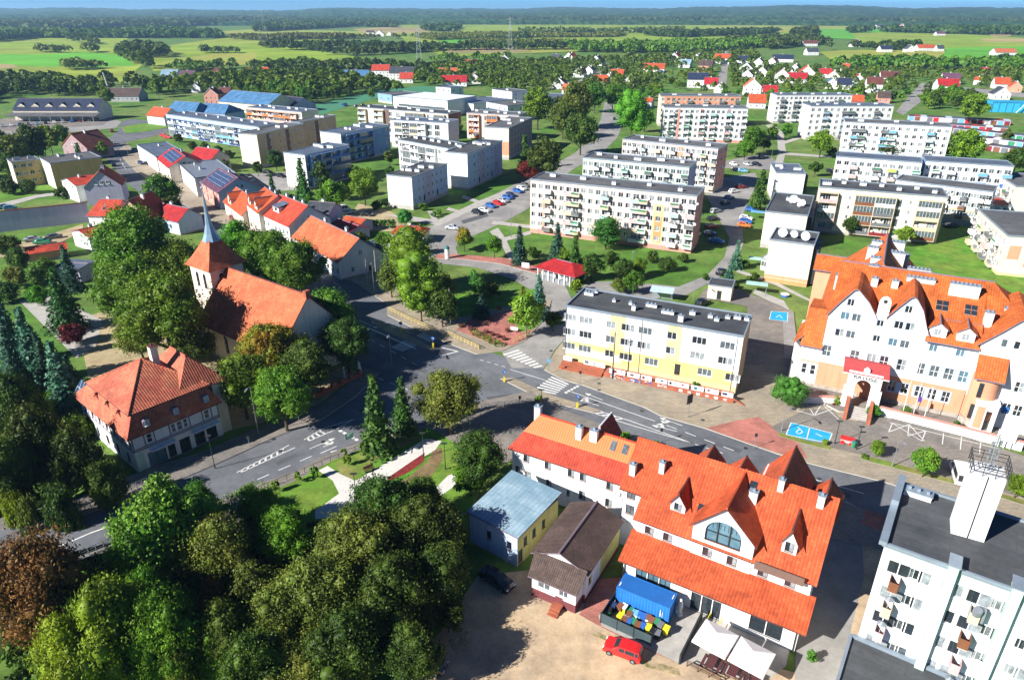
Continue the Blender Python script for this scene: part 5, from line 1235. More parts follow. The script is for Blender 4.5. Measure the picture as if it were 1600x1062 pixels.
pt.wall(12.9,-4.1,12.9,0,.5,5.6,(),.2,1); pt.wall(7.9,0,7.9,-4.1,4.6,5.6,(),.2,0)
pt.build('portico', [M['white'], M['maroon']], R_)
MB().slab([(7.0,-4.9,6.7),(13.8,-4.9,6.7),(13.6,-1.2,7.5),(6.8,-1.2,7.5)],.18,0,1).slab([(6.8,-1.2,7.5),(13.6,-1.2,7.5),(13.6,0,7.3),(6.8,0,7.3)],.18,0,1).build('portico_roof', [M['crimson'], M['white']], R_)
lettering('lettering', R_, 'RATUSZ', 10.4, -4.62, 5.85, .95, M['metal_dark'], 0, .015)
e = MB(); e.ext([(-.45,0),(.45,0),(.45,.5),(0,.95),(-.45,.5)],0,.12); ob = e.build('crest', M['metal_white'], R_, (10.4,-3.9,6.95)); ob.rotation_euler = (math.pi/2,0,0)
st = MB()
for i in range(7): st.box(9.0,-8.4+i*.55,-.05,11.9,-4.7+.01,.08+i*.14)
st.build('steps', M['concrete'], R_)
rw = MB()
for x in (8.7, 12.2): rw.slab([(x-.25,-8.8,.9),(x+.25,-8.8,.9),(x+.25,-4.2,2.6),(x-.25,-4.2,2.6)],1.0,0,0)
rw.build('stair_wall', M['brick'], R_)
# terrace walls before the town hall
for (x0,x1,y0,y1) in ((1.5,8.4,-6.4,-3.6),(12.6,33.0,-4.2,-5.6)):
    a = math.atan2(y1-y0,x1-x0); L = math.hypot(x1-x0,y1-y0)
    q = th.A+Matrix.Rotation(th.a,3,'Z')@Vector((x0,y0,0)); m = MB(); m.box(0,-.2,0,L,.2,1.5,0); m.box(-.05,-.3,1.5,L+.05,.3,1.62,1)
    o = m.build('retaining_wall', [M['white'], M['rose']], None, (q.x,q.y,0), th.a+a)
    tag(o, 'white retaining wall with a pinkish coping %s the town hall steps' % ('left of' if x0 < 5 else 'right of'), 'wall')
for i, (px, py) in enumerate(((1408,653),(1424,657),(1441,662))):
    q = P(px,py,0); r0 = empty('flagpole', (q.x,q.y,0), 0, ['leftmost of the three white flagpoles before the town hall','middle white flagpole with a violet flag before the town hall','rightmost white flagpole before the town hall'][i], 'flagpole', 'white flagpoles before the town hall')
    MB().tube((0,0,0),(0,0,6.8),.06,8,.04).build('pole', M['frame_white'], r0)
    if i == 1: MB().slab([(0,0,3.6),(.7,-.1,3.5),(.75,.1,4.3),(0,0,4.6)],.03).build('flag', mat('flag_violet',(.15,.08,.4),.8), r0)

# ================= restaurant / guest house with the huge red roof
b4 = Site((12.6,61.1), -31.5, 'guest_house', 'large white guest house with a huge orange-red roof and big arched gable window', 'building'); b4.foot(-3,0,20,18)
R_ = b4.root; wl = MB()
GF = [(2.2,.7,1.3,2.0),(3.6,.7,1.3,2.0),(5.0,.7,1.3,2.0),(8.6,.1,1.1,2.4),(9.8,.1,1.1,2.4),(10.9,.1,.9,2.4),(15.2,.6,1.6,2.0),(16.9,.6,1.6,2.0)]
wl.wall(0,.4,19.2,.4,-.6,3.5,rects(GF),.2,0); wl.wall(19.2,.4,19.2,3.6,-.6,3.5,(),.2,0,Gable([(0,3.4),(3.2,4.8)])); wl.wall(0,3.6,0,.4,-.6,3.5,(),.2,0,Gable([(0,4.8),(3.2,3.4)]))
UF = [(1.6,5.15,1.1,1.1),(3.8,5.15,1.1,1.1),(14.4,5.15,1.1,1.1),(17.2,5.15,1.1,1.1)]
wl.wall(0,3.6,6.5,3.6,3,6.6,rects(UF[:2]),.2,0); wl.wall(13.1,3.6,19.2,3.6,3,6.6,rects([(x-13.1,z,w,h) for x,z,w,h in UF[2:]]),.2,0)
# gable wall with an arched window
A0 = (3.3,6.6,7.4,9.9)
wl.wall(6.5,3.5,13.1,3.5,3,7.4,rects([(1.9,5.2,1.1,1.2),(4.6,5.2,1.1,1.2)]),.2,0)
cx, rr = 9.8, 1.95; n = 16
def gl(x): return 9.2+(12.4-9.2)*(1-abs(x-9.8)/3.3)
xs = [6.5]+[cx-rr*math.cos(math.pi*i/n) for i in range(n+1)]+[13.1]
for xa, xb in zip(xs, xs[1:]):
    def az(x): return 7.4 if abs(x-cx) >= rr-1e-6 else 8.7+ (1.75*math.sqrt(max(0,1-((x-cx)/rr)**2)))
    za, zb = (7.4,7.4) if (xb <= cx-rr+1e-6 or xa >= cx+rr-1e-6) else (az(xa) if abs(xa-cx) < rr-1e-4 else 8.7, az(xb) if abs(xb-cx) < rr-1e-4 else 8.7)
    mid = [] 
    wl.poly([(xa,3.5,za),(xb,3.5,zb),(xb,3.5,gl(xb)),(xa,3.5,gl(xa))] if not (xa < cx < xb) else [(xa,3.5,za),(xb,3.5,zb),(xb,3.5,gl(xb)),(cx,3.5,12.4),(xa,3.5,gl(xa))])
    if za > 7.5 or zb > 7.5: wl.poly([(xa,3.5,za),(xa,3.75,za),(xb,3.75,zb),(xb,3.5,zb)])
wl.wall(6.5,6,6.5,3.5,6,9.2); wl.wall(13.1,3.5,13.1,6,6,9.2)
wl.wall(-2.8,6.0,0,6.0,-.6,8.6,rects([(1.0,4.9,1.1,1.4),(1.0,7.2,1.1,1.0)]),.2,0); wl.wall(0,6.0,0,3.6,-.6,6.6,(),.2,0)
wl.wall(-2.8,17.4,-2.8,6,-.6,6.6,(),.2,0,Gable([(0,6.6),(6.9,12.4),(11.4,8.6)])); wl.wall(19.2,3.6,19.2,17.4,-.6,6.6,(),.2,0,Gable([(0,6.6),(6.9,12.4),(13.8,6.6)])); wl.wall(19.2,17.4,-2.8,17.4,-.6,6.6)
wl.build('wall', [M['white']], R_)
for x, z, w, h in GF: b4.win(x,.4,z,w,h,style='dark',pane='dark' if x > 8 else 'sky',split=True,mull=0 if h > 2.2 else 1, tran=1, name='window')
for x, z, w, h in UF: b4.win(x,3.6,z,w,h,style='brown',pane='half')
for x in (8.4,11.1): b4.win(x,3.5,5.2,1.1,1.2,style='brown',pane='half')
for z, h in ((4.9,1.4),(7.2,1.0)): b4.win(-1.8,6.0,z,1.1,h,style='brown',pane='mid')
aw = MB(); q = [(cx-rr,3.72,7.4),(cx+rr,3.72,7.4)]+[(cx+rr*math.cos(math.pi*i/14),3.72,8.7+1.75*math.sin(math.pi*i/14)) for i in range(15)]; aw.poly(q)
ao = MB(); 
for x in (cx-.65, cx+.65): ao.box(x-.06,3.6,7.4,x+.06,3.7,10.3)
for x in (cx-rr+.04, cx+rr-.12): ao.box(x,3.6,7.4,x+.08,3.7,8.7)
ao.box(cx-rr,3.61,7.4,cx+rr,3.69,7.52); ao.box(cx-rr,3.61,8.65,cx+rr,3.69,8.77)
for i in range(14):
    a, b = math.pi*i/14, math.pi*(i+1)/14; ao.tube((cx+rr*math.cos(a),3.65,8.7+1.75*math.sin(a)),(cx+rr*math.cos(b),3.65,8.7+1.75*math.sin(b)),.07,5)
for i in range(9): ao.box(cx-1.7+i*.42,3.66,9.2,cx-1.68+i*.42,3.69,10.0)
o = ao.build('arched_window', M['frame_dark'], R_); aw.build('pane', M['glass_sky'], o)
rf = MB(); TR = [M['tile_orange'], M['tile_dark']]
s4 = .86
rf.slab([(-.4,3.3,6.8),(19.7,3.3,6.8),(19.7,10.5,12.9),(-.4,10.5,12.9)],.16,0,1); rf.slab([(-3.2,5.5,8.6),(-.4,5.5,8.6),(-.4,10.5,12.9),(-3.2,10.5,12.9)],.2,0,1)
rf.slab([(-3.2,10.5,12.9),(19.7,10.5,12.9),(19.7,18.1,6.35),(-3.2,18.1,6.35)],.2,0,1); rf.tube((-3.2,10.5,12.95),(19.7,10.5,12.95),.14,6,mi=0)
rf.slab([(-.5,-.2,3.3),(19.9,-.2,3.3),(19.9,3.7,5.05),(-.5,3.7,5.05)],.18,0,1)
ro = rf.build('roof', TR, R_)
gr = MB(); gr.slab([(6.15,3.1,8.95),(9.8,3.1,12.65),(9.8,11,12.65),(6.15,11,8.95)],.18,0,1); gr.slab([(9.8,3.1,12.65),(13.45,3.1,8.95),(13.45,11,8.95),(9.8,11,12.65)],.18,0,1); gr.tube((9.8,2.9,12.8),(9.8,11,12.8),.14,6,mi=0); gr.build('gable_roof', TR, R_)
def b4dorm(x, y, w, h, rh, D, arch=False):
    z = 6.35+(y-2.9)*s4; d = MB(); d.wall(-w/2,0,w/2,0,-.3,h,[(w/2-.45,w/2+.45,.25,.25+h*.75)],.1,0,Gable([(0,h),(w/2,h+rh),(w,h)])); d.wall(w/2,0,w/2,2.5,-.3,h); d.wall(-w/2,2.5,-w/2,0,-.3,h)
    o = d.build('dormer', [M['white']], R_, (x,y,z)); r = MB(); pitched(o, r, -w/2,0,w/2,D,h,h+rh,'y',o=.35,t=.12,og=.35); r.build('dormer_roof', TR, o); put_window(o,0,0,.25,0,.9,h*.75,style='brown',pane='half',mull=0)
b4dorm(4.1,5.2,1.7,1.3,1.3,3.6); b4dorm(16.3,5.0,1.5,1.7,1.4,4.0)
bl = MB(); bl.box(13.6,3.0,6.45,18.4,5.0,6.6,0); bl.box(13.5,2.85,6.5,18.5,3.0,7.5,0); bl.build('balcony', M['brown'], R_)
for (x,y,w) in ((.9,8.2,.6),(-2.3,7.2,.7),(11.4,8.2,.9),(13.8,9.9,.6),(18.0,9.6,.7)):
    inst('chimney', chim_mesh(w,.6,1.3), R_, (x,y,6.35+(y-2.9)*s4))
for (x,y) in ((6.1,5.6),(10.6,8.9)):
    f = lambda yy: 6.35+(yy-2.9)*s4+.12; MB().slab([(x,y,f(y)),(x+.8,y,f(y)),(x+.8,y+.9,f(y+.9)),(x,y+.9,f(y+.9))],.1,0,1).build('skylight', [M['glass_dark'], M['metal_grey']], R_)
# street-side dormer gables seen over the ridge
for (x, h, w) in ((4.3,9.9,3.0),(8.4,9.8,3.0),(18.2,10.2,3.0)):
    g = MB(); pitched(R_, g, x-w/2,12.2,x+w/2,18,h-1.6,h,'y',o=.2,t=.15,og=.1); g.box(x-w/2+.1,12.6,6,x+w/2-.1,17.4,h-1.6,2); g.build('rear_gable', TR+[M['white']], R_)
g = MB(); pitched(R_, g, 10.8,11,16.4,19.0,8.6,12.4,'y',o=.3,t=.18,og=.3); g.box(10.8,12,0,16,19.2,9.0,2); g.build('rear_gable', TR+[M['white']], R_)
for x in (.2,19.0): MB().tube((x,.25,0),(x,.25,3.3),.06,6).build('downpipe', M['metal_dark'], R_)
ra = MB()
for x in (10.4,11.6): ra.tube((x,-1.6,-.3),(x,-1.6,.9),.04,5); ra.tube((x,.2,-.3),(x,.2,.9),.04,5); ra.tube((x,-1.6,.9),(x,.2,.9),.04,5)
ra.build('railing', M['p_yellow'], R_)
# ================= long white house with a two-tone orange roof
b3 = Site((-.1,78.6), -30, 'row_house', 'long white two-storey house with a two-tone orange tiled roof and white chimneys', 'house'); b3.foot(0,0,16.4,7.4)
R_ = b3.root; wl = MB()
B3w = [(2.2,5.0,.95,1.2),(5.4,5.0,.95,1.2),(8.8,5.0,.95,1.2),(10.5,5.0,.95,1.2),(14.2,5.0,.95,1.2),(2.5,2.3,.95,1.3),(5.6,2.4,.8,1.0),(8.5,1.9,.45,.9),(10.5,2.1,.95,1.3),(14.2,2.3,.95,1.3),(.8,2.0,.7,1.9)]
wl.wall(0,.3,16.4,.3,-.4,7.0,rects(B3w),.22,0); wl.wall(0,7.2,0,.3,-.4,7.0,rects([(2,4.5,.9,1.2),(4.6,4.5,.9,1.2)]),.2,0); wl.wall(16.4,.3,16.4,7.2,-.4,7,(),.2,0,Gable([(0,7),(3.45,10.6),(6.9,7)])); wl.wall(16.4,7.2,0,7.2,-.4,7.0)
wl.build('wall', [M['white']], R_)
for x, z, w, h in B3w: b3.win(x,.3,z,w,h,style='brown',pane='curtain' if rng.random() < .4 else 'half',split=True)
rf = MB(); e = .3
rf.slab([(-.4,-.25,6.75),(16.5,-.25,6.75),(16.5,1.7,8.7),(.9,1.7,8.7)],.2,0,2); rf.slab([(.9,1.7,8.72),(16.5,1.7,8.72),(16.5,3.75,10.7),(2.3,3.75,10.7)],.2,1,2)
rf.slab([(2.3,3.75,10.7),(16.5,3.75,10.7),(16.5,7.7,6.7),(-.4,7.7,6.7)],.2,0,2); rf.slab([(-.4,7.7,6.7),(-.4,-.25,6.75),(.9,1.7,8.7),(2.3,3.75,10.7)],.2,0,2); rf.tube((2.3,3.75,10.75),(16.5,3.75,10.75),.14,6,mi=0)
rf.build('roof', [M['tile_red'], M['sheet_orange'], M['tile_dark']], R_)
for x, y, w in ((1.6,4.6,.9),(8.6,2.8,.8),(10.6,3.0,1.0)): inst('chimney', chim_mesh(w,.7,2.3), R_, (x,y,9.0))
for x in (13.0,14.6): f = lambda yy: 8.72+(yy-1.7)*.966+.12; MB().slab([(x,2.4,f(2.4)),(x+.7,2.4,f(2.4)),(x+.7,3.3,f(3.3)),(x,3.3,f(3.3))],.1,0,1).build('skylight', [M['glass_mid'], M['metal_grey']], R_)
g = MB(); pitched(R_, g, 9.2,4.5,12.2,8.4,8.6,10.9,'y',o=.2,t=.15,og=.1); g.box(9.3,5,6,12.1,8.2,8.6,1); g.build('rear_gable', [M['tile_red'], M['white']], R_)
t = MB(); t.tube((16.1,.15,0),(16.1,.15,6.8),.06,6); t.build('downpipe', M['metal_dark'], R_)
inst('satellite_dish', dish_mesh(.35), R_, (15.4,.0,5.1), .3)
# ================= blue-roofed annex, brown-roofed annex
b1 = Site((-5.2,68.0), -37, 'annex', 'low pale annex with a faded blue sheet roof and yellow side wall', 'building'); b1.foot(0,0,7.6,8.5)
wl = MB(); wl.wall(0,0,7.3,0,-.6,4.6,rects([(3.0,2.0,.7,1.2),(6.1,2.0,.7,1.2)]),.2,0); S1 = [(1.6,2.2,.7,1.3),(3.4,2.2,.7,1.3),(5.4,2.2,.7,1.3),(.6,0.1,.9,2.1)]
wl.wall(7.3,0,7.3,8.6,-.6,4.6,rects(S1),.2,1); wl.wall(7.3,8.6,0,8.6,-.6,4.6); wl.wall(0,8.6,0,0,-.6,4.6); wl.build('wall', [M['lightblue'], M['yellow']], b1.root)
for x in (3.0,6.1): b1.win(x,0,2.0,.7,1.2,style='brown',pane='dark')
for x, z, w, h in S1: b1.win(7.3,x,z,w,h,'R',style='brown',pane='mid')
MB().slab([(-.25,-.25,4.7),(7.6,-.25,4.7),(7.6,8.9,5.6),(-.25,8.9,5.6)],.2,0,1).build('roof', [M['sheet_blue'], M['trim_purple']], b1.root)
lettering('graffiti', b1.root, 'O King', 3.9, -.03, 3.3, .8, M['paint_white'])
b2 = Site((2.5,61.2), -30, 'annex', 'low white annex with a dark brown tiled roof, maroon plinth and front steps', 'building'); b2.foot(0,-2,6.6,10)
wl = MB(); wl.wall(0,0,6.5,0,-.6,4.3,(),.2,0,Gable([(0,4.3),(3.25,5.6),(6.5,4.3)]),[(0,6.5,-.6,1.2,1)]); wl.wall(6.5,0,6.5,9.9,-.6,4.3,rects([(1.2,1.8,.8,1.2)]),.2,2,None,[(0,9.9,-.6,.7,1),(0,4,.7,4.3,0)]); wl.wall(6.5,9.9,0,9.9,-.6,4.3); wl.wall(0,9.9,0,0,-.6,4.3,(),.2,0,None,[(0,9.9,-.6,1.2,1)])
B2w = [(1.5,1.6,1.5,1.3),(3.9,1.6,1.1,1.3)]
wl.wall(.8,-1.9,6.2,-1.9,-.6,3.3,rects(B2w),.15,0,None,[(0,5.4,-.6,1.2,1)]); wl.wall(6.2,-1.9,6.2,0,-.6,3.3,(),.2,0,None,[(0,2,-.6,1.2,1)]); wl.wall(.8,0,.8,-1.9,-.6,3.3,(),.2,0,None,[(0,2,-.6,1.2,1)])
wl.build('wall', [M['white'], M['maroon'], M['yellow']], b2.root)
for x, z, w, h in B2w: b2.win(.8+x,-1.9,z,w,h,pane='mid')
rf = MB(); pitched(b2.root, rf, 0,0,6.5,9.9,4.4,5.8,'y',o=.35,t=.14,og=.25); rf.slab([(.5,-2.4,3.15),(6.5,-2.4,3.15),(6.7,-.15,4.95),(.2,-.15,4.95)],.14,0,1); rf.build('roof', [M['tile_brown'], M['trim_purple']], b2.root)
s = MB(); 
for i in range(3): s.box(3.6,-2.9-.35*i+.0,-.1,4.8,-1.91,.6-.22*i)
s.build('steps', M['brick'], b2.root); MB().box(3.75,-1.94,-.3,4.65,-1.905,1.5).build('door', M['maroon'], b2.root)
m = MB(); m.tube((1.2,6.2,5.6),(2.6,7.6,6.1),.03,5); m.tube((2.6,7.6,6.1),(4.4,9,6.0),.03,5); m.build('antenna', M['metal_dark'], b2.root)

# ================= half-timbered corner house, lower left
hl = Site((-67.4,94.2), -40.5, 'corner_house', 'white half-timbered house with a tiered orange mansard roof at the left road', 'house'); hl.foot(0,0,19,21)
R_ = hl.root; W_, D_ = 18.6, 12.9
wl = MB()
FW = [(2+i*2.6,3.9,.8,1.2) for i in range(7)]+[(2.2,.6,.8,1.6),(5,.6,.8,1.6),(8.5,.6,1,1.6),(12,.6,1,1.6),(15.5,.6,1,1.6)]
wl.wall(0,0,W_,0,-1.2,6.3,rects(FW),.2,0)
RWi = [(2.4,4.1,.75,1.4),(5.9,4.1,.6,1.4),(6.8,4.1,.75,1.4),(7.7,4.1,.6,1.4),(11.0,4.1,.75,1.4)]
SH = [(2.9,.3,2.6,2.3),(5.0,.3,1.1,2.3),(7.0,.05,1.6,2.5),(9.3,.3,1.6,2.3),(11.2,.3,1.6,2.3)]
wl.wall(W_,0,W_,D_,-1.2,6.3,rects(RWi+SH),.3,0,None,[(0,D_,-1.2,.25,1),(0,1.2,.25,3.2,2)]); wl.wall(W_,D_,0,D_,-1.2,6.3); wl.wall(0,D_,0,0,-1.2,6.3)
wl.build('wall', [M['white'], M['darkgrey'], M['green']], R_)
for x,z,w,h in FW: hl.win(x,0,z,w,h,style='brown',pane='dark')
for x,z,w,h in RWi: hl.win(W_,x,z,w,h,'R',pane='dark',tran=1,split=True)
for x,z,w,h in SH: put_window(R_,W_,x,z,math.pi/2,w,h,'dark','sky' if x < 4 else 'dark',1 if w > 1.5 else 0,0,True,'shop_window')
tb = MB()
for z in (3.45,3.75,5.95): tb.box(W_+.002,0,z,W_+.07,D_,z+.16)
for x in (0.05,1.7,3.1,5.3,8.3,10.3,11.7,D_-.15): tb.box(W_+.002,x-.08,3.91,W_+.06,x+.08,5.94)
for z in (3.4,5.95): tb.box(0,-.07,z,W_,-.002,z+.16)
for i in range(15): tb.box(.4+i*1.3,-.06,3.56,.55+i*1.3,-.002,5.94)
tb.build('timber_frame', M['trim_purple'], R_)
MB().box(W_+.02,2.0,3.0,W_+1.0,5.6,3.12).box(W_+.02,8.2,3.0,W_+1.0,12.4,3.12).build('shop_canopy', M['white'], R_)
rf = MB(); o = .6; TRo = [M['tile_old'], M['tile_dark']]
E_ = [(-o,-o,5.95),(W_+o,-o,5.95),(W_+o,D_+o,5.95),(-o,D_+o,5.95)]
E_[1] = (W_+.35,-o,5.95); E_[2] = (W_+.35,D_+o,5.95); U_ = [(4.2,1.1,9.3),(W_-.5,1.1,9.3),(W_-.5,D_-1.1,9.3),(4.2,D_-1.1,9.3)]
for i in range(4): rf.slab([E_[i],E_[(i+1)%4],U_[(i+1)%4],U_[i]],.15,0,1)
V_ = [(3.8,.5,9.3),(W_-.15,.5,9.3),(W_-.15,D_-.5,9.3),(3.8,D_-.5,9.3)]; ap = (11.0,6.4,13.4)
for i in range(4): rf.slab([V_[i],V_[(i+1)%4],ap],.15,0,1); rf.tube(V_[i],ap,.14,5,mi=0)
rf.box(3.9,.6,9.0,W_-.6,D_-.6,9.2,1)
rf.build('roof', TRo, R_)
MB().slab([(-.5,-.5,6.15),(3.6,-.5,6.15),(3.9,.9,8.6),(.6,.9,8.6)],.08).build('solar_panels', [mat('solar_cells',(.02,.035,.09),.15,pat='grid',pu=1.0,pv=1.65,pw=.07,pc=(.45,.5,.6),spec=.7)]*2, R_)
rg = MB(); rg.box(6.5,D_+.02,-.5,W_-.8,D_+1.8,8.8,1); pitched(R_, rg, 6.3,D_-5,W_-.6,D_+2,9.2,13.0,'x',3.4,3.4,o=.3,t=.15,mi=0,edge=0); rg.build('rear_wing', [M['tile_old'], M['cream']], R_)
def eye(side, x, z0, y):
    d = MB(); pts = [(-.5,0),(.5,0),(.5,.75)]+[(.5*math.cos(math.pi*i/8),.75+.35*math.sin(math.pi*i/8)) for i in range(1,8)]+[(-.5,.75)]
    v = [(p[0],0,p[1]) for p in pts]; b = [(p[0],1.1,p[1]) for p in pts]; n = len(pts)
    d.add(v+b, [tuple(range(n))]+[(i,n+i,n+(i+1)%n,(i+1)%n) for i in range(n)], 0)
    ang = SIDES[side][1]; loc = (W_-y,x,z0) if side == 'R' else (x,y,z0)
    o = d.build('dormer', [M['trim_purple']], R_, loc, ang); put_window(o,0,-.16,.12,0,.66,.85,pane='curtain',tran=1)
for x in (2.4,6.6,11.2): eye('R', x, 7.0, -.42)
for x in (7.2,11,14.8): dormer(R_, W_, D_*.0+3.4, 5.95, 9.3, 'x', 'tile_old', 'tile_dark', 'cream', s='F', u=x/W_, v=.35, w=1.2, h=.9, rh=.5)
inst('chimney', chim_mesh(1.0,1.0,3.0,'cream','tile_dark'), R_, (11.4,8.2,12.0))
for i in range(14):
    x, z = 6+rng.random()*7, .6+rng.random()*.6
# ================= church
ch = Site((-54.7,126.9), -36.6, 'church', 'old church with a steep salmon tiled roof and a square tower with flared spire', 'church'); ch.foot(-9,-9,26,9)
R_ = ch.root; wl = MB(); L_ = 24.0
NW = [(3.5+i*4.4,2.2,1.3,3.0) for i in range(5)]
wl.wall(0,-7.4,L_,-7.4,-.5,7,rects(NW),.35,0,None,[(0,L_,-.5,.9,1)]); wl.wall(L_,-7.4,L_,7.4,-.5,7,rects([(4,2.5,1.2,3),(10.8,2.5,1.2,3)]),.3,0,Gable([(0,7),(7.4,15),(14.8,7)])); wl.wall(L_,7.4,0,7.4,-.5,7); wl.wall(0,7.4,0,-7.4,-.5,7,(),.2,0,Gable([(0,7),(7.4,15),(14.8,7)]))
t0, t1 = -7.0, -.2; TW = [(2.2,11.4,1.0,2.6),(4.6,11.4,1.0,2.6)]
for (x0,y0,x1,y1,hs) in ((t0,-3.5,t1,-3.5,TW),(t1,-3.5,t1,3.5,TW),(t1,3.5,t0,3.5,TW),(t0,3.5,t0,-3.5,TW)): wl.wall(x0,y0,x1,y1,-.5,15.6,rects(hs),.3,0)
wl.build('wall', [M['cream'], M['stone']], R_)
def archwin(x, y, z, w, h, ang, fr='white'):
    m = MB(); m.box(-w/2-.2,-.06,z-.1,-w/2,-.01,z+h); m.box(w/2,-.06,z-.1,w/2+.2,-.01,z+h)
    for i in range(8):
        a, b = math.pi*i/8, math.pi*(i+1)/8; r0, r1 = w/2, w/2+.2
        m.poly([(r0*math.cos(a),-.06,z+h+r0*math.sin(a)),(r1*math.cos(a),-.06,z+h+r1*math.sin(a)),(r1*math.cos(b),-.06,z+h+r1*math.sin(b)),(r0*math.cos(b),-.06,z+h+r0*math.sin(b))][::-1])
        m.poly([(0,-.03,z+h),(r0*math.cos(b),-.03,z+h+r0*math.sin(b)),(r0*math.cos(a),-.03,z+h+r0*math.sin(a))],1)
    m.poly([(-w/2,.25,z),(w/2,.25,z),(w/2,.25,z+h),(-w/2,.25,z+h)],1)
    for zz in (z+h*.33,z+h*.66): m.box(-w/2,.1,zz-.04,w/2,.2,zz+.04,2)
    m.box(-.04,.1,z,.04,.2,z+h,2)
    m.build('arched_window', [M['frame_white'], M['glass_dark'], M['wood']], R_, (x,y,0), ang)
for x in (2.2,4.6):
    archwin(t0+x,-3.5,11.4,1.0,2.6,0); archwin(t1,-3.5+x,11.4,1.0,2.6,math.pi/2); archwin(t0,3.5-x,11.4,1.0,2.6,-math.pi/2)
for x,z,w,h in NW: archwin(x,-7.4,z,w,h,0)
archwin(L_,-3.4,2.5,1.2,3,math.pi/2); archwin(L_,3.4,2.5,1.2,3,math.pi/2)
rf = MB(); pitched(R_, rf, 0,-7.4,L_,7.4,7.0,15.2,'x',o=.6,t=.2,og=.25); rf.build('roof', [M['tile_salmon'], M['tile_dark']], R_)
MB().box(L_-.6,-.5,14.6,L_+.2,.5,16.1).build('gable_cap', M['brick'], R_)
sp = MB(); cx, cy = (t0+t1)/2, 0
prof = [(4.15,15.5),(2.9,17.2),(1.9,18.9),(1.15,20.3)]; n = 4
def ring(r, z, k=4, rot=math.pi/4): return [(cx+r*math.cos(rot+2*math.pi*i/k), cy+r*math.sin(rot+2*math.pi*i/k), z) for i in range(k)]
for (r0,z0),(r1,z1) in zip(prof, prof[1:]):
    a, b = ring(r0*1.414,z0), ring(r1*1.414,z1)
    for i in range(4): sp.poly([a[i],a[(i+1)%4],b[(i+1)%4],b[i]],0)
sp.poly(ring(4.15*1.414,15.5)[::-1],1)
sp.build('tower_roof', [M['tile_salmon'], M['tile_dark']], R_)
s2 = MB(); pr = [(1.75,20.1),(1.15,21.4),(.62,23.2),(.36,25.4),(.12,29.2),(.05,30.2)]
for (r0,z0),(r1,z1) in zip(pr, pr[1:]):
    a, b = ring(r0,z0,8,math.pi/8), ring(r1,z1,8,math.pi/8)
    for i in range(8): s2.poly([a[i],a[(i+1)%8],b[(i+1)%8],b[i]])
s2.tube((cx,cy,30.0),(cx,cy,31.6),.05,5); s2.tube((cx-.4,cy,31.1),(cx+.4,cy,31.1),.05,5); s2.dome((cx,cy,30.1),.22,.22,.22,8,5)
s2.build('spire', mat('spire_metal',(.26,.37,.46),.4,var=.1,metal=.4), R_)
# ================= small white building behind the firs
s9 = gable_house('small pale flat-roofed building with a red edge among firs on the left', (85,418),(122,421),3.6,3.9,6,'x',{'F':'..w'},1,2.8,wall='lilac',roof='bitumen_blue',chim=0,name='outbuilding',cat='building')
# ================= chimney mast of the tower block: white shaft with antennas
q = P(1509,831,19.9); mast = Site((q.x,q.y), -28, 'vent_shaft', 'tall white shaft with a railing and phone antennas on the tower block roof', 'shaft', z=20.1)
m = MB(); m.box(-1.2,-1.05,0,1.2,1.05,6.2); m.build('shaft', M['white'], mast.root)
MB().box(-.04,-1.1,0,.04,-1.055,6.2).build('cable', M['metal_dark'], mast.root)
m = MB()
for (a,b) in (((-1.3,-1.15),(1.3,-1.15)),((1.3,-1.15),(1.3,1.15)),((1.3,1.15),(-1.3,1.15)),((-1.3,1.15),(-1.3,-1.15))):
    for z in (6.6,7.0,7.3): m.tube((*a,z),(*b,z),.03,5)
    for t in (0,.33,.66): x, y = a[0]+(b[0]-a[0])*t, a[1]+(b[1]-a[1])*t; m.tube((x,y,6.2),(x,y,7.35),.03,5)
m.build('railing', M['metal_dark'], mast.root)
m = MB(); m.tube((0,0,6.2),(0,0,9.6),.05,6); m.tube((-.2,.2,6.2),(-.1,.1,9.4),.03,5); m.tube((.25,.1,6.2),(.1,0,9.4),.03,5)
for z in (6.8,7.4,8.0,8.7): m.tube((-.4,0,z),(.4,.1,z+.2),.03,4); m.box(-.35,-.12,z-.2,-.22,0,z+.2); m.box(.2,-.16,z,.33,-.05,z+.4)
m.build('antenna_mast', M['metal_grey'], mast.root)
# ---------------------------------------------------------------- houses along the old street
gh = gable_house
GW = dict(ww=.95, wh=1.3)
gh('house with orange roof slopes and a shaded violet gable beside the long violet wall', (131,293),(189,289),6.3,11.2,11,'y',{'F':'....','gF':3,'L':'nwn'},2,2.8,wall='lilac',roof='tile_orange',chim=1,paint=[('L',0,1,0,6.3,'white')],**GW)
gh('small white house front with a red canopy left of the violet gable', (96,282),(118,290),6,7.5,8,'y',{'F':'ww'},2,2.8,wall='white',roof='tile_red',chim=1,**GW)
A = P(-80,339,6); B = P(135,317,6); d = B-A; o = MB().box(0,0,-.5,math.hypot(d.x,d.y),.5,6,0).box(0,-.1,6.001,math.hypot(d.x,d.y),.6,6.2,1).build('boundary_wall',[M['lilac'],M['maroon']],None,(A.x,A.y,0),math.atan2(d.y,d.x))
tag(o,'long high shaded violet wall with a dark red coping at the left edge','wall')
gh('orange-roofed wing joined to the right end of the long violet wall', (137,336),(181,337),4.6,8.2,9,'x',{'F':'n.w'},1,2.8,wall='white',roof='tile_red',chim=1,hip0=2,skylights=[('F',.5,.4)],**GW)
gh('orange-roofed house with a tan gable turned to the church trees', (181,338),(232,340),5.2,10,11,'y',{'F':'....'},1,2.8,wall='beige',roof='tile_orange',chim=1,**GW)
gh('low house with a flat bright orange-red roof and white side wall by the big oaks', (138,370),(180,360),4.2,5.2,9,'x',{'L':'.','F':'w.'},1,2.8,wall='white',roof='tile_red',chim=1,**GW)
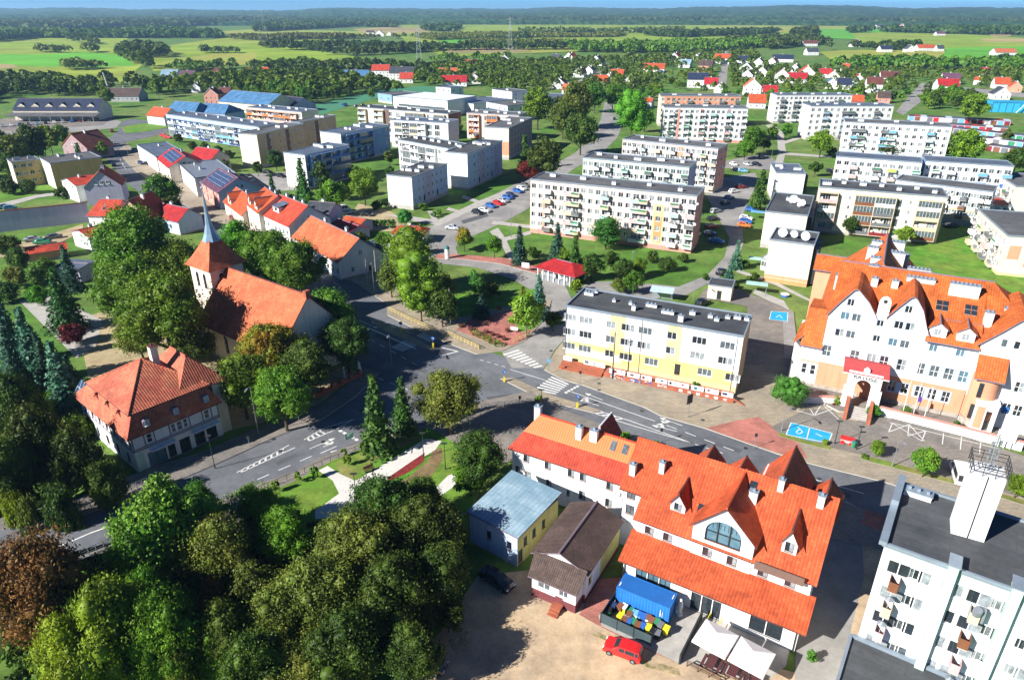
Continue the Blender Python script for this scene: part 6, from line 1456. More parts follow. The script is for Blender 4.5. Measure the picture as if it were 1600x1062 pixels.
gh('red-roofed house with a grey flat dormer between the street tree and the oaks', (226,334),(278,346),4.2,7.0,8,'x',{'F':'ww'},1,2.8,wall='lightblue',roof='tile_crimson',chim=1,**GW)
gh('low shed with a long red roof behind the firs at the left', (42,397),(104,388),2.4,3.4,5,'x',{},1,2.4,wall='peach',roof='tile_red',chim=0,name='shed',cat='shed')
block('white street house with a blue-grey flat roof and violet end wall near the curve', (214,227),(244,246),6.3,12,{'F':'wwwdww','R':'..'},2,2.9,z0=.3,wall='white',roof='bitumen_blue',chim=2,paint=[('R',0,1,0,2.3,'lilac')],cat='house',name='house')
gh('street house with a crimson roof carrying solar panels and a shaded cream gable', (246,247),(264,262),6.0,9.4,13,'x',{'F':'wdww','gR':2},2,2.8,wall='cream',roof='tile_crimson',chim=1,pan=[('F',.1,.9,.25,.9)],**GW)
gh('crimson-roofed house behind the one with solar panels', (296,245),(330,250),5.0,8.2,9,'x',{'F':'www'},1,2.8,wall='cream',roof='tile_crimson',chim=1,**GW)
block('white street house with a grey sheet roof between the two solar roofs', (279,256),(304,279),6.6,14,{'F':'wdw','R':'.w.'},2,2.9,z0=.3,wall='white',roof='metal_grey',chim=3,cat='house',name='house')
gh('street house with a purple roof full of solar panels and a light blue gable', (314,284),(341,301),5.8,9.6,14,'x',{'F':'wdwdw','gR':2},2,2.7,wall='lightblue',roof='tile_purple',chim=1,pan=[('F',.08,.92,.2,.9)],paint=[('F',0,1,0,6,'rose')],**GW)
gh('low white orange-roofed house with a steep street gable, left of the tall narrow one', (350,314),(379,336),4.4,8.2,9,'x',{'F':'wdww'},1,2.8,wall='cream',roof='tile_orange',chim=1,dormers=[dict(s='F',u=.3,v=.05,w=3.4,h=1.8,rh=1.8)],**GW)
gh('tall narrow white house with an orange roof and twin street gables', (385,317),(404,332),8.0,11.8,12,'x',{'F':'www','gR':1},3,2.6,wall='cream',roof='tile_orange',chim=2,dormers=[dict(s='F',u=.25,v=.03,w=2.6,h=1.6,rh=1.6),dict(s='F',u=.78,v=.03,w=2.6,h=1.6,rh=1.6)],**GW)
gh('white street house with a red-orange roof and one wide flat dormer', (409,334),(451,353),7.2,11.6,12.5,'x',{'F':'wwwbwww','gR':1},2,2.8,wall='white',roof='tile_red',chim=3,dormers=[dict(s='F',u=.36,v=.28,w=3.6,h=1.5,rh=.3,flat=True,dr='bitumen_blue')],paint=[],bcols=('brown',),**GW)
gh('long low white house with a faded orange roof and shaded gable by the junction', (457,370),(529,409),4.8,9.4,12,'x',{'F':'wwdwwwdwwww','R':'.w.d.','gR':1},1,2.8,wall='white',roof='tile_salmon',chim=2,**GW)
block('grey-roofed low workshop with pipes behind the faded orange roof', (556,386),(601,398),3.6,9,{'F':'w.w','R':'w'},1,2.8,z0=.1,wall='lilac',roof='bitumen',chim=2,cat='building',name='workshop')
gh('grey-roofed house hidden behind the house with the wide dormer', (476,330),(514,333),5.5,7.4,8,'x',{'F':'w.w'},1,2.8,wall='lilac',roof='tile_grey',chim=1,**GW)
gh('small garage with a bright red roof behind the long low house', (514,353),(545,364),2.7,4.0,7,'x',{'F':'D'},1,2.4,wall='lilac',roof='tile_crimson',chim=0,z0=0,name='garage',cat='garage')
gh('garage with an orange roof beside the sandy yard', (532,347),(562,352),2.7,3.8,6,'x',{'F':'D'},1,2.4,wall='lilac',roof='tile_orange',chim=0,z0=0,name='garage',cat='garage')
gh('low building with a flat orange-red roof half hidden by the lime tree', (612,364),(662,366),2.9,4.2,6,'x',{'F':'www'},1,2.5,wall='white',roof='tile_red',chim=1,hip0=2,hip1=2,z0=.1,name='pavilion',cat='building')
def kio(root, W_, D, he, hr):
    m = MB()
    for i in range(7): m.box(W_*i/6-.1,-1.5,0,W_*i/6+.1,-1.3,he-.4)
    m.build('post', M['frame_white'], root); MB().box(-.3,-1.2,0,W_+.3,-.9,1.0).build('screen', M['metal_grey'], root)
gh('long kiosk with a scarlet hipped roof and white shop front', (846,414),(896,427),3.0,4.1,6,'x',{'F':'DDdDD','L':'w'},1,2.7,wall='white',roof='tile_crimson',chim=0,hip0=2.5,hip1=2.5,z0=.1,o=1.5,name='kiosk',cat='kiosk',extra=kio,**GW)
block('small pale yellow transformer hut with a brown door and dark flat roof', (1107,445),(1144,450),3.4,5,{'F':'.d.'},1,2.8,z0=.2,wall='cream',roof='bitumen',chim=0,lip=.1,cat='hut',name='utility_hut')
block('low cream building with a tiny roof beside the stepped row entrance', (1190,404),(1200,406),3.0,5,{'F':'w'},1,2.6,z0=.1,wall='mint',roof='metal_white',chim=0,lip=.1,cat='hut',name='porch_hut')
gh('house with a dark brown roof and a mauve gable near the street curve', (97,227),(135,231),5.2,10.6,13,'y',{'F':'nwn','gF':2},2,2.6,wall='mauve',roof='tile_dark',chim=1,edge='tile_salmon',o=.9,**GW)
def stn(root, W_, D, he, hr):
    MB().slab([(-1,-7,3.4),(W_+2,-7,3.4),(W_+2,.2,4.6),(-1,.2,4.6)],.3).build('canopy', [M['bitumen_light'], M['frame_white']], root)
    for i in range(9): MB().tube((W_*i/8,-6.5,0),(W_*i/8,-6.5,3.5),.12,5).build('post', M['frame_white'], root)
gh('long market hall with a slate roof and a row of tiny white dormers', (20,172),(152,172),6.0,11.5,16,'x',{'F':'wwwwwwwwww'},1,3.5,wall='cream',roof='tile_navy',chim=0,dormers=[dict(s='F',u=.08+.165*i,v=.25,w=4.5,h=.6,rh=1.6) for i in range(6)],name='market_hall',cat='hall',extra=stn)
gh('white house with an orange roof beside the roundabout', (229,180),(256,183),5,9,11,'x',{'F':'nwn'},1,2.8,wall='white',roof='tile_orange',chim=1,**GW)
gh('hall with a bright blue hipped roof, left one behind the long blue-grey block', (258,175),(303,178),5.5,10.5,18,'x',{},1,3,wall='lightblue',roof='tile_blue',chim=0,hip1=3,name='hall',cat='hall')
gh('hall with a deeper blue hipped roof, right one behind the long blue-grey block', (306,175),(351,178),5.5,9.5,16,'x',{},1,3,wall='lightblue',roof='tile_blue',chim=0,hip1=3,name='hall',cat='hall')
gh('large hall with a long blue ridge roof behind the brick-red balconies', (341,158),(418,165),6,11.5,24,'x',{'F':'wwwwwwww'},1,3.4,wall='cream',roof='tile_blue',chim=0,name='hall',cat='hall')
gh('dark-roofed building attached to the right of the long blue hall', (424,162),(458,166),4,8,18,'x',{},1,3,wall='lilac',roof='tile_navy',chim=0,name='hall',cat='hall')
# ---------------------------------------------------------------- far houses: (x0, x1, eave y, roof, wall, storeys, ridge axis)
FH = dict(
 A=('behind the market hall', [(250,275,118,'cyan','white',1,'x'),(279,302,120,'purple','white',1,'x'),(322,349,117,'dark','white',1,'h'),(350,365,124,'orange','white',1,'y'),(386,402,114,'red','white',1,'x'),(318,340,148,'maroon','rose',2,'y'),(340,358,146,'maroon','rose',2,'x'),(298,312,137,'cyan','white',1,'y'),(160,216,150,'brown','grey',1,'x')]),
 B=('beyond the sports field', [(402,418,113,'orange','white',1,'x'),(580,608,110,'red','white',2,'x'),(608,646,114,'grey','white',2,'x'),(624,645,123,'red','white',1,'x'),(536,575,119,'blue','white',1,'x'),(690,729,128,'scarlet','white',1,'x'),(730,751,124,'scarlet','white',1,'y'),(685,714,115,'salmon','white',1,'x'),(727,746,101,'red','white',1,'x'),(777,798,95,'dark','white',1,'y')]),
 C=('beyond the avenue', [(859,872,91,'grey','white',1,'x'),(881,896,90,'red','white',1,'y'),(920,941,97,'grey','white',1,'y'),(895,912,114,'dark','white',1,'y'),(913,926,110,'grey','white',1,'y'),(863,883,131,'salmon','white',1,'y'),(878,896,140,'salmon','white',1,'x'),(926,948,127,'orange','white',1,'x'),(943,957,121,'orange','white',1,'y'),(953,973,117,'orange','white',1,'x'),(954,968,147,'scarlet','white',1,'y'),(966,980,150,'salmon','white',1,'y'),(975,992,126,'grey','white',1,'y'),(1005,1038,107,'orange','white',1,'x'),(1044,1062,91,'scarlet','white',1,'y'),(1006,1018,159,'orange','white',1,'x')]),
 D=('on the estate street', [(1075,1107,124,'navy','white',2,'x'),(1100,1121,131,'scarlet','white',1,'x'),(1116,1131,137,'salmon','white',1,'y'),(1091,1112,102,'brown','rose',2,'x'),(1116,1140,91,'orange','white',2,'x'),(1150,1172,94,'navy','white',1,'x'),(1155,1176,107,'grey','white',1,'y'),(1158,1176,117,'navy','white',1,'y'),(1163,1190,135,'salmon','white',2,'y'),(1192,1215,144,'scarlet','white',1,'x'),(1170,1197,160,'orange','white',1,'x'),(1175,1194,99,'grey','white',1,'y'),(1180,1200,113,'dark','white',1,'y'),(1080,1096,92,'grey','white',1,'y'),(1060,1078,100,'cyan','white',1,'x')]),
 E=('in the right-hand estate', [(1200,1212,96,'dark','white',1,'y'),(1207,1240,92,'navy','white',1,'x'),(1211,1233,117,'dark','white',2,'y'),(1232,1250,108,'grey','white',1,'y'),(1230,1262,123,'scarlet','white',1,'x'),(1247,1275,115,'orange','white',1,'y'),(1280,1298,115,'scarlet','white',1,'x'),(1292,1312,119,'salmon','white',1,'y'),(1290,1310,131,'blue','white',1,'y'),(1308,1331,132,'navy','white',1,'x'),(1330,1353,126,'scarlet','white',1,'y'),(1355,1380,131,'maroon','white',2,'x'),(1377,1407,121,'maroon','white',1,'x'),(1314,1326,105,'orange','white',1,'x'),(1329,1350,158,'orange','peach',1,'x'),(1372,1392,152,'brown','rose',1,'x'),(1467,1500,134,'scarlet','white',2,'x'),(1474,1502,124,'purple','white',1,'x'),(1532,1542,110,'scarlet','rose',1,'x'),(1522,1533,125,'orange','white',1,'x'),(1555,1580,131,'orange','white',1,'x'),(1578,1598,136,'orange','peach',1,'y'),(1553,1580,147,'grey','white',1,'y')]),
 F=('on the far fields', [(1256,1278,68,'dark','white',1,'x'),(1262,1280,81,'grey','white',1,'x'),(1332,1348,69,'dark','white',1,'y'),(1377,1395,77,'navy','white',1,'x'),(1417,1430,77,'grey','white',1,'y'),(1435,1462,75,'orange','white',1,'x'),(1465,1476,76,'grey','white',1,'x'),(1556,1589,82,'salmon','white',1,'x'),(1430,1450,45,'scarlet','white',1,'x'),(1464,1478,53,'purple','white',1,'x'),(1370,1384,41,'grey','white',1,'x'),(585,600,54,'grey','white',1,'y'),(572,584,51,'brown','white',1,'x'),(604,612,53,'brown','white',1,'y'),(650,653,22,'grey','white',3,'y'),(1408,1413,40,'salmon','white',2,'y')]))
RC_ = dict(orange='tile_orange', red='tile_red', scarlet='tile_crimson', grey='tile_grey', dark='tile_dark', brown='tile_brown', navy='tile_navy', purple='tile_purple', blue='tile_blue', salmon='tile_salmon', maroon='tile_dark', cyan='sheet_blue')
ANCH = [(90,165,'slate-roofed market hall'),(300,168,'blue hipped halls'),(385,150,'long blue ridge-roofed hall'),(650,150,'white-roofed sports hall'),(40,262,'ochre pair of blocks'),(1500,190,'garage rows'),(1585,160,'bright blue pool building'),(1280,158,'far white block'),(1100,156,'peach block'),(1438,155,'grey street to the estate'),(1135,110,'straight estate street')]
ORD = ['', 'leftmost', 'second from the left', 'third from the left', 'fourth from the left', 'fifth from the left', 'sixth from the left']
for zk, (where, lst) in FH.items():
    seen = {}; tot = {}
    for h in lst: tot[h[3]] = tot.get(h[3], 0)+1
    for (x0,x1,ey,rc,wc,fl,ax) in sorted(lst):
        seen[rc] = seen.get(rc, 0)+1
        rn = {'dark':'dark brown','cyan':'pale teal','maroon':'maroon'}.get(rc, rc)
        he = 1.2+2.8*fl if zk != 'F' else 5
        a, b = (x0, ey), (x1, ey+(0.6 if zk in 'CDE' else 0))
        Wd = (P(*b,he)-P(*a,he)).length
        lab = ('%s house with a %s roof %s' % ('pale' if wc == 'white' else wc, rn, where)) if tot[rc] == 1 else ('%s of the %s-roofed houses %s' % (ORD[seen[rc]], rn, where))
        ANCH.append(((x0+x1)/2, ey-3, ('%s house %s' % (rn+'-roofed', where)) if tot[rc] == 1 else '%s %s-roofed house %s' % (NTH[seen[rc]-1], rn, where))); 
        hr = he+(min(Wd,11) if ax != 'y' else Wd)*.42
        D = min(max(Wd*.9, 8), 14)
        if ax == 'h': gh(lab,a,b,he,hr+1,Wd,'x',{'F':'www'},fl,2.6,z0=.3,wall=wc,roof=RC_[rc],chim=0,hip0=Wd*.45,hip1=Wd*.45,group='houses beyond the town blocks',**GW)
        else: gh(lab,a,b,he,hr,D,ax,{'F':'w'*max(2,int(Wd/3.2)),'gF':1 if ax == 'y' else 0,'L':'w'},fl,2.6,z0=.3,wall=wc,roof=RC_[rc],chim=1,group='houses beyond the town blocks',edge='frame_white' if ax == 'y' else 'trim_purple',**GW)
# ---- blue pool building with slide arms at the right edge
A, ang, W_ = frame_from((1552,160),(1640,162),6); A.z = 0; r0 = empty('pool_building', A, ang, 'bright blue leisure building with slanted lattice arms at the right edge', 'building')
MB().box(0,0,0,W_,14,6).build('wall', M['p_sky'] if False else mat('pool_blue',(.04,.38,.62),.5), r0); m = MB()
for i in range(9): m.box(W_*i/8-.15,-.3,0,W_*i/8+.15,-.002,6.6)
m.box(0,-.35,6.0,W_,-.31,6.7); m.build('frame', mat('pool_blue_dark',(.03,.25,.5),.5), r0); m = MB()
for (a, b) in (((14,-2,0),(26,-2,17)),((20,-2,0),(26,-2,17)),((26,-2,17),(34,-2,2)),((17,-2,4),(30,-2,9))): m.tube(a, b, .35, 6)
m.build('slide_arm', mat('pool_pale',(.45,.65,.75),.5), r0)
# ---- pylons and factory chimney
for i, (px, pyb, pyt) in enumerate(((416,73,25),(655,98,48),(797,80,36))):
    q = P(px, pyb, 0); h = (pyb-pyt)*q.y/CF/math.cos(0.05); r0 = empty('pylon', (q.x,q.y,0), .3, ['leftmost','middle','rightmost'][i]+' of the three pale lattice pylons on the meadows', 'pylon', 'lattice pylons on the meadows')
    m = MB(); b0, b1 = h*.075, h*.012
    for sx in (-1,1):
        for sy in (-1,1): m.tube((sx*b0,sy*b0,0),(sx*b1,sy*b1,h),.11,4)
    for k in range(10):
        z0, z1 = h*k/10, h*(k+1)/10; w0 = b0+(b1-b0)*k/10; w1 = b0+(b1-b0)*(k+1)/10
        for sy in (-1,1): m.tube((-w0,sy*w0,z0),(w1,sy*w1,z1),.06,4); m.tube((w0,sy*w0,z0),(-w1,sy*w1,z1),.06,4); m.tube((sy*w0,-w0,z0),(sy*w1,w1,z1),.06,4)
    m.build('mast', mat('pylon_steel',(.5,.56,.56),.5), r0)
    for k in (.72,.84,.96): MB().tube((-h*.13,0,h*k),(h*.13,0,h*k),.14,4).tube((-h*.13,0,h*k),(0,0,h*(k+.04)),.09,4).tube((h*.13,0,h*k),(0,0,h*(k+.04)),.09,4).build('crossarm', mat('pylon_steel',(.5,.56,.56),.5), r0)
q = P(174,150,0); o = MB().tube((0,0,0),(-2.2,0,17),.9,10,.6).build('factory_chimney', M['concrete'], None, (q.x,q.y,0)); tag(o, 'leaning pale factory chimney behind the market hall', 'chimney')
# ---------------------------------------------------------------- trees that stand out, placed one by one
T = tree
T(208,395,150,'oak','large round green oak north of the church yard, nearest the orange roofs')
T(272,425,110,'oak','big oak between the church tower and the lone fir on the left')
T(205,460,120,'oak','sprawling green oak above the shaded church forecourt')
T(255,490,150,'oak','very large dark oak crowding the church tower on its left side')
T(215,525,80,'olive','olive tinted tree directly behind the corner house roof')
T(300,540,75,'dark','dark tree between the corner house ridge and the church wall')
T(374,388,84,'lime','light green tree behind the church spire near the street houses')
T(420,402,96,'oak','green tree behind the church roof ridge, middle of three')
T(466,418,90,'oak','dark green tree behind the church beside the long low house')
T(425,548,104,'autumn','maple with orange autumn leaves at the church roof edge')
T(376,598,104,'oak','green tree in front of the church nave, beside the corner house')
T(440,618,104,'oak','broad tree before the church wall, right of the corner house')
T(512,500,104,'oak','dark tree at the church end wall facing the junction')
T(540,535,84,'dark','dark round tree hanging over the junction corner of the church yard')
T(478,572,92,'dark','green tree pressed against the right end of the church roof')
for i,(x,y,w,k) in enumerate(((8,510,54,'bluespruce'),(44,535,58,'bluespruce'),(92,585,62,'bluespruce'),(66,560,44,'darkspruce'),(112,592,42,'darkspruce'),(22,570,50,'darkspruce'))):
    T(x,y,w,k,['leftmost blue spruce at the left edge','second blue spruce from the left edge','tall blue spruce nearest the corner house','dark narrow spruce between two blue spruces','dark spruce just left of the corner house','dark low spruce under the left blue spruces'][i],group='spruces left of the corner house')
T(93,462,66,'fir','broad dark fir beside the small flat-roofed outbuilding')
T(112,520,44,'bushred','dark reddish bush at the shaded forecourt')
T(105,415,34,'darkspruce','small fir behind the flat-roofed outbuilding'); T(57,432,24,'thuja','narrow dark column shrub in the left garden',ratio=2.2)
for i,(x,y,w,k) in enumerate(((22,430,46,'busholive'),(8,455,44,'bush'),(28,405,40,'dark'),(70,420,36,'oak'),(12,385,40,'dark'),(58,460,40,'bushlime'))):
    T(x,y,w,k,['olive bush in the left garden','dark bush at the left edge above the blue spruces','dark garden tree under the red shed roof','green garden tree left of the outbuilding','dark garden tree at the left edge by the parked cars','light green hedge bush beside the sandy drive'][i])
# gully woods, lower left
GL = 'trees in the gully at the lower left'
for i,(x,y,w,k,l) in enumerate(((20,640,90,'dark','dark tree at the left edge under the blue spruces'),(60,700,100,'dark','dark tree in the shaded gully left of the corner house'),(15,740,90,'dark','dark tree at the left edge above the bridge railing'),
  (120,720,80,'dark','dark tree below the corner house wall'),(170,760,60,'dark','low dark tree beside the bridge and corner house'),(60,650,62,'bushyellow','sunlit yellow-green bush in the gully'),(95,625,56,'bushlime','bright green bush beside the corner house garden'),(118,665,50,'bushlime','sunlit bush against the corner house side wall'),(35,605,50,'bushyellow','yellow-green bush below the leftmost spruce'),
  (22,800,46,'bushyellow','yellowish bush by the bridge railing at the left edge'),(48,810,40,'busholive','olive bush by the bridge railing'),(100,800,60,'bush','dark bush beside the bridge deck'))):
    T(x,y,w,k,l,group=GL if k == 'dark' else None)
T(62,930,158,'brown','huge copper brown tree at the lower left corner')
T(262,825,150,'birch','feathery light green tree overhanging the bridge'); T(215,870,100,'birch','light green tree below the bridge railing'); T(310,790,80,'oak','green tree hiding the bridge end by the corner house')
T(335,850,120,'olive','olive-brown tree between the feathery tree and the lime tree')
T(392,800,92,'lime','bright lime tree, upper of two beside the park lawn'); T(440,835,96,'lime','bright yellow-green tree, lower of two beside the park lawn')
T(600,800,130,'dark','dark tree under the white park path, upper one'); T(560,860,140,'olive','olive tree below the white park path'); T(660,830,130,'dark','dark tree beside the blue-roofed annex')
T(690,900,110,'dark','dark tree shading the yard and the black cars'); T(610,930,140,'dark','large dark tree at the bottom centre'); T(500,930,140,'olive','olive tree left of the bottom centre')
T(540,1010,140,'dark','dark green tree at the bottom edge'); T(440,960,120,'olive','olive-brown tree at the bottom, right of the bare tree'); T(640,1020,110,'dark','dark tree at the bottom edge near the yard'); T(660,780,80,'dark','dark tree right of the red flower bed')
T(180,1000,150,'yellow','yellow-green tree at the bottom left, larger'); T(260,1000,130,'oak','green tree right of the yellow-green one at the bottom'); T(110,1045,120,'yellow','yellow-green tree in the bottom left corner'); T(230,950,90,'oak','green tree under the feathery tree')
T(350,1000,110,'dark','dark shaded tree at the bottom between two groups'); T(400,1050,120,'dark','dark tree at the bottom edge left of the conifer'); T(335,1040,40,'limetall','small bright green sapling at the bottom'); T(278,942,34,'bushlime','bright green shrub in the dark gully'); T(190,945,24,'bushlime','small bright shrub under the copper tree')
T(565,1050,40,'birch','small pointed yellowish tree at the bottom edge',ratio=2.0); T(470,1040,110,'olive','olive tree at the bottom edge centre left'); T(150,930,70,'dark','dark tree between the copper tree and the bridge')
for x,y,w,k,l in ((300,860,60,'birch','feathery green tree between the olive one and the bare tree'),(395,905,70,'olive','thin olive tree just right of the bare tree'),(470,905,60,'yellow','yellowish crown between the lime tree and the olive woods'),(545,960,64,'oak','green crown among the olive trees at the bottom centre'),(620,870,60,'olive','small olive crown above the bottom centre dark trees'),(700,960,60,'dark','dark crown at the shaded yard corner'),(290,1050,70,'olive','olive crown at the bottom edge right of the yellow-green tree'),(130,985,60,'birch','pale feathery crown at the foot of the copper tree'),(575,905,50,'birch','pale green crown below the white park path'),(420,1000,60,'dark','dark crown left of the pointed yellowish tree'),(505,855,56,'birch','light crown at the edge of the park lawn path'),(335,930,50,'brown','small rusty crown in the dark gully')):
    T(x,y,w,k,l)
# park and junction
T(702,624,104,'olive','round olive-green tree at the junction, beside the spruces'); T(748,715,96,'dark','dark green tree between the park and the long white house'); T(735,745,60,'oak','green bushy tree beside the annex roof')
T(586,640,62,'spruce','taller spruce at the park corner, left one'); T(628,628,44,'spruce','narrower spruce at the park corner, right one')
for i,(x,y,w) in enumerate(((465,744,13),(491,736,15),(537,706,10),(543,718,13),(430,758,15),(574,700,14))):
    T(x,y,w,'birch','young staked tree, %s from the left along the park lawn' % ['second','third','fourth','fifth','first','sixth'][i],group='young staked trees along the park lawn',ratio=1.7)
T(640,400,70,'limetall','tall lime-green tree beside the parking street',ratio=1.7); T(610,435,52,'olive','olive tree at the street corner left of the lime-green one'); T(655,440,62,'limetall','lime-green tree in the junction park, behind the white pole'); T(690,450,54,'olive','olive bushy tree in the junction park'); T(690,478,58,'dark','dark leafy shrub right beside the tall white pole')
T(742,440,16,'thuja','narrow column thuja in the junction park, left',ratio=3.3); T(752,448,16,'thuja','narrow column thuja in the junction park, right',ratio=3.0); T(766,450,34,'bush','dark rounded shrub in the junction park'); T(752,475,34,'darkspruce','low blue-green conifer in the junction park',ratio=1.2)
T(822,488,62,'birch','light yellow-green tree on the brick square'); T(842,460,34,'bluespruce','blue spruce behind the brick square tree'); T(817,458,12,'bushyellow','small orange-yellow conifer on the brick square',ratio=2.0); T(865,500,30,'dark','dark tree at the corner of the brick square')
T(725,372,36,'autumn','small reddish-green tree beside the parking street'); T(772,383,32,'lime','small light green tree on the lawn'); 
for i,(x,y,w,k,l) in enumerate(((812,380,28,'darkspruce','dark spruce left of the pink block, left one'),(871,377,30,'darkspruce','dark spruce before the pink block, right one'),(899,390,24,'spruce','small spruce between the dark spruce and the poplar'),(834,393,24,'bush','low green bush between the two dark spruces'))): T(x,y,w,k,l)
T(948,358,40,'thuja','tall rounded poplar column in front of the pink block',ratio=1.5)
for i,(x,y,w,k) in enumerate(((925,415,40,'dark'),(905,432,26,'bush'),(955,405,28,'dark'),(975,420,34,'dark'),(990,440,34,'oak'),(1000,415,30,'oak'),(1020,400,24,'bush'),(1042,412,30,'bush'),(968,445,30,'busholive'),(900,445,24,'bushyellow'),(880,400,26,'oak'),(1068,402,20,'bush'))):
    T(x,y,w,k,['dark tree right of the red kiosk','bush between the red kiosk and the yellow building','dark tree under the poplar','dark tree with a round crown behind the yellow building','green tree nearest the yellow building roof','green tree in the middle of the shrub belt','bush below the pink block end','round bush on the lawn near the pink block corner','olive bush behind the yellow building','yellow bush behind the red kiosk','green tree between the kiosk and the pink block','small bush at the lawn tip near the drive'][i])
T(1140,428,24,'bluespruce','small blue spruce beside the drive to the transformer hut',ratio=1.3); T(1152,395,22,'bluespruce','blue spruce by the car park verge'); T(1165,412,18,'bush','round bush beside the stepped row'); T(1178,432,20,'bush','round bush at the foot of the peach wall'); T(1150,445,14,'bush','small bush beside the transformer hut')
T(1236,608,58,'ball','big clipped globe shrub before the town hall',ratio=.95,cat='shrub'); 
T(1372,700,27,'oak','small round street tree, leftmost by the town hall car park'); T(1447,720,46,'birch','broad street tree, middle of the town hall car park verge'); T(1592,757,42,'oak','street tree at the right edge of the car park verge')
T(1417,642,13,'thuja','narrow conifer at the town hall wall, left',ratio=1.9); T(1496,664,11,'thuja','narrow conifer at the town hall wall, right',ratio=1.9); T(1365,640,24,'bushlime','bright leafy bush right of the town hall steps'); T(1308,625,20,'bushyellow','yellow-green bush left of the town hall steps'); T(1290,690,13,'bushyellow','small yellow globe bush beside the blue bays',ratio=.8); T(1350,712,11,'bushyellow','small yellow globe bush by the leftmost street tree',ratio=.8)
T(1303,631,9,'bushred','small dark red bush left of the steps',ratio=.8); T(1373,632,10,'bushred','small dark red bush right of the steps',ratio=.8); T(842,622,14,'bushyellow','straggly yellow shrub on the traffic island'); T(975,680,22,'bushlime','light green bush between the two street-side gables'); T(1024,692,14,'bushlime','small light green bush at the street edge of the guest house')
T(1103,432,14,'bush','small bush near the yellow building back court')
# middle distance
T(252,300,56,'oak','round green tree standing alone at the street bend'); T(268,322,36,'dark','darker small tree below the street bend tree')
T(568,288,56,'yellow','broad olive-yellow willow beside the white blocks'); T(518,306,50,'lime','light green tree in the yard left of the willow'); T(500,275,22,'poplar','slender tree before the glass balconies'); T(470,272,26,'spruce','conifer at the corner of the nearest blue block'); T(475,292,26,'spruce','second conifer in front of the nearest blue block',ratio=1.7); T(425,290,18,'spruce','small spruce in the parking yard')
for i in range(6): T(583+i*6.2,348,7,'thuja','clipped column thuja, %s from the left in the row beside the sandy yard' % NTH[i],group='thuja hedge beside the sandy yard',ratio=2.3)
T(632,338,28,'ball','rounded yew bush at the corner of the lower white unit',cat='shrub'); T(685,330,11,'ball','small round bush beside the block path, right',cat='shrub'); T(677,334,11,'ball','small round bush beside the block path, left',cat='shrub')
T(610,270,20,'dark','dark bush behind the lower white unit'); T(608,245,22,'dark','dark tree between the blue and white blocks')
T(430,248,30,'dark','dark tree under the beige brown-banded block'); T(465,245,20,'dark','small dark tree left of the nearest blue block')
for i,(x,y) in enumerate(((278,215),(300,226),(320,228),(340,234),(358,240))): T(x,y,18,'bush','bush in front of the long blue-grey block, %s from the left' % ['first','second','third','fourth','fifth'][i],group='bushes before the long blue-grey block')
T(840,165,56,'lime','bright lime-green tree beside the sports hall annex'); T(900,160,64,'olive','large olive tree on the avenue, upper left'); T(908,205,58,'dark','large dark tree on the avenue, lower left'); T(880,185,50,'olive','olive tree behind the mauve block'); T(958,150,34,'oak','tree on the right side of the avenue, farthest'); T(988,175,44,'limetall','tall green tree on the right side of the avenue',ratio=1.9); T(975,150,34,'oak','green tree at the avenue bend'); T(930,150,40,'oak','green tree over the avenue')
T(850,245,66,'dark','dark round tree right of the arc painted block'); T(828,262,40,'bushred','dark reddish tree under the dark round one',cat='tree'); T(820,235,24,'spruce','conifer at the end of the mauve block'); T(700,235,20,'dark','dark tree behind the taller white unit',)
T(715,205,26,'dark','dark tree between the lilac end wall and the pink strips'); T(1178,218,40,'oak','tree right of the rose and mint block, nearest'); T(1165,232,28,'oak','lower tree right of the rose and mint block'); T(1150,238,14,'ball','round bush at the car park edge',cat='tree'); T(1230,202,22,'oak','small round tree on the right lawn'); T(1285,222,38,'lime','light green tree before the wide white block'); T(1190,288,24,'spruce','conifer between the car park and the stepped row'); T(1183,302,22,'spruce','lower conifer between the car park and the stepped row'); T(1275,262,22,'dark','dark tree behind the stepped row')
T(1393,230,42,'poplar','silvery tree in front of the wide white block, left',ratio=1.0); T(1418,228,24,'poplar','silvery tree in front of the wide white block, right',ratio=1.3); T(1512,228,56,'yellow','yellow-green tree beside the garages'); T(1590,250,40,'dark','dark tree at the right edge by the garages'); T(1574,212,20,'dark','round tree between the garage rows'); T(1522,167,44,'yellow','yellowish tree beside the blue pool building'); T(1415,366,30,'birch','pale tree between the town hall roof and the loggia block')
T(165,150,26,'birch','pale tree beside the market hall'); T(245,135,24,'birch','yellowish tree behind the orange-roofed house'); T(124,243,20,'spruce','conifer before the brown-roofed house')
for i,(x,y,w,k) in enumerate(((48,225,60,'dark'),(20,235,60,'olive'),(75,215,40,'birch'),(95,210,30,'oak'),(10,258,40,'dark'),(12,290,34,'bush'),(42,290,30,'bush'),(150,215,24,'dark'))):
    T(x,y,w,k,['large dark tree behind the ochre pair','olive tree at the left edge behind the ochre pair','pale tree behind the ochre pair','green tree beside the brown-roofed house','dark tree at the left edge by the ochre block','bush on the lawn at the left edge','round bush before the ochre block','dark tree right of the brown-roofed house'][i])
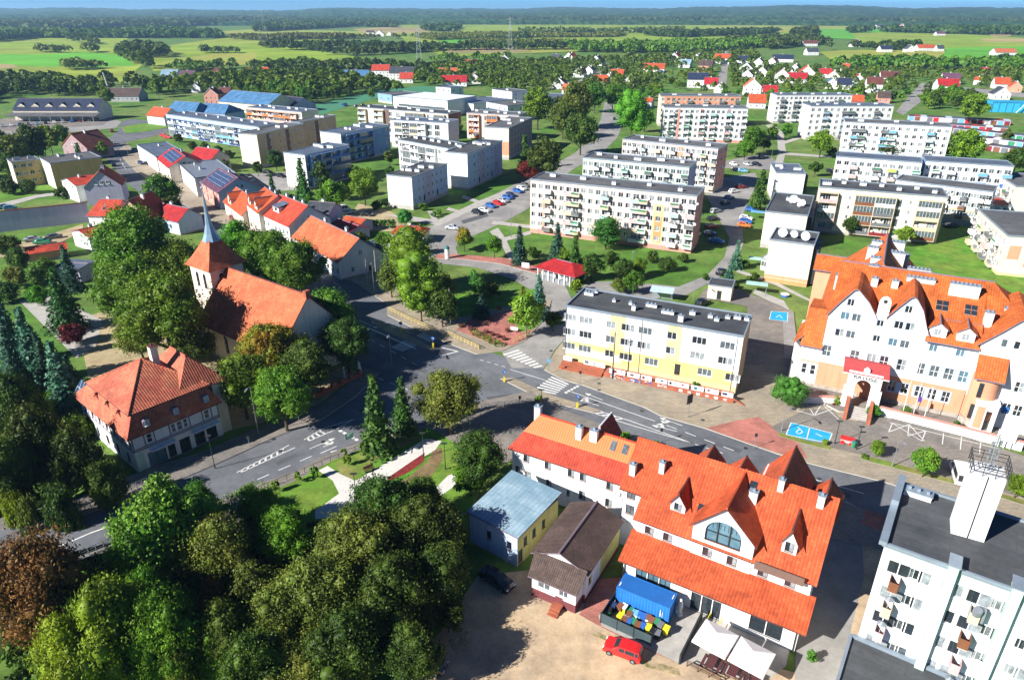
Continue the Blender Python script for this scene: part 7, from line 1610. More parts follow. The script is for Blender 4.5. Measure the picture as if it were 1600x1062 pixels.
for x,y,w,k,l in ((330,262,22,'oak','green tree in the yard behind the crimson roof'),(352,258,18,'dark','dark bush right of the crimson-roofed house'),(402,262,22,'dark','dark bush at the foot of the beige end wall'),(375,292,16,'bush','bush behind the light blue gable'),(452,312,26,'oak','green garden tree behind the wide dormer house'),(482,318,28,'lime','light green garden tree above the grey-roofed house'),(540,300,30,'bushlime','light green shrub between two willows'),(552,270,26,'dark','dark tree beside the farther blue block'),(590,318,24,'bush','bush on the yard edge left of the white end wall'),(505,262,20,'dark','dark tree under the glass balconies'),(438,316,20,'spruce','small spruce behind the tall narrow house'),(560,372,30,'bush','dark bush behind the long low house'),(598,378,34,'oak','green tree between the workshop and the pavilion'),(628,378,36,'lime','light green tree before the pavilion roof'),(160,232,22,'oak','green tree right of the brown-roofed house'),(96,300,26,'bush','bush on the lawn before the ochre block wall'),(140,300,18,'bush','bush at the foot of the violet gable'),(1208,205,22,'oak','green tree left of the second white block'),(1300,235,18,'bush','bush at the corner of the wide white block'),(1475,232,26,'oak','green tree at the right end of the wide white block'),(1560,345,26,'dark','dark bush by the right edge block'),(1330,350,30,'dark','dark tree behind the town hall roof'),(1296,330,22,'dark','dark tree in the shaded court of the stepped row'),(735,262,20,'bush','bush at the lilac entrance front'),(762,268,18,'bush','bush at the far lilac entrance'),(660,322,16,'bushlime','light shrub at the white unit corner'),(1195,225,20,'dark','dark tree at the lawn path'),(1008,185,34,'oak','green tree left of the rose and mint block')):
    T(x,y,w,k,l)
# bare tree near the copper tree
q = P(372,890,0); r0 = empty('bare_tree', (q.x,q.y,gz(q.x,q.y)), 0, 'leafless grey tree with spreading twigs among the lower left woods', 'tree'); m = MB(); rs = random.Random(5)
def br(p, d, L, r, k):
    e = p+d*L; m.tube(p, e, r, 5, r*.65, cap=False)
    if k:
        for i in range(3): br(e, (d+Vector((rs.uniform(-.6,.6),rs.uniform(-.6,.6),rs.uniform(-.1,.5)))).normalized(), L*.68, r*.6, k-1)
br(Vector((0,0,0)), Vector((0,0,1)), 3.5, .2, 5); m.build('branches', M['bark_grey'], r0)
# ---------------------------------------------------------------- belts of trees: nearest ones one by one, the far woods as mass
def wp(px, h=0.0):
    """wood outline seen in the photograph: its upper edge is the tops of trees h high, its lower edge their feet"""
    ys = [p[1] for p in px]; mid = (min(ys)+max(ys))/2; out = []
    for x, y in px:
        t = max(0, min(1, (mid-y)/(max(1, mid-min(ys)))*1.3+.3)); q = P(x, max(y, 19), h*t); out.append((q.x, q.y))
    return out
def kindof(k): return {'oak':'green','dark':'dark green','lime':'light green','olive':'olive','birch':'pale','yellow':'yellowish'}[k]
BELTS = [  # polygon px, spacing m, (wmin,wmax), kinds, label
 ([(-60,150),(0,122),(60,120),(150,130),(180,145),(150,152),(20,150),(-60,170)], 7.5,(6,11),['dark','oak','dark'],'dark tree in the belt behind the market hall'),
 ([(215,140),(300,120),(420,112),(540,118),(620,128),(640,142),(560,160),(480,172),(425,155),(340,145),(300,140),(240,152)], 8,(6,11),['dark','oak','oak','lime'],'tree in the belt between the blue halls and the meadows'),
 ([(640,115),(700,100),(800,92),(880,95),(900,110),(860,140),(800,150),(740,135),(690,140),(640,135)], 10,(5,9),['oak','lime','dark'],'tree in the gardens beyond the sports hall'),
 ([(820,95),(1000,84),(1180,78),(1190,92),(1050,100),(1000,120),(1040,130),(1030,160),(1000,165),(940,155),(860,140)], 12,(5,8.5),['oak','lime','dark'],'tree among the houses beyond the avenue'),
 ([(1040,108),(1200,98),(1340,105),(1420,100),(1500,105),(1640,100),(1640,128),(1545,140),(1450,150),(1400,165),(1350,165),(1200,165),(1040,140)], 14,(4.5,7.5),['oak','dark','lime'],'tree among the gardens of the right-hand estate'),
 ([(1430,150),(1480,135),(1535,140),(1535,172),(1440,172)], 9,(6,9),['oak','dark','lime'],'tree between the garages and the right-hand estate'),
 ([(-60,195),(0,205),(20,260),(-60,300)], 8,(6,9),['dark','olive'],'tree at the left edge near the ochre pair'),
]
rs = random.Random(21); pts = []
def clear(x, y, r, foots=True):
    if foots and any(inside(x, y, f) for f in FOOT): return False
    return all((x-a)**2+(y-b)**2 > ((r+c)*.62)**2 for a, b, c in TPOS)
for poly, sp, (w0,w1), kinds, lab in BELTS:
    q = wp(poly, 6); xs = [p[0] for p in q]; ys = [p[1] for p in q]
    x = min(xs)
    while x < max(xs):
        y = min(ys)
        while y < max(ys):
            X, Y = x+rs.uniform(-.45,.45)*sp, y+rs.uniform(-.45,.45)*sp
            if inside(X, Y, q) and clear(X, Y, 3): pts.append((Y, X, rs.uniform(w0,w1), rs.choice(kinds), lab)); TPOS.append((X,Y,3))
            y += sp
        x += sp
pts.sort(); near, farp = pts[:210], pts[210:]
USED = {}
for Y, X, w_, k, lab in near:
    px, py = PX(X, Y, 4); best = min(ANCH, key=lambda a: (a[0]-px)**2+((a[1]-py)*1.6)**2); dx, dy = px-best[0], (py-best[1])*1.6
    rel = ('left of' if dx < 0 else 'right of') if abs(dx) > abs(dy)*1.1 else ('behind' if dy < 0 else 'in front of')
    sz = 'small' if w_ < 6.4 else 'mid-sized' if w_ < 7.9 else 'large'
    l2 = '%s %s tree %s the %s' % (sz, kindof(k), rel, best[2]); g_ = lab.replace('dark tree','trees').replace('tree ','trees ',1)
    n_ = USED.get(l2, 0); USED[l2] = n_+1
    if n_: l2 = '%s %s tree %s %s the %s' % (sz, kindof(k), NTH[min(n_,11)], rel, best[2])
    tree_at(X, Y, 0, w_*rs.uniform(.95,1.3), w_, k, l2, g_)
def mass(name, pts, leaf, label, lod=3, seed=3):
    """many small crowns in one mesh, for woods nobody could count"""
    r2 = np.random.RandomState(seed); Vs = []; n = 0
    for (X, Y, w_, h, g) in pts:
        d = math.hypot(X, Y); k = 60 if d < 900 else 30 if d < 1800 else 16
        c = rot_rand(r2, k); c[:,2] = np.abs(c[:,2])*1.1-.25; s = w_/2
        tap = 1-.3*np.clip(c[:,2],0,1)
        C = np.stack([X+c[:,0]*s*tap*(.75+.35*r2.rand(k)), Y+c[:,1]*s*tap*(.75+.35*r2.rand(k)), g+h*(.55+.42*c[:,2])],1)
        Nn = c+np.array([0,0,.4]); Nn /= np.linalg.norm(Nn,axis=1)[:,None]
        Vs.append(leaf_quads(C, Nn, w_*(.17 if k == 60 else .24 if k == 30 else .33), r2)); n += k
    o = inst(name, mesh_np(name, np.concatenate(Vs), n, [LF[leaf]]))
    return tag(o, label, 'woodland', kind='stuff')
for kk, leaf, lb in ((('dark','olive'),'dark','dark green trees massed between and beyond the far houses'),(('oak','lime','birch'),'oak','green garden trees massed between and beyond the far houses')):
    sub = [(X, Y, w_, w_*1.25, 0) for Y, X, w_, k, _ in farp if k in kk]
    if sub: mass('garden_woods', sub, leaf, lb)
FB = [ # far woods: polygon px, leaf, width m
 ([(-80,62),(0,50),(110,46),(260,40),(340,46),(350,58),(200,56),(140,55),(60,52),(-80,74)],'dark',16,'dark wood behind the left meadow'),
 ([(185,66),(215,62),(270,72),(268,82),(205,84),(240,108),(230,110),(185,82)],'dark',14,'clump of dark trees splitting the green fields'),
 ([(100,62),(150,58),(148,66),(110,66)],'dark',14,'small dark grove on the left meadow'),
 ([(60,78),(120,72),(155,80),(150,83),(60,83)],'olive',10,'strip of scrub across the bright green field'),
 ([(95,98),(160,102),(165,107),(100,104)],'olive',9,'thin scrub row below the bright green field'),
 ([(310,74),(370,74),(370,82),(320,82)],'olive',9,'scrub patch on the pale meadow'),
 ([(-80,118),(10,112),(60,122),(170,112),(200,120),(215,130),(180,132),(60,134),(-80,150)],'dark',11,'dark wood along the meadow edge on the left'),
 ([(400,30),(520,26),(620,30),(618,44),(560,42),(420,50),(400,50)],'dark',18,'dark pine wood left of the far village'),
 ([(660,40),(720,36),(710,50),(665,50)],'dark',16,'small pine wood on the centre meadows'),
 ([(405,66),(440,62),(480,64),(480,70),(410,76)],'dark',9,'small grove by the leftmost pylon'),
 ([(430,68),(520,64),(600,66),(700,72),(790,74),(1000,66),(1000,71),(820,79),(700,80),(640,84),(530,76),(500,82),(480,80)],'dark',10,'tree belt crossing the centre meadows'),
 ([(500,76),(620,72),(640,84),(560,88),(510,86)],'dark',10,'dark grove beside the tree belt on the centre meadows'),
 ([(420,98),(470,92),(540,92),(640,96),(740,92),(740,104),(640,112),(560,116),(470,114),(405,114),(395,106)],'dark',9,'wood in front of the centre meadows'),
 ([(660,86),(700,84),(760,86),(800,84),(800,92),(700,96)],'oak',8,'green wood in front of the centre meadows'),
 ([(810,46),(1000,44),(1070,42),(1060,48),(900,54),(815,56)],'olive',13,'thin pine wood with clearings right of centre'),
 ([(880,74),(1000,66),(1100,62),(1200,58),(1215,66),(1180,76),(1100,82),(980,84),(900,82)],'oak',11,'green wood behind the far estate'),
 ([(1120,58),(1230,54),(1300,60),(1290,70),(1200,78),(1180,72)],'dark',11,'dark wood behind the far estate'),
 ([(350,56),(480,52),(620,54),(640,60),(500,62),(400,64)],'olive',9,'low scrubby wood on the pale left meadows'),
 ([(640,56),(760,50),(900,52),(980,50),(960,56),(800,60),(680,64)],'olive',8,'loose scrub over the centre meadows'),
 ([(1000,56),(1130,46),(1220,44),(1200,52),(1060,60)],'dark',12,'wood edge above the far estate'),
 ([(250,108),(340,96),(420,92),(480,90),(480,98),(380,106),(300,114)],'oak',8,'green trees between the left meadow and the halls'),
 ([(0,44),(180,50),(330,52),(340,58),(160,60),(0,60)],'oak',13,'lighter green wood behind the left meadow'),
 ([(780,56),(800,52),(830,56),(820,60),(790,60)],'dark',10,'small round copse on the centre meadows'),
 ([(720,62),(760,60),(900,68),(890,72),(760,68)],'olive',7,'thin hedge row across the centre meadows'),
 ([(1235,52),(1275,40),(1275,60),(1240,62)],'dark',14,'round grove beside the tan field'),
 ([(1325,44),(1430,40),(1640,40),(1640,56),(1480,54),(1400,52),(1330,50)],'dark',16,'pine wood along the right horizon'),
 ([(1290,68),(1370,66),(1440,64),(1435,76),(1400,80),(1290,78)],'dark',11,'trees around the field farms'),
 ([(1560,90),(1640,92),(1640,98),(1555,96)],'dark',8,'hedge on the right field'),
 ([(1300,96),(1420,86),(1460,96),(1640,100),(1640,112),(1300,108)],'oak',10,'garden trees below the right fields'),
 ([(-80,26),(300,22),(800,26),(1200,22),(1680,26),(1680,38),(1340,38),(1200,32),(1000,34),(800,32),(700,27),(560,26),(400,34),(300,42),(100,46),(-80,48)],'dark',34,'pine forest below the hills'),
]
for poly, leaf, w_, lab in FB:
    q = wp(poly, min(15, w_)); xs = [p[0] for p in q]; ys = [p[1] for p in q]; sp = w_*.9; out = []
    x = min(xs); 
    while x < max(xs):
        y = min(ys)
        while y < max(ys):
            X, Y = x+rs.uniform(-.5,.5)*sp, y+rs.uniform(-.5,.5)*sp
            if abs(X) < Y*.78+30 and inside(X, Y, q) and not any(inside(X, Y, f) for f in FOOT): s = w_*rs.uniform(.75,1.3); out.append((X,Y,s,min(15,s*1.0)*rs.uniform(.75,1.2),0))
            y += sp
        x += sp
    if out: mass('woodland', out, leaf, lab, seed=len(out) % 97)
# undergrowth in the gully and along the park bank
r2 = random.Random(9); out = []
q1 = wp([(-60,600),(60,600),(130,690),(210,760),(140,790),(0,830),(-60,830)]); q2 = wp([(0,900),(120,890),(240,845),(400,790),(520,850),(640,835),(700,800),(735,860),(690,960),(600,1062),(0,1062)])
for q in (q1, q2):
    xs = [p[0] for p in q]; ys = [p[1] for p in q]; x = min(xs)
    while x < max(xs):
        y = min(ys)
        while y < max(ys):
            X, Y = x+r2.uniform(-1,1), y+r2.uniform(-1,1)
            if inside(X, Y, q): out.append((X, Y, r2.uniform(1.6,3.2), r2.uniform(.8,2.6), gz(X,Y)))
            y += 2.0
        x += 2.0
o = mass('undergrowth', out, 'dark', 'tangled dark undergrowth filling the gully and the wooded bank', seed=5); o['category'] = 'undergrowth'
# ---------------------------------------------------------------- vehicles
def car_parts(col, kind):
    """lofted body with wheel arches, glasshouse, wheels, lights; length along +x"""
    prof = dict(hatch=[(-1.95,.45,.62),(-1.9,.5,.95),(-1.72,.6,1.38),(-1.35,.66,1.48),(-.3,.68,1.5),(.35,.66,1.42),(.95,.74,1.0),(1.7,.74,.88),(1.98,.66,.66)],
      sedan=[(-2.2,.6,.66),(-2.1,.7,.98),(-1.5,.74,1.02),(-.95,.66,1.40),(.0,.66,1.45),(.5,.66,1.38),(1.1,.76,1.0),(1.95,.74,.88),(2.25,.64,.64)],
      van=[(-2.5,.8,.75),(-2.48,.86,1.9),(-2.2,.88,2.1),(0,.88,2.15),(1.1,.86,2.05),(1.75,.88,1.25),(2.3,.84,1.05),(2.5,.74,.7)])[kind]
    b = MB(); n = []; half = .86 if kind != 'van' else .95
    for x, w, z in prof:
        s = [(-half,.28),(-half-.02,.55),(-half,.80 if kind != 'van' else 1.05)]
        zt = max(z,.62); ring = [(x,-half*.97,.26),(x,-half,.55),(x,-half*.97,min(zt,.88)),(x,-w,zt),(x,0,zt+.03),(x,w,zt),(x,half*.97,min(zt,.88)),(x,half,.55),(x,half*.97,.26)]
        n.append(ring)
    k = 9; v = [p for r in n for p in r]
    b.add(v, [(i*k+j,(i+1)*k+j,(i+1)*k+j+1,i*k+j+1) for i in range(len(n)-1) for j in range(k-1)])
    b.poly(n[0][::-1]); b.poly(n[-1])
    body = b.mesh('body', M['car_'+col], smooth=False)
    g = MB()
    for i in range(len(n)-1):                       # side and end glass lies 1 cm proud of the cabin skin
        a, c = n[i], n[i+1]
        if min(a[3][2],c[3][2]) > 1.2:
            for sd, (lo, hi) in ((-1,(2,3)),(1,(6,5))):
                q = []
                for r, t in ((a,.12),(c,.12),(c,.82),(a,.82)):
                    p = Vector(r[lo]).lerp(Vector(r[hi]), t); q.append((p.x, p.y+sd*.012, p.z+.006))
                x0, x1 = q[0][0], q[1][0]; q = [(x0+.04 if abs(p[0]-x0) < 1e-6 else x1-.04, p[1], p[2]) for p in q]
                g.poly(q if sd < 0 else q[::-1])
        elif abs(a[3][2]-c[3][2]) > .3:
            q = [Vector(a[3]),Vector(c[3]),Vector(c[5]),Vector(a[5])]; cc = sum(q,Vector())/4; q = [cc+(p-cc)*.86+Vector((.012 if cc.x > 0 else -.012,0,.035)) for p in q]
            g.poly([p[:] for p in q])
    glass = g.mesh('windows', M['glass_dark'])
    w = MB(); w.tube((0,-.1,0),(0,.1,0),.31,12); w.tube((0,-.115,0),(0,.115,0),.18,8,mi=1); wheel = w.mesh('wheel', [M['tyre'], M['metal_grey']])
    l = MB().box(-.05,-.16,-.06,.06,.16,.07); hl_ = l.mesh('headlight', M['metal_white']); tl = l.mesh('tail_light', M['p_red'])
    L = prof[-1][0]
    return body, glass, wheel, hl_, tl, L
CARS = {}
def car(px, py, dx, dy, col, kind, label, group=None, z=None, cat='car', lights=False, sc=1.0):
    k = (col, kind)
    if k not in CARS: CARS[k] = car_parts(col, kind)
    body, glass, wheel, h, t, L = CARS[k]
    a, b = P(px, py, .5), P(px+dx, py+dy, .5); d = b-a
    root = empty('van' if kind == 'van' else 'parked_car', (a.x, a.y, .05 if z is None else z), math.atan2(d.y, d.x), label, cat, group); root.scale = (sc,)*3
    inst('body', body, root); inst('windows', glass, root)
    for x in (-L*.62, L*.64):
        for y in (-.80, .80): inst('wheel', wheel, root, (x, y, .31))
    if lights:
        for y in (-.6,.6): inst('headlight', h, root, (L-.03,y,.66)); inst('tail_light', t, root, (-L+.04,y,.8))
    return root
car(974,1015,-54,-20,'red','hatch','bright red hatchback parked on the sandy yard beside the dark fence',lights=True)
car(776,905,30,20,'black','sedan','black car in the shade beside the blue-roofed annex',lights=True); car(664,1036,34,8,'black','sedan','black car in deep tree shade at the bottom edge',lights=True)
car(1499,742,-6,-20,'white','van','white van half hidden behind the white rooftop shaft',cat='van',z=.16)
GP = 'cars parked by the blocks'
cl = [(1098,473,14,-6,'black','hatch','black car behind the yellow building near the transformer hut'),(1127,425,10,-8,'black','hatch','dark car beside the small blue spruce'),
 (1157,292,16,-2,'red','hatch','red car beside the pink block car park, farthest of its row'),(1147,299,16,-2,'white','hatch','white car next to the red one in the block car park'),(1139,309,14,-3,'blue','hatch','blue car third in the block car park row'),(1133,317,14,-3,'navy','hatch','navy car fourth in the block car park row'),(1118,330,16,-3,'silver','hatch','silver car fifth in the block car park row'),(1114,342,14,-2,'black','hatch','black car sixth in the block car park row'),(1112,354,14,-1,'burg','hatch','dark red car seventh in the block car park row'),(1110,366,14,0,'navy','hatch','navy car eighth in the block car park row'),(1119,377,14,2,'blue','sedan','blue car nearest the pink block corner'),
 (1174,328,12,3,'blue','hatch','blue car beside the stepped row awning'),(1166,341,14,2,'white','hatch','white car opposite the pink block row'),(1165,346,14,2,'blue','hatch','blue car opposite the pink block row'),(1163,352,14,2,'orange','hatch','orange car opposite the pink block row'),
 (1146,257,10,4,'white','hatch','white car on the upper lot, left'),(1168,257,10,3,'silver','hatch','silver car on the upper lot, middle'),(1182,257,10,2,'black','hatch','black car on the upper lot, right'),(1150,266,12,1,'black','hatch','black car under the rose end wall'),(1161,267,12,1,'sky','hatch','light blue car under the rose end wall'),(1190,246,12,-2,'grey','hatch','grey car in tree shade above the upper lot'),
 (746,332,14,3,'black','hatch','black car, nearest in the parking street row'),(757,329,12,2,'white','hatch','white car, second in the parking street row'),(767,322,12,3,'blue','hatch','blue car, third in the parking street row'),(778,318,12,3,'red','hatch','red car, fourth in the parking street row'),(786,314,12,3,'silver','hatch','silver car, fifth in the parking street row'),(793,309,12,3,'blue','hatch','blue car, sixth in the parking street row'),(798,305,12,3,'navy','hatch','navy car, seventh in the parking street row'),(809,299,12,3,'blue','hatch','bright blue car near the far end of the parking street row'),(815,295,12,3,'white','hatch','white car near the far end of the parking street row'),(821,290,12,3,'grey','hatch','grey car at the far end of the parking street row'),
 (707,356,20,2,'silver','sedan','silver car driving on the parking street'),(536,328,14,-3,'white','van','white van on the sandy yard by the garages'),(544,332,14,-2,'silver','hatch','silver car beside the white van'),(572,335,14,1,'black','sedan','black car alone on the sandy yard'),
 (417,269,14,1,'black','sedan','black car at the beige block foot'),(439,275,12,2,'black','hatch','black car beside the white end wall'),(381,276,12,5,'grey','hatch','grey car behind the light blue gable'),(392,281,12,5,'silver','hatch','silver car behind the light blue gable'),
 (220,239,10,6,'black','hatch','black car at the white street house, first'),(221,255,12,4,'navy','hatch','navy car at the white street house, second'),(231,256,12,4,'black','hatch','black car at the white street house, third'),(211,235,12,3,'grey','hatch','grey car on the forecourt near the curve'),(175,205,8,8,'burg','hatch','dark red car leaving the roundabout'),(176,224,-4,10,'silver','hatch','silver car driving down the curved street'),(178,258,4,10,'black','hatch','black car driving on the curved street'),(256,212,12,1,'red','hatch','red car at the roundabout, left'),(262,215,12,1,'red','sedan','red car at the roundabout, right'),
 (51,374,16,-2,'silver','sedan','silver car in the left yard, first'),(84,370,16,-2,'grey','sedan','grey car in the left yard, second'),(66,378,16,-1,'green','sedan','green car in the left yard'),(5,323,14,-2,'silver','sedan','silver car above the violet wall, left'),(16,325,14,-2,'sky','hatch','pale blue car above the violet wall, right'),
 (365,341,12,8,'burg','hatch','dark red car at the low white house'),(386,348,12,8,'white','hatch','white car at the tall narrow house'),(960,186,-2,-12,'black','sedan','black car on the shaded avenue, left'),(966,193,-2,-12,'navy','sedan','navy car on the shaded avenue, right'),(539,165,14,-3,'blue','van','blue truck beside the sports field'),(556,166,12,-2,'grey','hatch','grey car beside the sports field'),(566,164,12,-2,'black','hatch','black car beside the sports field'),(1297,268,10,4,'black','hatch','dark car between the stepped row and the slate-blue roof'),(1485,353,18,0,'black','sedan','dark car in the shade at the top of the green lawn')]
for r in cl: car(*r, group=GP if 'row' in r[6] else None, cat='van' if r[5] == 'van' else 'car')
hallc = ('silver','white','navy','grey','sky','black','white','silver','blue','burg','white','grey')
for i in range(12): car(4+i*13.5,197-i*.9,3,6,hallc[i],'hatch','%s car, %s from the left in the row before the market hall' % ({'burg':'dark red','sky':'light blue'}.get(hallc[i],hallc[i]), NTH[i]),group='cars parked before the market hall')
# ---------------------------------------------------------------- street furniture
def lamp(px, py, h, style, label, group=None, az=0.0):
    q = P(px, py, .13); r0 = empty('street_lamp', (q.x,q.y,.13), az, label, 'street lamp', group); m = MB()
    mt = M['metal_dark'] if style in ('black','park') else M['metal_grey'] if style == 'grey' else M['concrete']
    m.tube((0,0,0),(0,0,h),.07,8,.045); m.tube((0,0,0),(0,0,.6),.11,8,.09)
    if style in ('black','park'): MB().box(-.42,-.16,h,.42,.16,h+.1).build('lamp_head', M['metal_dark'], r0); m.build('pole', mt, r0)
    else:
        m.tube((0,0,h),(0,-1.3,h+.25),.045,6); m.build('pole', mt, r0); MB().box(-.13,-1.9,h+.18,.13,-1.1,h+.3).build('lamp_head', M['metal_grey'], r0)
    return r0
lamp(1304,693,4,'black','black flat-headed lamp beside the red and green stands, left one','black lamps on the car park'); lamp(1338,702,4,'black','black flat-headed lamp beside the red and green stands, right one','black lamps on the car park')
lamp(1221,673,4.6,'grey','grey lamp at the left tip of the car park'); lamp(404,678,8.5,'grey','tall grey street lamp on the church side of the left road'); lamp(336,731,5.5,'park','black arm lamp below the corner house shop'); 
lamp(557,780,4.2,'park','black park lamp at the bend of the white path'); lamp(662,714,4.2,'park','black park lamp beside the red flower bed'); lamp(696,733,4.4,'park','black park lamp right of the ochre bed'); lamp(585,775,2.2,'park','short black park light by the path edge')
lamp(585,458,7.5,'grey','grey street lamp before the long low house at the junction'); lamp(612,572,6.5,'grey','lamp on the shaded island opposite the church'); lamp(799,371,7,'grey','grey lamp beside the parking street cars'); lamp(845,651,5.0,'park','black lamp by the chimney of the long white house')
lamp(986,425,5.5,'grey','grey double lamp in the shrub belt'); lamp(1083,470,5.0,'grey','thin lamp on the grass behind the yellow building'); lamp(1205,250,6.5,'grey','grey lamp between the right lawns'); lamp(1253,590,4.5,'park','black lamp at the shaded court entrance'); lamp(1394,728,4.6,'grey','grey lamp on the verge below the car park'); lamp(453,300,7,'grey','lamp in the parking yard'); lamp(201,244,7,'grey','lamp on the curved street forecourt'); lamp(400,185,7,'grey','lamp behind the blocks')
def pole(px, py, h, label, m='concrete', r=.13, arm=False, name='utility_pole', cat='pole'):
    q = P(px, py, .13); r0 = empty(name, (q.x,q.y,.1), 0, label, cat); b = MB(); b.tube((0,0,0),(0,0,h),r,8,r*.65); b.build('pole', M[m], r0)
    if arm: MB().tube((-.8,0,h-.5),(.8,0,h-.5),.05,5).build('crossarm', M['metal_grey'], r0)
    return r0
pole(704,507,8.2,'tall plain white pole at the edge of the brick square','frame_white',.12); pole(956.5,591,9.2,'dark concrete pole before the yellow building, with a short arm','metal_dark',.12,True); pole(588,433,7,'concrete pole before the gable of the long low house'); pole(575,452,7.5,'pole on the corner of the long low house, roadside','concrete',.1)
pole(170,152,11,'dark telegraph pole near the factory chimney','wood',.15)
def disc_sign(px, py, label, kind='blue', h=2.1, base=True):
    q = P(px, py, .13); r0 = empty('road_sign', (q.x,q.y,.1), 0, label, 'road sign'); MB().tube((0,0,0),(0,0,h),.04,6).build('post', M['metal_grey'], r0)
    if kind == 'blue':
        m = MB(); m.tube((0,-.06,h),(0,-.03,h),.36,14); m.build('sign_disc', M['p_blue'], r0); a = MB(); a.poly([(-.18,-.065,h+.12),(.06,-.065,h-.1),(.0,-.065,h-.17),(.2,-.065,h-.2),(.18,-.065,h+.02),(.11,-.065,h-.04),(-.12,-.065,h+.18)]); a.build('arrow', M['paint_white'], r0)
    elif kind == 'square': MB().box(-.33,-.06,h-.35,.33,-.03,h+.35).build('sign_plate', M['p_sky'], r0)
    else: MB().box(-.2,-.06,h-.3,.2,-.03,h+.3).build('sign_plate', M['metal_dark'], r0)
    if base: MB().box(-.16,-.14,0,.16,.14,.95).build('bollard', M['p_yellow'], r0)
disc_sign(677,543,'blue round keep-right sign on the traffic island, right one'); disc_sign(627,519,'blue round keep-right sign on the traffic island, left one'); disc_sign(788,596,'round sign with a yellow bollard at the tip of the long island'); disc_sign(902,636,'yellow bollard sign where the hatching starts')
disc_sign(857,583,'blue square crossing sign on the corner before the yellow building','square',2.6,False); disc_sign(812,640,'dark backed sign at the south crossing','dark',2.4,False); disc_sign(906,600,'thin sign with a dark base on the pavement by the crossing','dark',2.4,False); disc_sign(467,658,'small sign on the church side pavement','dark',2.4,False); disc_sign(390,697,'short white sign post on the church side kerb','dark',1.6,False); disc_sign(1178,700,'small sign behind the guest house gable at the red driveway','dark',2.4,False); disc_sign(1032,690,'sign at the street edge near the guest house','dark',2.2,False)
q = P(1074.5,651.5,.13); r0 = empty('notice_board', (q.x,q.y,.13), RD(35), 'dark rectangular board on a post before the yellow building', 'board'); MB().tube((0,0,0),(0,0,4),.06,6).build('post', M['metal_grey'], r0); MB().box(-.6,-.08,2.6,.6,.08,4.2).build('panel', M['metal_dark'], r0)
q = P(1567,700,0); r0 = empty('info_board', (q.x,q.y,.1), RD(-25), 'white board on three legs at the right of the town hall wall', 'board')
for x in (-.8,0,.8): MB().box(x-.08,-.08,0,x+.08,.08,1.4).build('leg', M['frame_white'], r0)
MB().box(-1.2,-.12,1.2,1.2,.12,3.0).build('panel', M['frame_white'], r0)
q = P(821,424,0); r0 = empty('info_board', (q.x,q.y,.1), RD(-20), 'white notice board left of the red kiosk', 'board')
for x in (-.9,.9): MB().tube((x,0,0),(x,0,2.2),.05,6).build('leg', M['metal_grey'], r0)
MB().box(-1.0,-.05,.9,1.0,.05,2.2).build('panel', M['frame_white'], r0)
q = P(699,404,0); r0 = empty('advertising_pillar', (q.x,q.y,.1), 0, 'round white advertising pillar with a teal cap beside the brick path', 'pillar'); MB().tube((0,0,0),(0,0,2.7),.62,14).build('drum', M['frame_white'], r0); MB().tube((0,0,2.7),(0,0,3.1),.75,14,.55).dome((0,0,3.1),.5,.5,.35,12,4,z0=0).build('cap', M['p_teal'], r0)
def rail(a, b, n, label, h=.95, m='p_yellow', bars=2, name='railing', cat='railing', pos=.13, r=.03, group=None):
    A, B = P(*a,pos), P(*b,pos); d = B-A; L = d.length; o = empty(name, A, math.atan2(d.y,d.x), label, cat, group)
    for i in range(n+1): MB().tube((L*i/n,0,0),(L*i/n,0,h),r*1.3,5).build('post', M[m], o)
    for k in range(bars): z = h-k*(h*.6/max(1,bars-1)) if bars > 1 else h; MB().tube((0,0,z),(L,0,z),r,5).build('bar', M[m], o)
    if bars == 2:
        t = MB(); k = int(L/.5)
        for i in range(k): t.tube((L*i/k,0,h*.4),(L*(i+.5)/k,0,h),r*.8,4,cap=False); t.tube((L*(i+.5)/k,0,h),(L*(i+1)/k,0,h*.4),r*.8,4,cap=False)
        t.build('lattice', M[m], o)
    return o
M['rail_yellow'] = mat('rail_yellow', (.55,.44,.20), .6)
rail((608,486),(670,515),12,'cream yellow railing along the junction pavement, left stretch',m='rail_yellow',r=.05); rail((700,524),(748,546),9,'cream yellow railing beside the brick square, right stretch',m='rail_yellow',r=.05); rail((803,535),(828,524),4,'short yellow railing at the side street corner',m='rail_yellow',r=.04)
rail((-20,862),(232,756),26,'long grey railing on the far side of the bridge at the left',1.1,'metal_grey',3,r=.04); rail((128,872),(262,812),12,'grey railing on the near side of the bridge under the feathery tree',1.1,'metal_grey',3,r=.04)
rail((405,768),(592,690),14,'row of dark posts with a thin bar along the park side kerb',.85,'metal_dark',1,r=.03); rail((752,640),(812,632),5,'light grey railing at the south pavement corner',1.0,'metal_grey',3); 
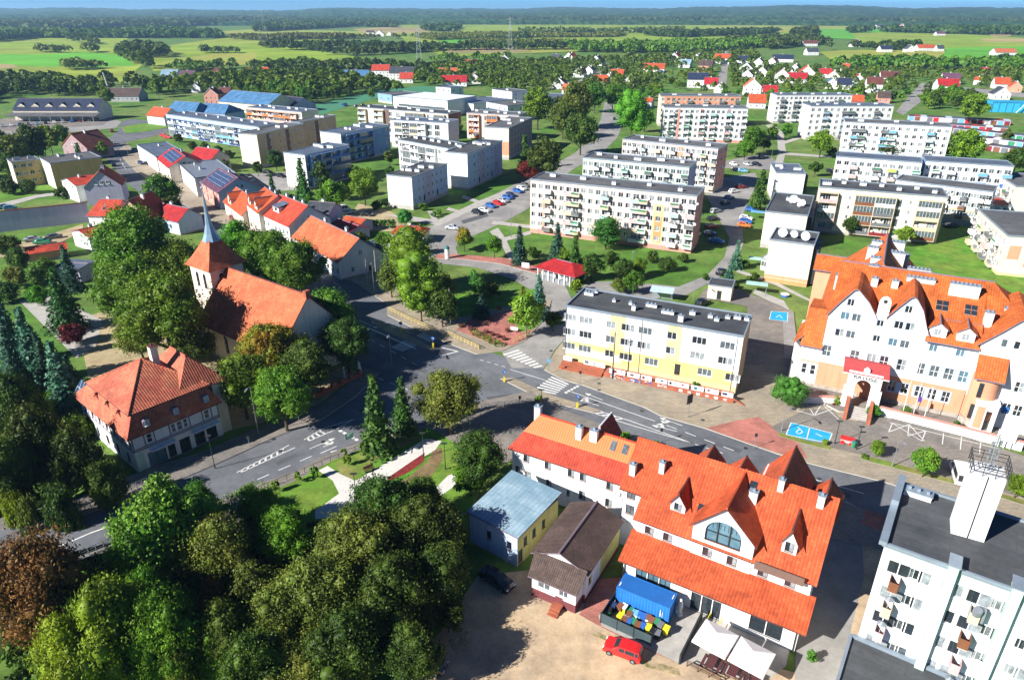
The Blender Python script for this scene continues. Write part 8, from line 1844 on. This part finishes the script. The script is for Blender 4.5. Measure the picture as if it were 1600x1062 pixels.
# brick wall with piers by the church
A, B = P(491,623,.1), P(562,588,.1); d = B-A; L = d.length; r0 = empty('brick_wall', A, math.atan2(d.y,d.x), 'low brick wall with piers along the church yard', 'wall')
MB().box(0,-.15,0,L,.15,.75).build('wall_panel', M['brick'], r0)
for i in range(6): MB().box(L*i/5-.28,-.28,0,L*i/5+.28,.28,1.35).build('pier', M['brick'], r0)
for (px,py,h,lab,hd) in ((539,596,2.6,'slim grey stone column monument beside the brick wall',False),(562,584,2.2,'white statue on a pedestal at the end of the brick wall',True)):
    q = P(px,py,0); r0 = empty('monument', (q.x,q.y,.1), 0, lab, 'statue'); MB().box(-.4,-.4,0,.4,.4,.9).build('pedestal', M['concrete'], r0)
    m = MB()
    for (z0,z1,ra,rb) in ((.9,1.7,.32,.24),(1.7,2.15,.26,.2),(2.15,2.25,.1,.09)): m.tube((0,0,z0),(0,0,z1),ra,10,rb)
    m.dome((0,0,2.42),.14,.15,.19,10,6); m.build('figure' if hd else 'shaft', M['frame_white'] if hd else M['concrete'], r0)
    if not hd: MB().dome((0,0,2.7),.2,.2,.2,8,5).build('ball', M['metal_white'], r0)
# flower tubs, bench and bed on the brick square
for i,(px,py) in enumerate(((720,511),(735,516),(759.5,520),(769,524),(778,527),(787,531),(764.6,501),(780,483),(793,518))):
    q = P(px,py,.15); r0 = empty('flower_tub', (q.x,q.y,.14), 0, ['leftmost red flower tub by the white pole','second red flower tub on the brick square','first of the four tubs behind the bed','second of the four tubs behind the bed','third of the four tubs behind the bed','fourth of the four tubs behind the bed','red flower tub in the middle of the brick square','red flower tub by the path at the top','red flower tub near the white bench'][i], 'flower tub', 'red flower tubs on the brick square')
    MB().tube((0,0,0),(0,0,.45),.38,10,.55).build('tub', M['wood'], r0); v = leaf_quads(rot_rand(np.random.RandomState(i),70)*np.array([.55,.55,.25])+np.array([0,0,.6]), np.tile([0,0,1.],(70,1)), .11, np.random.RandomState(i)); inst('flowers', mesh_np('flowers', v, 70, [LF['shrubred']]), r0)
rs2 = np.random.RandomState(3)
for i in range(5):
    q = P(743+i*9,522+i*4.4,.15); v = leaf_quads(rot_rand(rs2,160)*np.array([1.0,.8,.5])+np.array([0,0,.35]), np.tile([0,0,1.],(160,1)), .15, rs2); o = inst('hedge_plant', mesh_np('hedge_plant', v, 160, [LF['olive' if i%2 else 'oak']]), None, (q.x,q.y,.15)); tag(o, 'low green bedding shrub on the brick square, %s from the left' % ['first','second','third','fourth','fifth'][i], 'shrub', 'bedding shrubs on the brick square')
def bench(px, py, az, label, m='frame_white'):
    q = P(px,py,.15); r0 = empty('park_bench', (q.x,q.y,.14), az, label, 'bench'); MB().box(-.8,-.22,.42,.8,.22,.48).build('seat', M[m], r0); MB().box(-.8,.2,.55,.8,.26,.95).build('backrest', M[m], r0)
    for x in (-.6,.6): MB().box(x-.05,-.2,0,x+.05,.24,.42).build('leg', M['metal_dark'], r0)
bench(803,518,RD(-20),'white bench under the light yellow-green tree'); bench(577,736,RD(40),'dark bench on the dry lawn below the spruces','wood')
# red wheel stand and green bin on the car park
q = P(1323,692,.16); r0 = empty('planter', (q.x,q.y,.16), RD(-30), 'pinkish red decorative planter between the two black car park lamps', 'planter'); MB().box(-.9,-.5,.25,.9,.5,.8).build('box', M['p_pink'], r0); MB().box(-1.0,-.6,.8,1.0,.6,.9).build('rim', M['p_red'], r0)
for x in (-.6,.6): MB().tube((x,-.62,.3),(x,-.5,.3),.3,10).build('wheel', M['p_red'], r0)
q = P(1333,698,.16); r0 = empty('litter_bin', (q.x,q.y,.16), 0, 'small green bin at the foot of the right black lamp', 'bin'); MB().tube((0,0,0),(0,0,.9),.32,10,.38).build('body', M['p_green'], r0); MB().tube((0,0,.9),(0,0,1.0),.4,10,.3).build('lid', M['p_teal'], r0)
q = P(541,695,0.2); r0 = empty('banner_post', (q.x,q.y,.15), RD(20), 'small turquoise banner on a post beside a young tree at the park lawn', 'banner'); MB().tube((0,0,0),(0,0,2.0),.04,6).build('post', M['metal_grey'], r0); MB().slab([(-.1,0,1.0),(1.2,.1,1.1),(1.3,0,2.2),(-.1,0,2.0)],.05).build('cloth', M['p_cyan'], r0)
# ---------------------------------------------------------------- yellow building front terrace with banners
A, ang, W_ = frame_from((885,479),(1162,527),11.2); A.z = 0
r0 = empty('terrace_wall', A, ang, 'red brick terrace wall with painted graffiti before the yellow building', 'wall')
MB().box(8.6,-2.7,0,W_+.2,-2.5,1.0).build('wall_panel', M['brick'], r0)
MB().box(8.6,-2.49,.1,W_-.3,-.02,.85).build('deck', M['paving_red'], r0); MB().slab([(W_+.2,-2.7,1.0),(W_+2.0,-2.7,.25),(W_+2.0,-2.45,.25),(W_+.2,-2.45,1.0)],.25).build('ramp_wall', M['brick'], r0)
s = MB()
for i in range(4): s.box(0.1,-3.4+.55*i,0.1,8.3,-2.85+.55*i+(.6 if i == 3 else 0),.35+.17*i)
s.build('steps', M['brick'], r0)
def blob(x0, x1, n, cols, seed, z0=.15, z1=.9):
    r = random.Random(seed)
    for i in range(n):
        a = r.uniform(x0,x1); w = r.uniform(.15,.5); z = r.uniform(z0,z1-.2); m = MB(); k = r.uniform(-.15,.3)
        m.poly([(a,-2.705-.0006*i,z),(a+w,-2.705-.0006*i,z+k*.3),(a+w+k,-2.705-.0006*i,min(z1,z+r.uniform(.15,.4))),(a+k,-2.705-.0006*i,min(z1,z+.3))]); m.build('graffiti', M['p_'+r.choice(cols)], r0)
blob(13.2,17.0,26,('blue','sky','navy','white'),4); blob(9.5,12.6,14,('burg','pink','sky','cyan'),5)
lettering('lettering', r0, 'BUTIK', 19.3, -2.73, .42, .62, M['paint_white'], 0, .01)
for i in range(6): MB().box(22.2+i*1.5,-2.725,.3,22.8+i*1.5,-2.703,.75).build('painted_panel', M['p_pink' if i%2 else 'p_white'], r0)
bx = [(9.6,2.9,'white'),(12.9,2.2,'white'),(15.4,1.9,'white'),(18.0,2.0,'white'),(20.2,3.6,'white'),(24.2,2.1,'white'),(26.6,2.2,'white'),(29.3,1.9,'white')]
for i,(x,w,c) in enumerate(bx):
    q = A+Matrix.Rotation(ang,3,'Z')@Vector((x,-2.6,1.0)); o = empty('banner', q, ang, 'white printed banner on the brick terrace wall, %s from the left' % ['first','second','third','fourth','fifth','sixth','seventh','last'][i], 'banner', 'banners on the brick terrace wall')
    MB().box(0,-.03,.05,w,.03,.95).build('sheet', M['p_white'], o); r = random.Random(i+2)
    for k in range(3): a = r.uniform(.1,w-.7); MB().box(a,-.036,.2+r.random()*.3,a+r.uniform(.2,.6),-.031,.75).build('print', M['p_'+r.choice(['navy','sky','burg','grey','pink','black'])], o)
for i,(x,w,c) in enumerate(((.2,1.7,'cyan'),(4.2,1.9,'white'),(6.3,2.0,'cyan'))):
    q = A+Matrix.Rotation(ang,3,'Z')@Vector((x,-1.1,.87)); o = empty('banner', q, ang, ['green and white board at the left corner of the yellow building','white board on the brick steps','pale green board beside the dark concrete pole'][i], 'board'); MB().box(0,-.03,.05,w,.03,1.0).build('sheet', M['p_white'], o); MB().box(.15,-.037,.3,w*.5,-.031,.9).build('print', M['p_'+c] if c != 'white' else M['p_grey'], o)
for (x,lab) in ((24.5,'small round bush beside the shop window of the yellow building'),):
    q = A+Matrix.Rotation(ang,3,'Z')@Vector((x,-.8,.85)); tree_at(q.x,q.y,.85,1.0,1.0,'bushthuja',lab)
# ---------------------------------------------------------------- yard: container, bins, fence, parasols, tables
r0 = empty('shipping_container', (11.5,57.75,.1), RD(-31), 'corrugated blue shipping container behind the crowd of bins', 'container'); m = MB(); Lc, Dc, Hc = 6.1, 2.44, 2.6
def corr(p0, p1, z0, z1, n=34, a=.04):
    d = ((p1[0]-p0[0])/n, (p1[1]-p0[1])/n); l = math.hypot(*d); nx, ny = d[1]/l*a, -d[0]/l*a; pts = []
    for i in range(n+1): k = 1 if (i//1)%2 else 0; pts.append((p0[0]+d[0]*i+nx*k, p0[1]+d[1]*i+ny*k))
    for u, v in zip(pts, pts[1:]): m.poly([(u[0],u[1],z0),(v[0],v[1],z0),(v[0],v[1],z1),(u[0],u[1],z1)])
corr((.08,.06),(Lc-.08,.06),.1,Hc-.1); corr((Lc-.06,.08),(Lc-.06,Dc-.08),.1,Hc-.1,14); corr((Lc-.08,Dc-.06),(.08,Dc-.06),.1,Hc-.1); corr((.06,Dc-.08),(.06,.08),.1,Hc-.1,14)
for i in range(30): x = .1+i*(Lc-.2)/30; m.box(x,.08,Hc-.12,x+(Lc-.2)/60,Dc-.08,Hc-.02)
m.box(.05,.05,Hc-.14,Lc-.05,Dc-.05,Hc-.07)
M['cont_blue'] = mat('container_blue', (.025,.17,.52), .45, var=.1, scale=1.0); m.build('body', M['cont_blue'], r0); f = MB()
for x in (0,Lc-.1):
    for y in (0,Dc-.1): f.box(x,y,0,x+.1,y+.1,Hc)
for z in (0,Hc-.1): f.box(.1,0,z,Lc-.1,.08,z+.1); f.box(.1,Dc-.08,z,Lc-.1,Dc,z+.1); f.box(0,.1,z,.08,Dc-.1,z+.1); f.box(Lc-.08,.1,z,Lc,Dc-.1,z+.1)
f.build('frame', M['cont_blue'], r0)
for x in (.5,): MB().box(Lc-1.0,-.052,1.0,Lc-.9,-.045,1.9).box(Lc-.75,-.052,1.0,Lc-.7,-.045,1.7).box(.15,.3,Hc+.001,.25,.9,Hc+.008).box(Lc-.3,1.4,Hc+.001,Lc-.2,2.1,Hc+.008).build('marking', M['p_white'], r0)
BINS = {}
def wbin(px, py, col, lid, az, label):
    k = (col, lid)
    if k not in BINS:
        b = MB(); v = [(-.22,-.26,.12),(.22,-.26,.12),(.22,.26,.12),(-.22,.26,.12),(-.29,-.34,.95),(.29,-.34,.95),(.29,.34,.95),(-.29,.34,.95)]; b.add(v,[(3,2,1,0),(0,1,5,4),(1,2,6,5),(2,3,7,6),(3,0,4,7)]); b.box(-.3,-.35,.90,.3,.35,.96)
        l = MB(); l.slab([(-.31,-.38,.99),(.31,-.38,.99),(.31,.36,1.08),(-.31,.36,1.08)],.06); l.tube((-.28,.4,1.02),(.28,.4,1.02),.025,6)
        w = MB(); w.tube((-.3,.26,.12),(-.24,.26,.12),.12,8); w.tube((.24,.26,.12),(.3,.26,.12),.12,8)
        BINS[k] = (b.mesh('body', M['p_'+col]), l.mesh('lid', M['p_'+lid]), w.mesh('wheel', M['tyre']))
    q = P(px,py,.6); r0 = empty('wheelie_bin', (q.x,q.y,.06), az, label, 'bin', 'wheelie bins in the fenced corner'); a, b, c = BINS[k]
    inst('body', a, r0); inst('lid', b, r0); inst('wheels', c, r0)
bb = [(958,949,'navy','navy'),(951,956,'green','black'),(969,950,'brown','brown'),(975,951,'yellow','white'),(969,965,'yellow','yellow'),(986,958,'green','green'),(983,963,'white','brown'),(992,961,'white','sky'),(998,963,'sky','blue'),(1005,966,'blue','blue'),(975,972,'brown','brown'),(982,974,'blue','blue'),(989,974,'green','green'),(996,979,'brown','brown'),(1004,981,'blue','blue'),(1012,968,'white','brown'),(1018,972,'brown','brown'),(1013,983,'yellow','yellow'),(1026,974,'green','green'),(1020,989,'grey','black'),(1027,992,'black','grey'),(1032,979,'grey','grey'),(1041,985,'yellow','yellow')]
for i,(x,y,c,l) in enumerate(bb):
    back = i in (0,1,2,3,5,6,7,8,9,15,16,18,21)
    rank = sorted([t[0] for j,t in enumerate(bb) if (j in (0,1,2,3,5,6,7,8,9,15,16,18,21)) == back]).index(x)+1
    wbin(x,y,c,l,RD(-31+rng.uniform(-12,12)),'%s bin with a %s lid, %s from the left in the %s row' % (c,l,NTH[rank-1],'back' if back else 'front'))
A0, B0, C0 = P(938,972,.06), P(1016,1008,.06), P(962,936,.06)
for (p, q2, n, lab) in ((A0,B0,3,'dark slatted fence between the bins and the red hatchback'),(A0,C0,2,'dark slatted fence on the left side of the bins')):
    d = q2-p; r0 = empty('fence', p, math.atan2(d.y,d.x), lab, 'fence'); L = d.length
    for i in range(n+1): MB().box(L*i/n-.05,-.05,0,L*i/n+.05,.05,1.45).build('post', M['metal_dark'], r0)
    for i in range(n):
        m = MB()
        for k in range(9): m.box(L*i/n+.06,-.02,.08+k*.15,L*(i+1)/n-.06,.02,.2+k*.15)
        m.build('slat_panel', mat('fence_slate',(.06,.09,.10),.5), r0)
def parasol(px, py, lab, az):
    q = P(px,py,2.9); r0 = empty('parasol', (q.x,q.y,.06), az, lab, 'parasol', 'white parasols on the guest house terrace'); s = 1.75; m = MB(); t = (0,0,3.5); e = 2.75; c = [(-s,-s,e),(s,-s,e),(s,s,e),(-s,s,e)]
    for i in range(4): m.slab([c[i],c[(i+1)%4],(0,0,3.55)],.03); a, b = c[i], c[(i+1)%4]; m.poly([(a[0],a[1],e-.22),(b[0],b[1],e-.22),b,a])
    m.build('canopy', mat('parasol_cloth',(.80,.80,.80),.8,var=.04), r0); MB().tube((0,0,0),(0,0,3.5),.05,8).build('pole', M['metal_grey'], r0); MB().box(-.4,-.4,0,.4,.4,.12).build('base', M['concrete'], r0)
    n = MB()
    for i in range(4): n.tube((0,0,2.2),(c[i][0]*.55,c[i][1]*.55,3.0),.02,4); n.tube((0,0,3.42),(c[i][0]*.97,c[i][1]*.97,e+.0),.02,4)
    n.build('ribs', M['metal_grey'], r0)
    MB().slab([(.5,-s*.98,e+.03),(1.5,-s*.98,e+.03),(1.5,-s*.9,e+.065),(.5,-s*.9,e+.065)],.01).build('print', M['p_pink'], r0)
parasol(1118,995,'left white square parasol nearer the terrace ramp',RD(-38)); parasol(1175,1024,'right white square parasol at the bottom edge',RD(-38))
def picnic(px, py, az, label):
    q = P(px,py,.7); r0 = empty('picnic_table', (q.x,q.y,.06), az, label, 'picnic table', 'brown tables under the parasols'); m = M['p_burg'] if False else mat('table_maroon',(.10,.035,.04),.6)
    MB().box(-.9,-.4,.7,.9,.4,.76).build('table_top', m, r0)
    for y in (-.8,.8): MB().box(-.9,y-.14,.42,.9,y+.14,.47).build('bench_seat', m, r0)
    for x in (-.7,.7): MB().box(x-.04,-.85,.3,x+.04,.85,.36).tube((x,-.6,0),(x,-.25,.7),.04,5).tube((x,.6,0),(x,.25,.7),.04,5).build('leg', M['wood'], r0)
for i,(x,y) in enumerate(((1112,1034),(1147,1046),(1180,1064),(1137,1022))): picnic(x,y,RD(55),['brown picnic table at the left of the terrace','brown picnic table in the middle of the terrace','brown picnic table at the bottom edge','brown picnic table between the two parasols'][i])
rail((1073,1040),(1124,1066),3,'rough wooden rail fence at the terrace edge',.8,'wood',3,'fence','fence',.05,.05)
A, B = P(1061,1037,.06), P(1096,966,.06); d = B-A; o = MB().box(0,-.08,0,d.length,.08,1.3).build('screen_wall', M['metal_dark'], None, A, math.atan2(d.y,d.x)); tag(o,'dark screen wall beside the concrete ramp','wall')
q = P(1062,955,.5); r0 = empty('statue', (q.x,q.y,.06), 0, 'tall white garden figure beside the blue container', 'statue'); m = MB()
for (z0,z1,ra,rb) in ((0,.3,.4,.35),(.3,1.2,.18,.26),(1.2,1.8,.3,.22),(1.8,1.95,.09,.09)): m.tube((0,0,z0),(0,0,z1),ra,10,rb)
m.dome((0,0,2.1),.15,.16,.2,10,6); m.build('figure', M['frame_white'], r0)
tree_at(30.4,50.2,0,1.6,1.3,'bushthuja','green potted bush at the guest house corner under the eaves')
# awnings and small canopies by the blocks
for i,(px,py,c) in enumerate(((1186,331,'p_sky'),(1185,404,'p_cyan'),(1183,443,'p_cyan'))):
    q = P(px,py,2.4); r0 = empty('entrance_canopy', (q.x,q.y,0), RD(-20), ['blue entrance canopy at the middle unit of the stepped row','pale green entrance canopy below the middle unit','glass shelter at the foot of the peach wall'][i], 'canopy'); MB().box(-2.4,-1,2.3,2.4,1,2.5).build('roof', M[c], r0)
    for x in (-2.2,2.2):
        for y in (-.8,.8): MB().tube((x,y,0),(x,y,2.3),.06,5).build('post', M['metal_grey'], r0)
q = P(1035,452,2.6); r0 = empty('bus_shelter', (q.x,q.y,0), RD(-20), 'pale blue roofed shelter on the drive behind the yellow building', 'shelter'); MB().slab([(-2.6,-1.4,2.4),(2.6,-1.4,2.4),(2.6,1.4,2.8),(-2.6,1.4,2.8)],.12).build('roof', M['lightblue'], r0); MB().box(-2.4,1.1,0,2.4,1.2,2.3).build('back_wall', M['metal_grey'], r0)
for x in (-2.3,2.3): MB().tube((x,-1.1,0),(x,-1.1,2.4),.07,5).build('post', M['metal_grey'], r0)
q = P(1226,463,0); r0 = empty('playground_ring', (q.x,q.y,.06), 0, 'small blue play pit on the lawn beside the painted blue bay', 'play equipment'); MB().tube((0,0,0),(0,0,.5),.9,10,.8).build('drum', M['p_blue'], r0); MB().tube((0,0,.5),(0,0,.56),1.0,10).build('rim', M['p_white'], r0)
# ---------------------------------------------------------------- air
hz_ = MB(); hz_.box(-9500,-90,-6,9500,11500,124)
hm = bpy.data.materials.new('haze_air'); hm.use_nodes = True; n_ = hm.node_tree; n_.nodes.clear()
pv = n_.nodes.new('ShaderNodeVolumePrincipled'); pv.inputs['Color'].default_value = (.40,.68,1.0,1); pv.inputs['Density'].default_value = HAZE = 0.95e-4; pv.inputs['Anisotropy'].default_value = 0.2
mo = n_.nodes.new('ShaderNodeOutputMaterial'); n_.links.new(pv.outputs[0], mo.inputs['Volume'])
tag(hz_.build('haze', hm), kind='stuff')
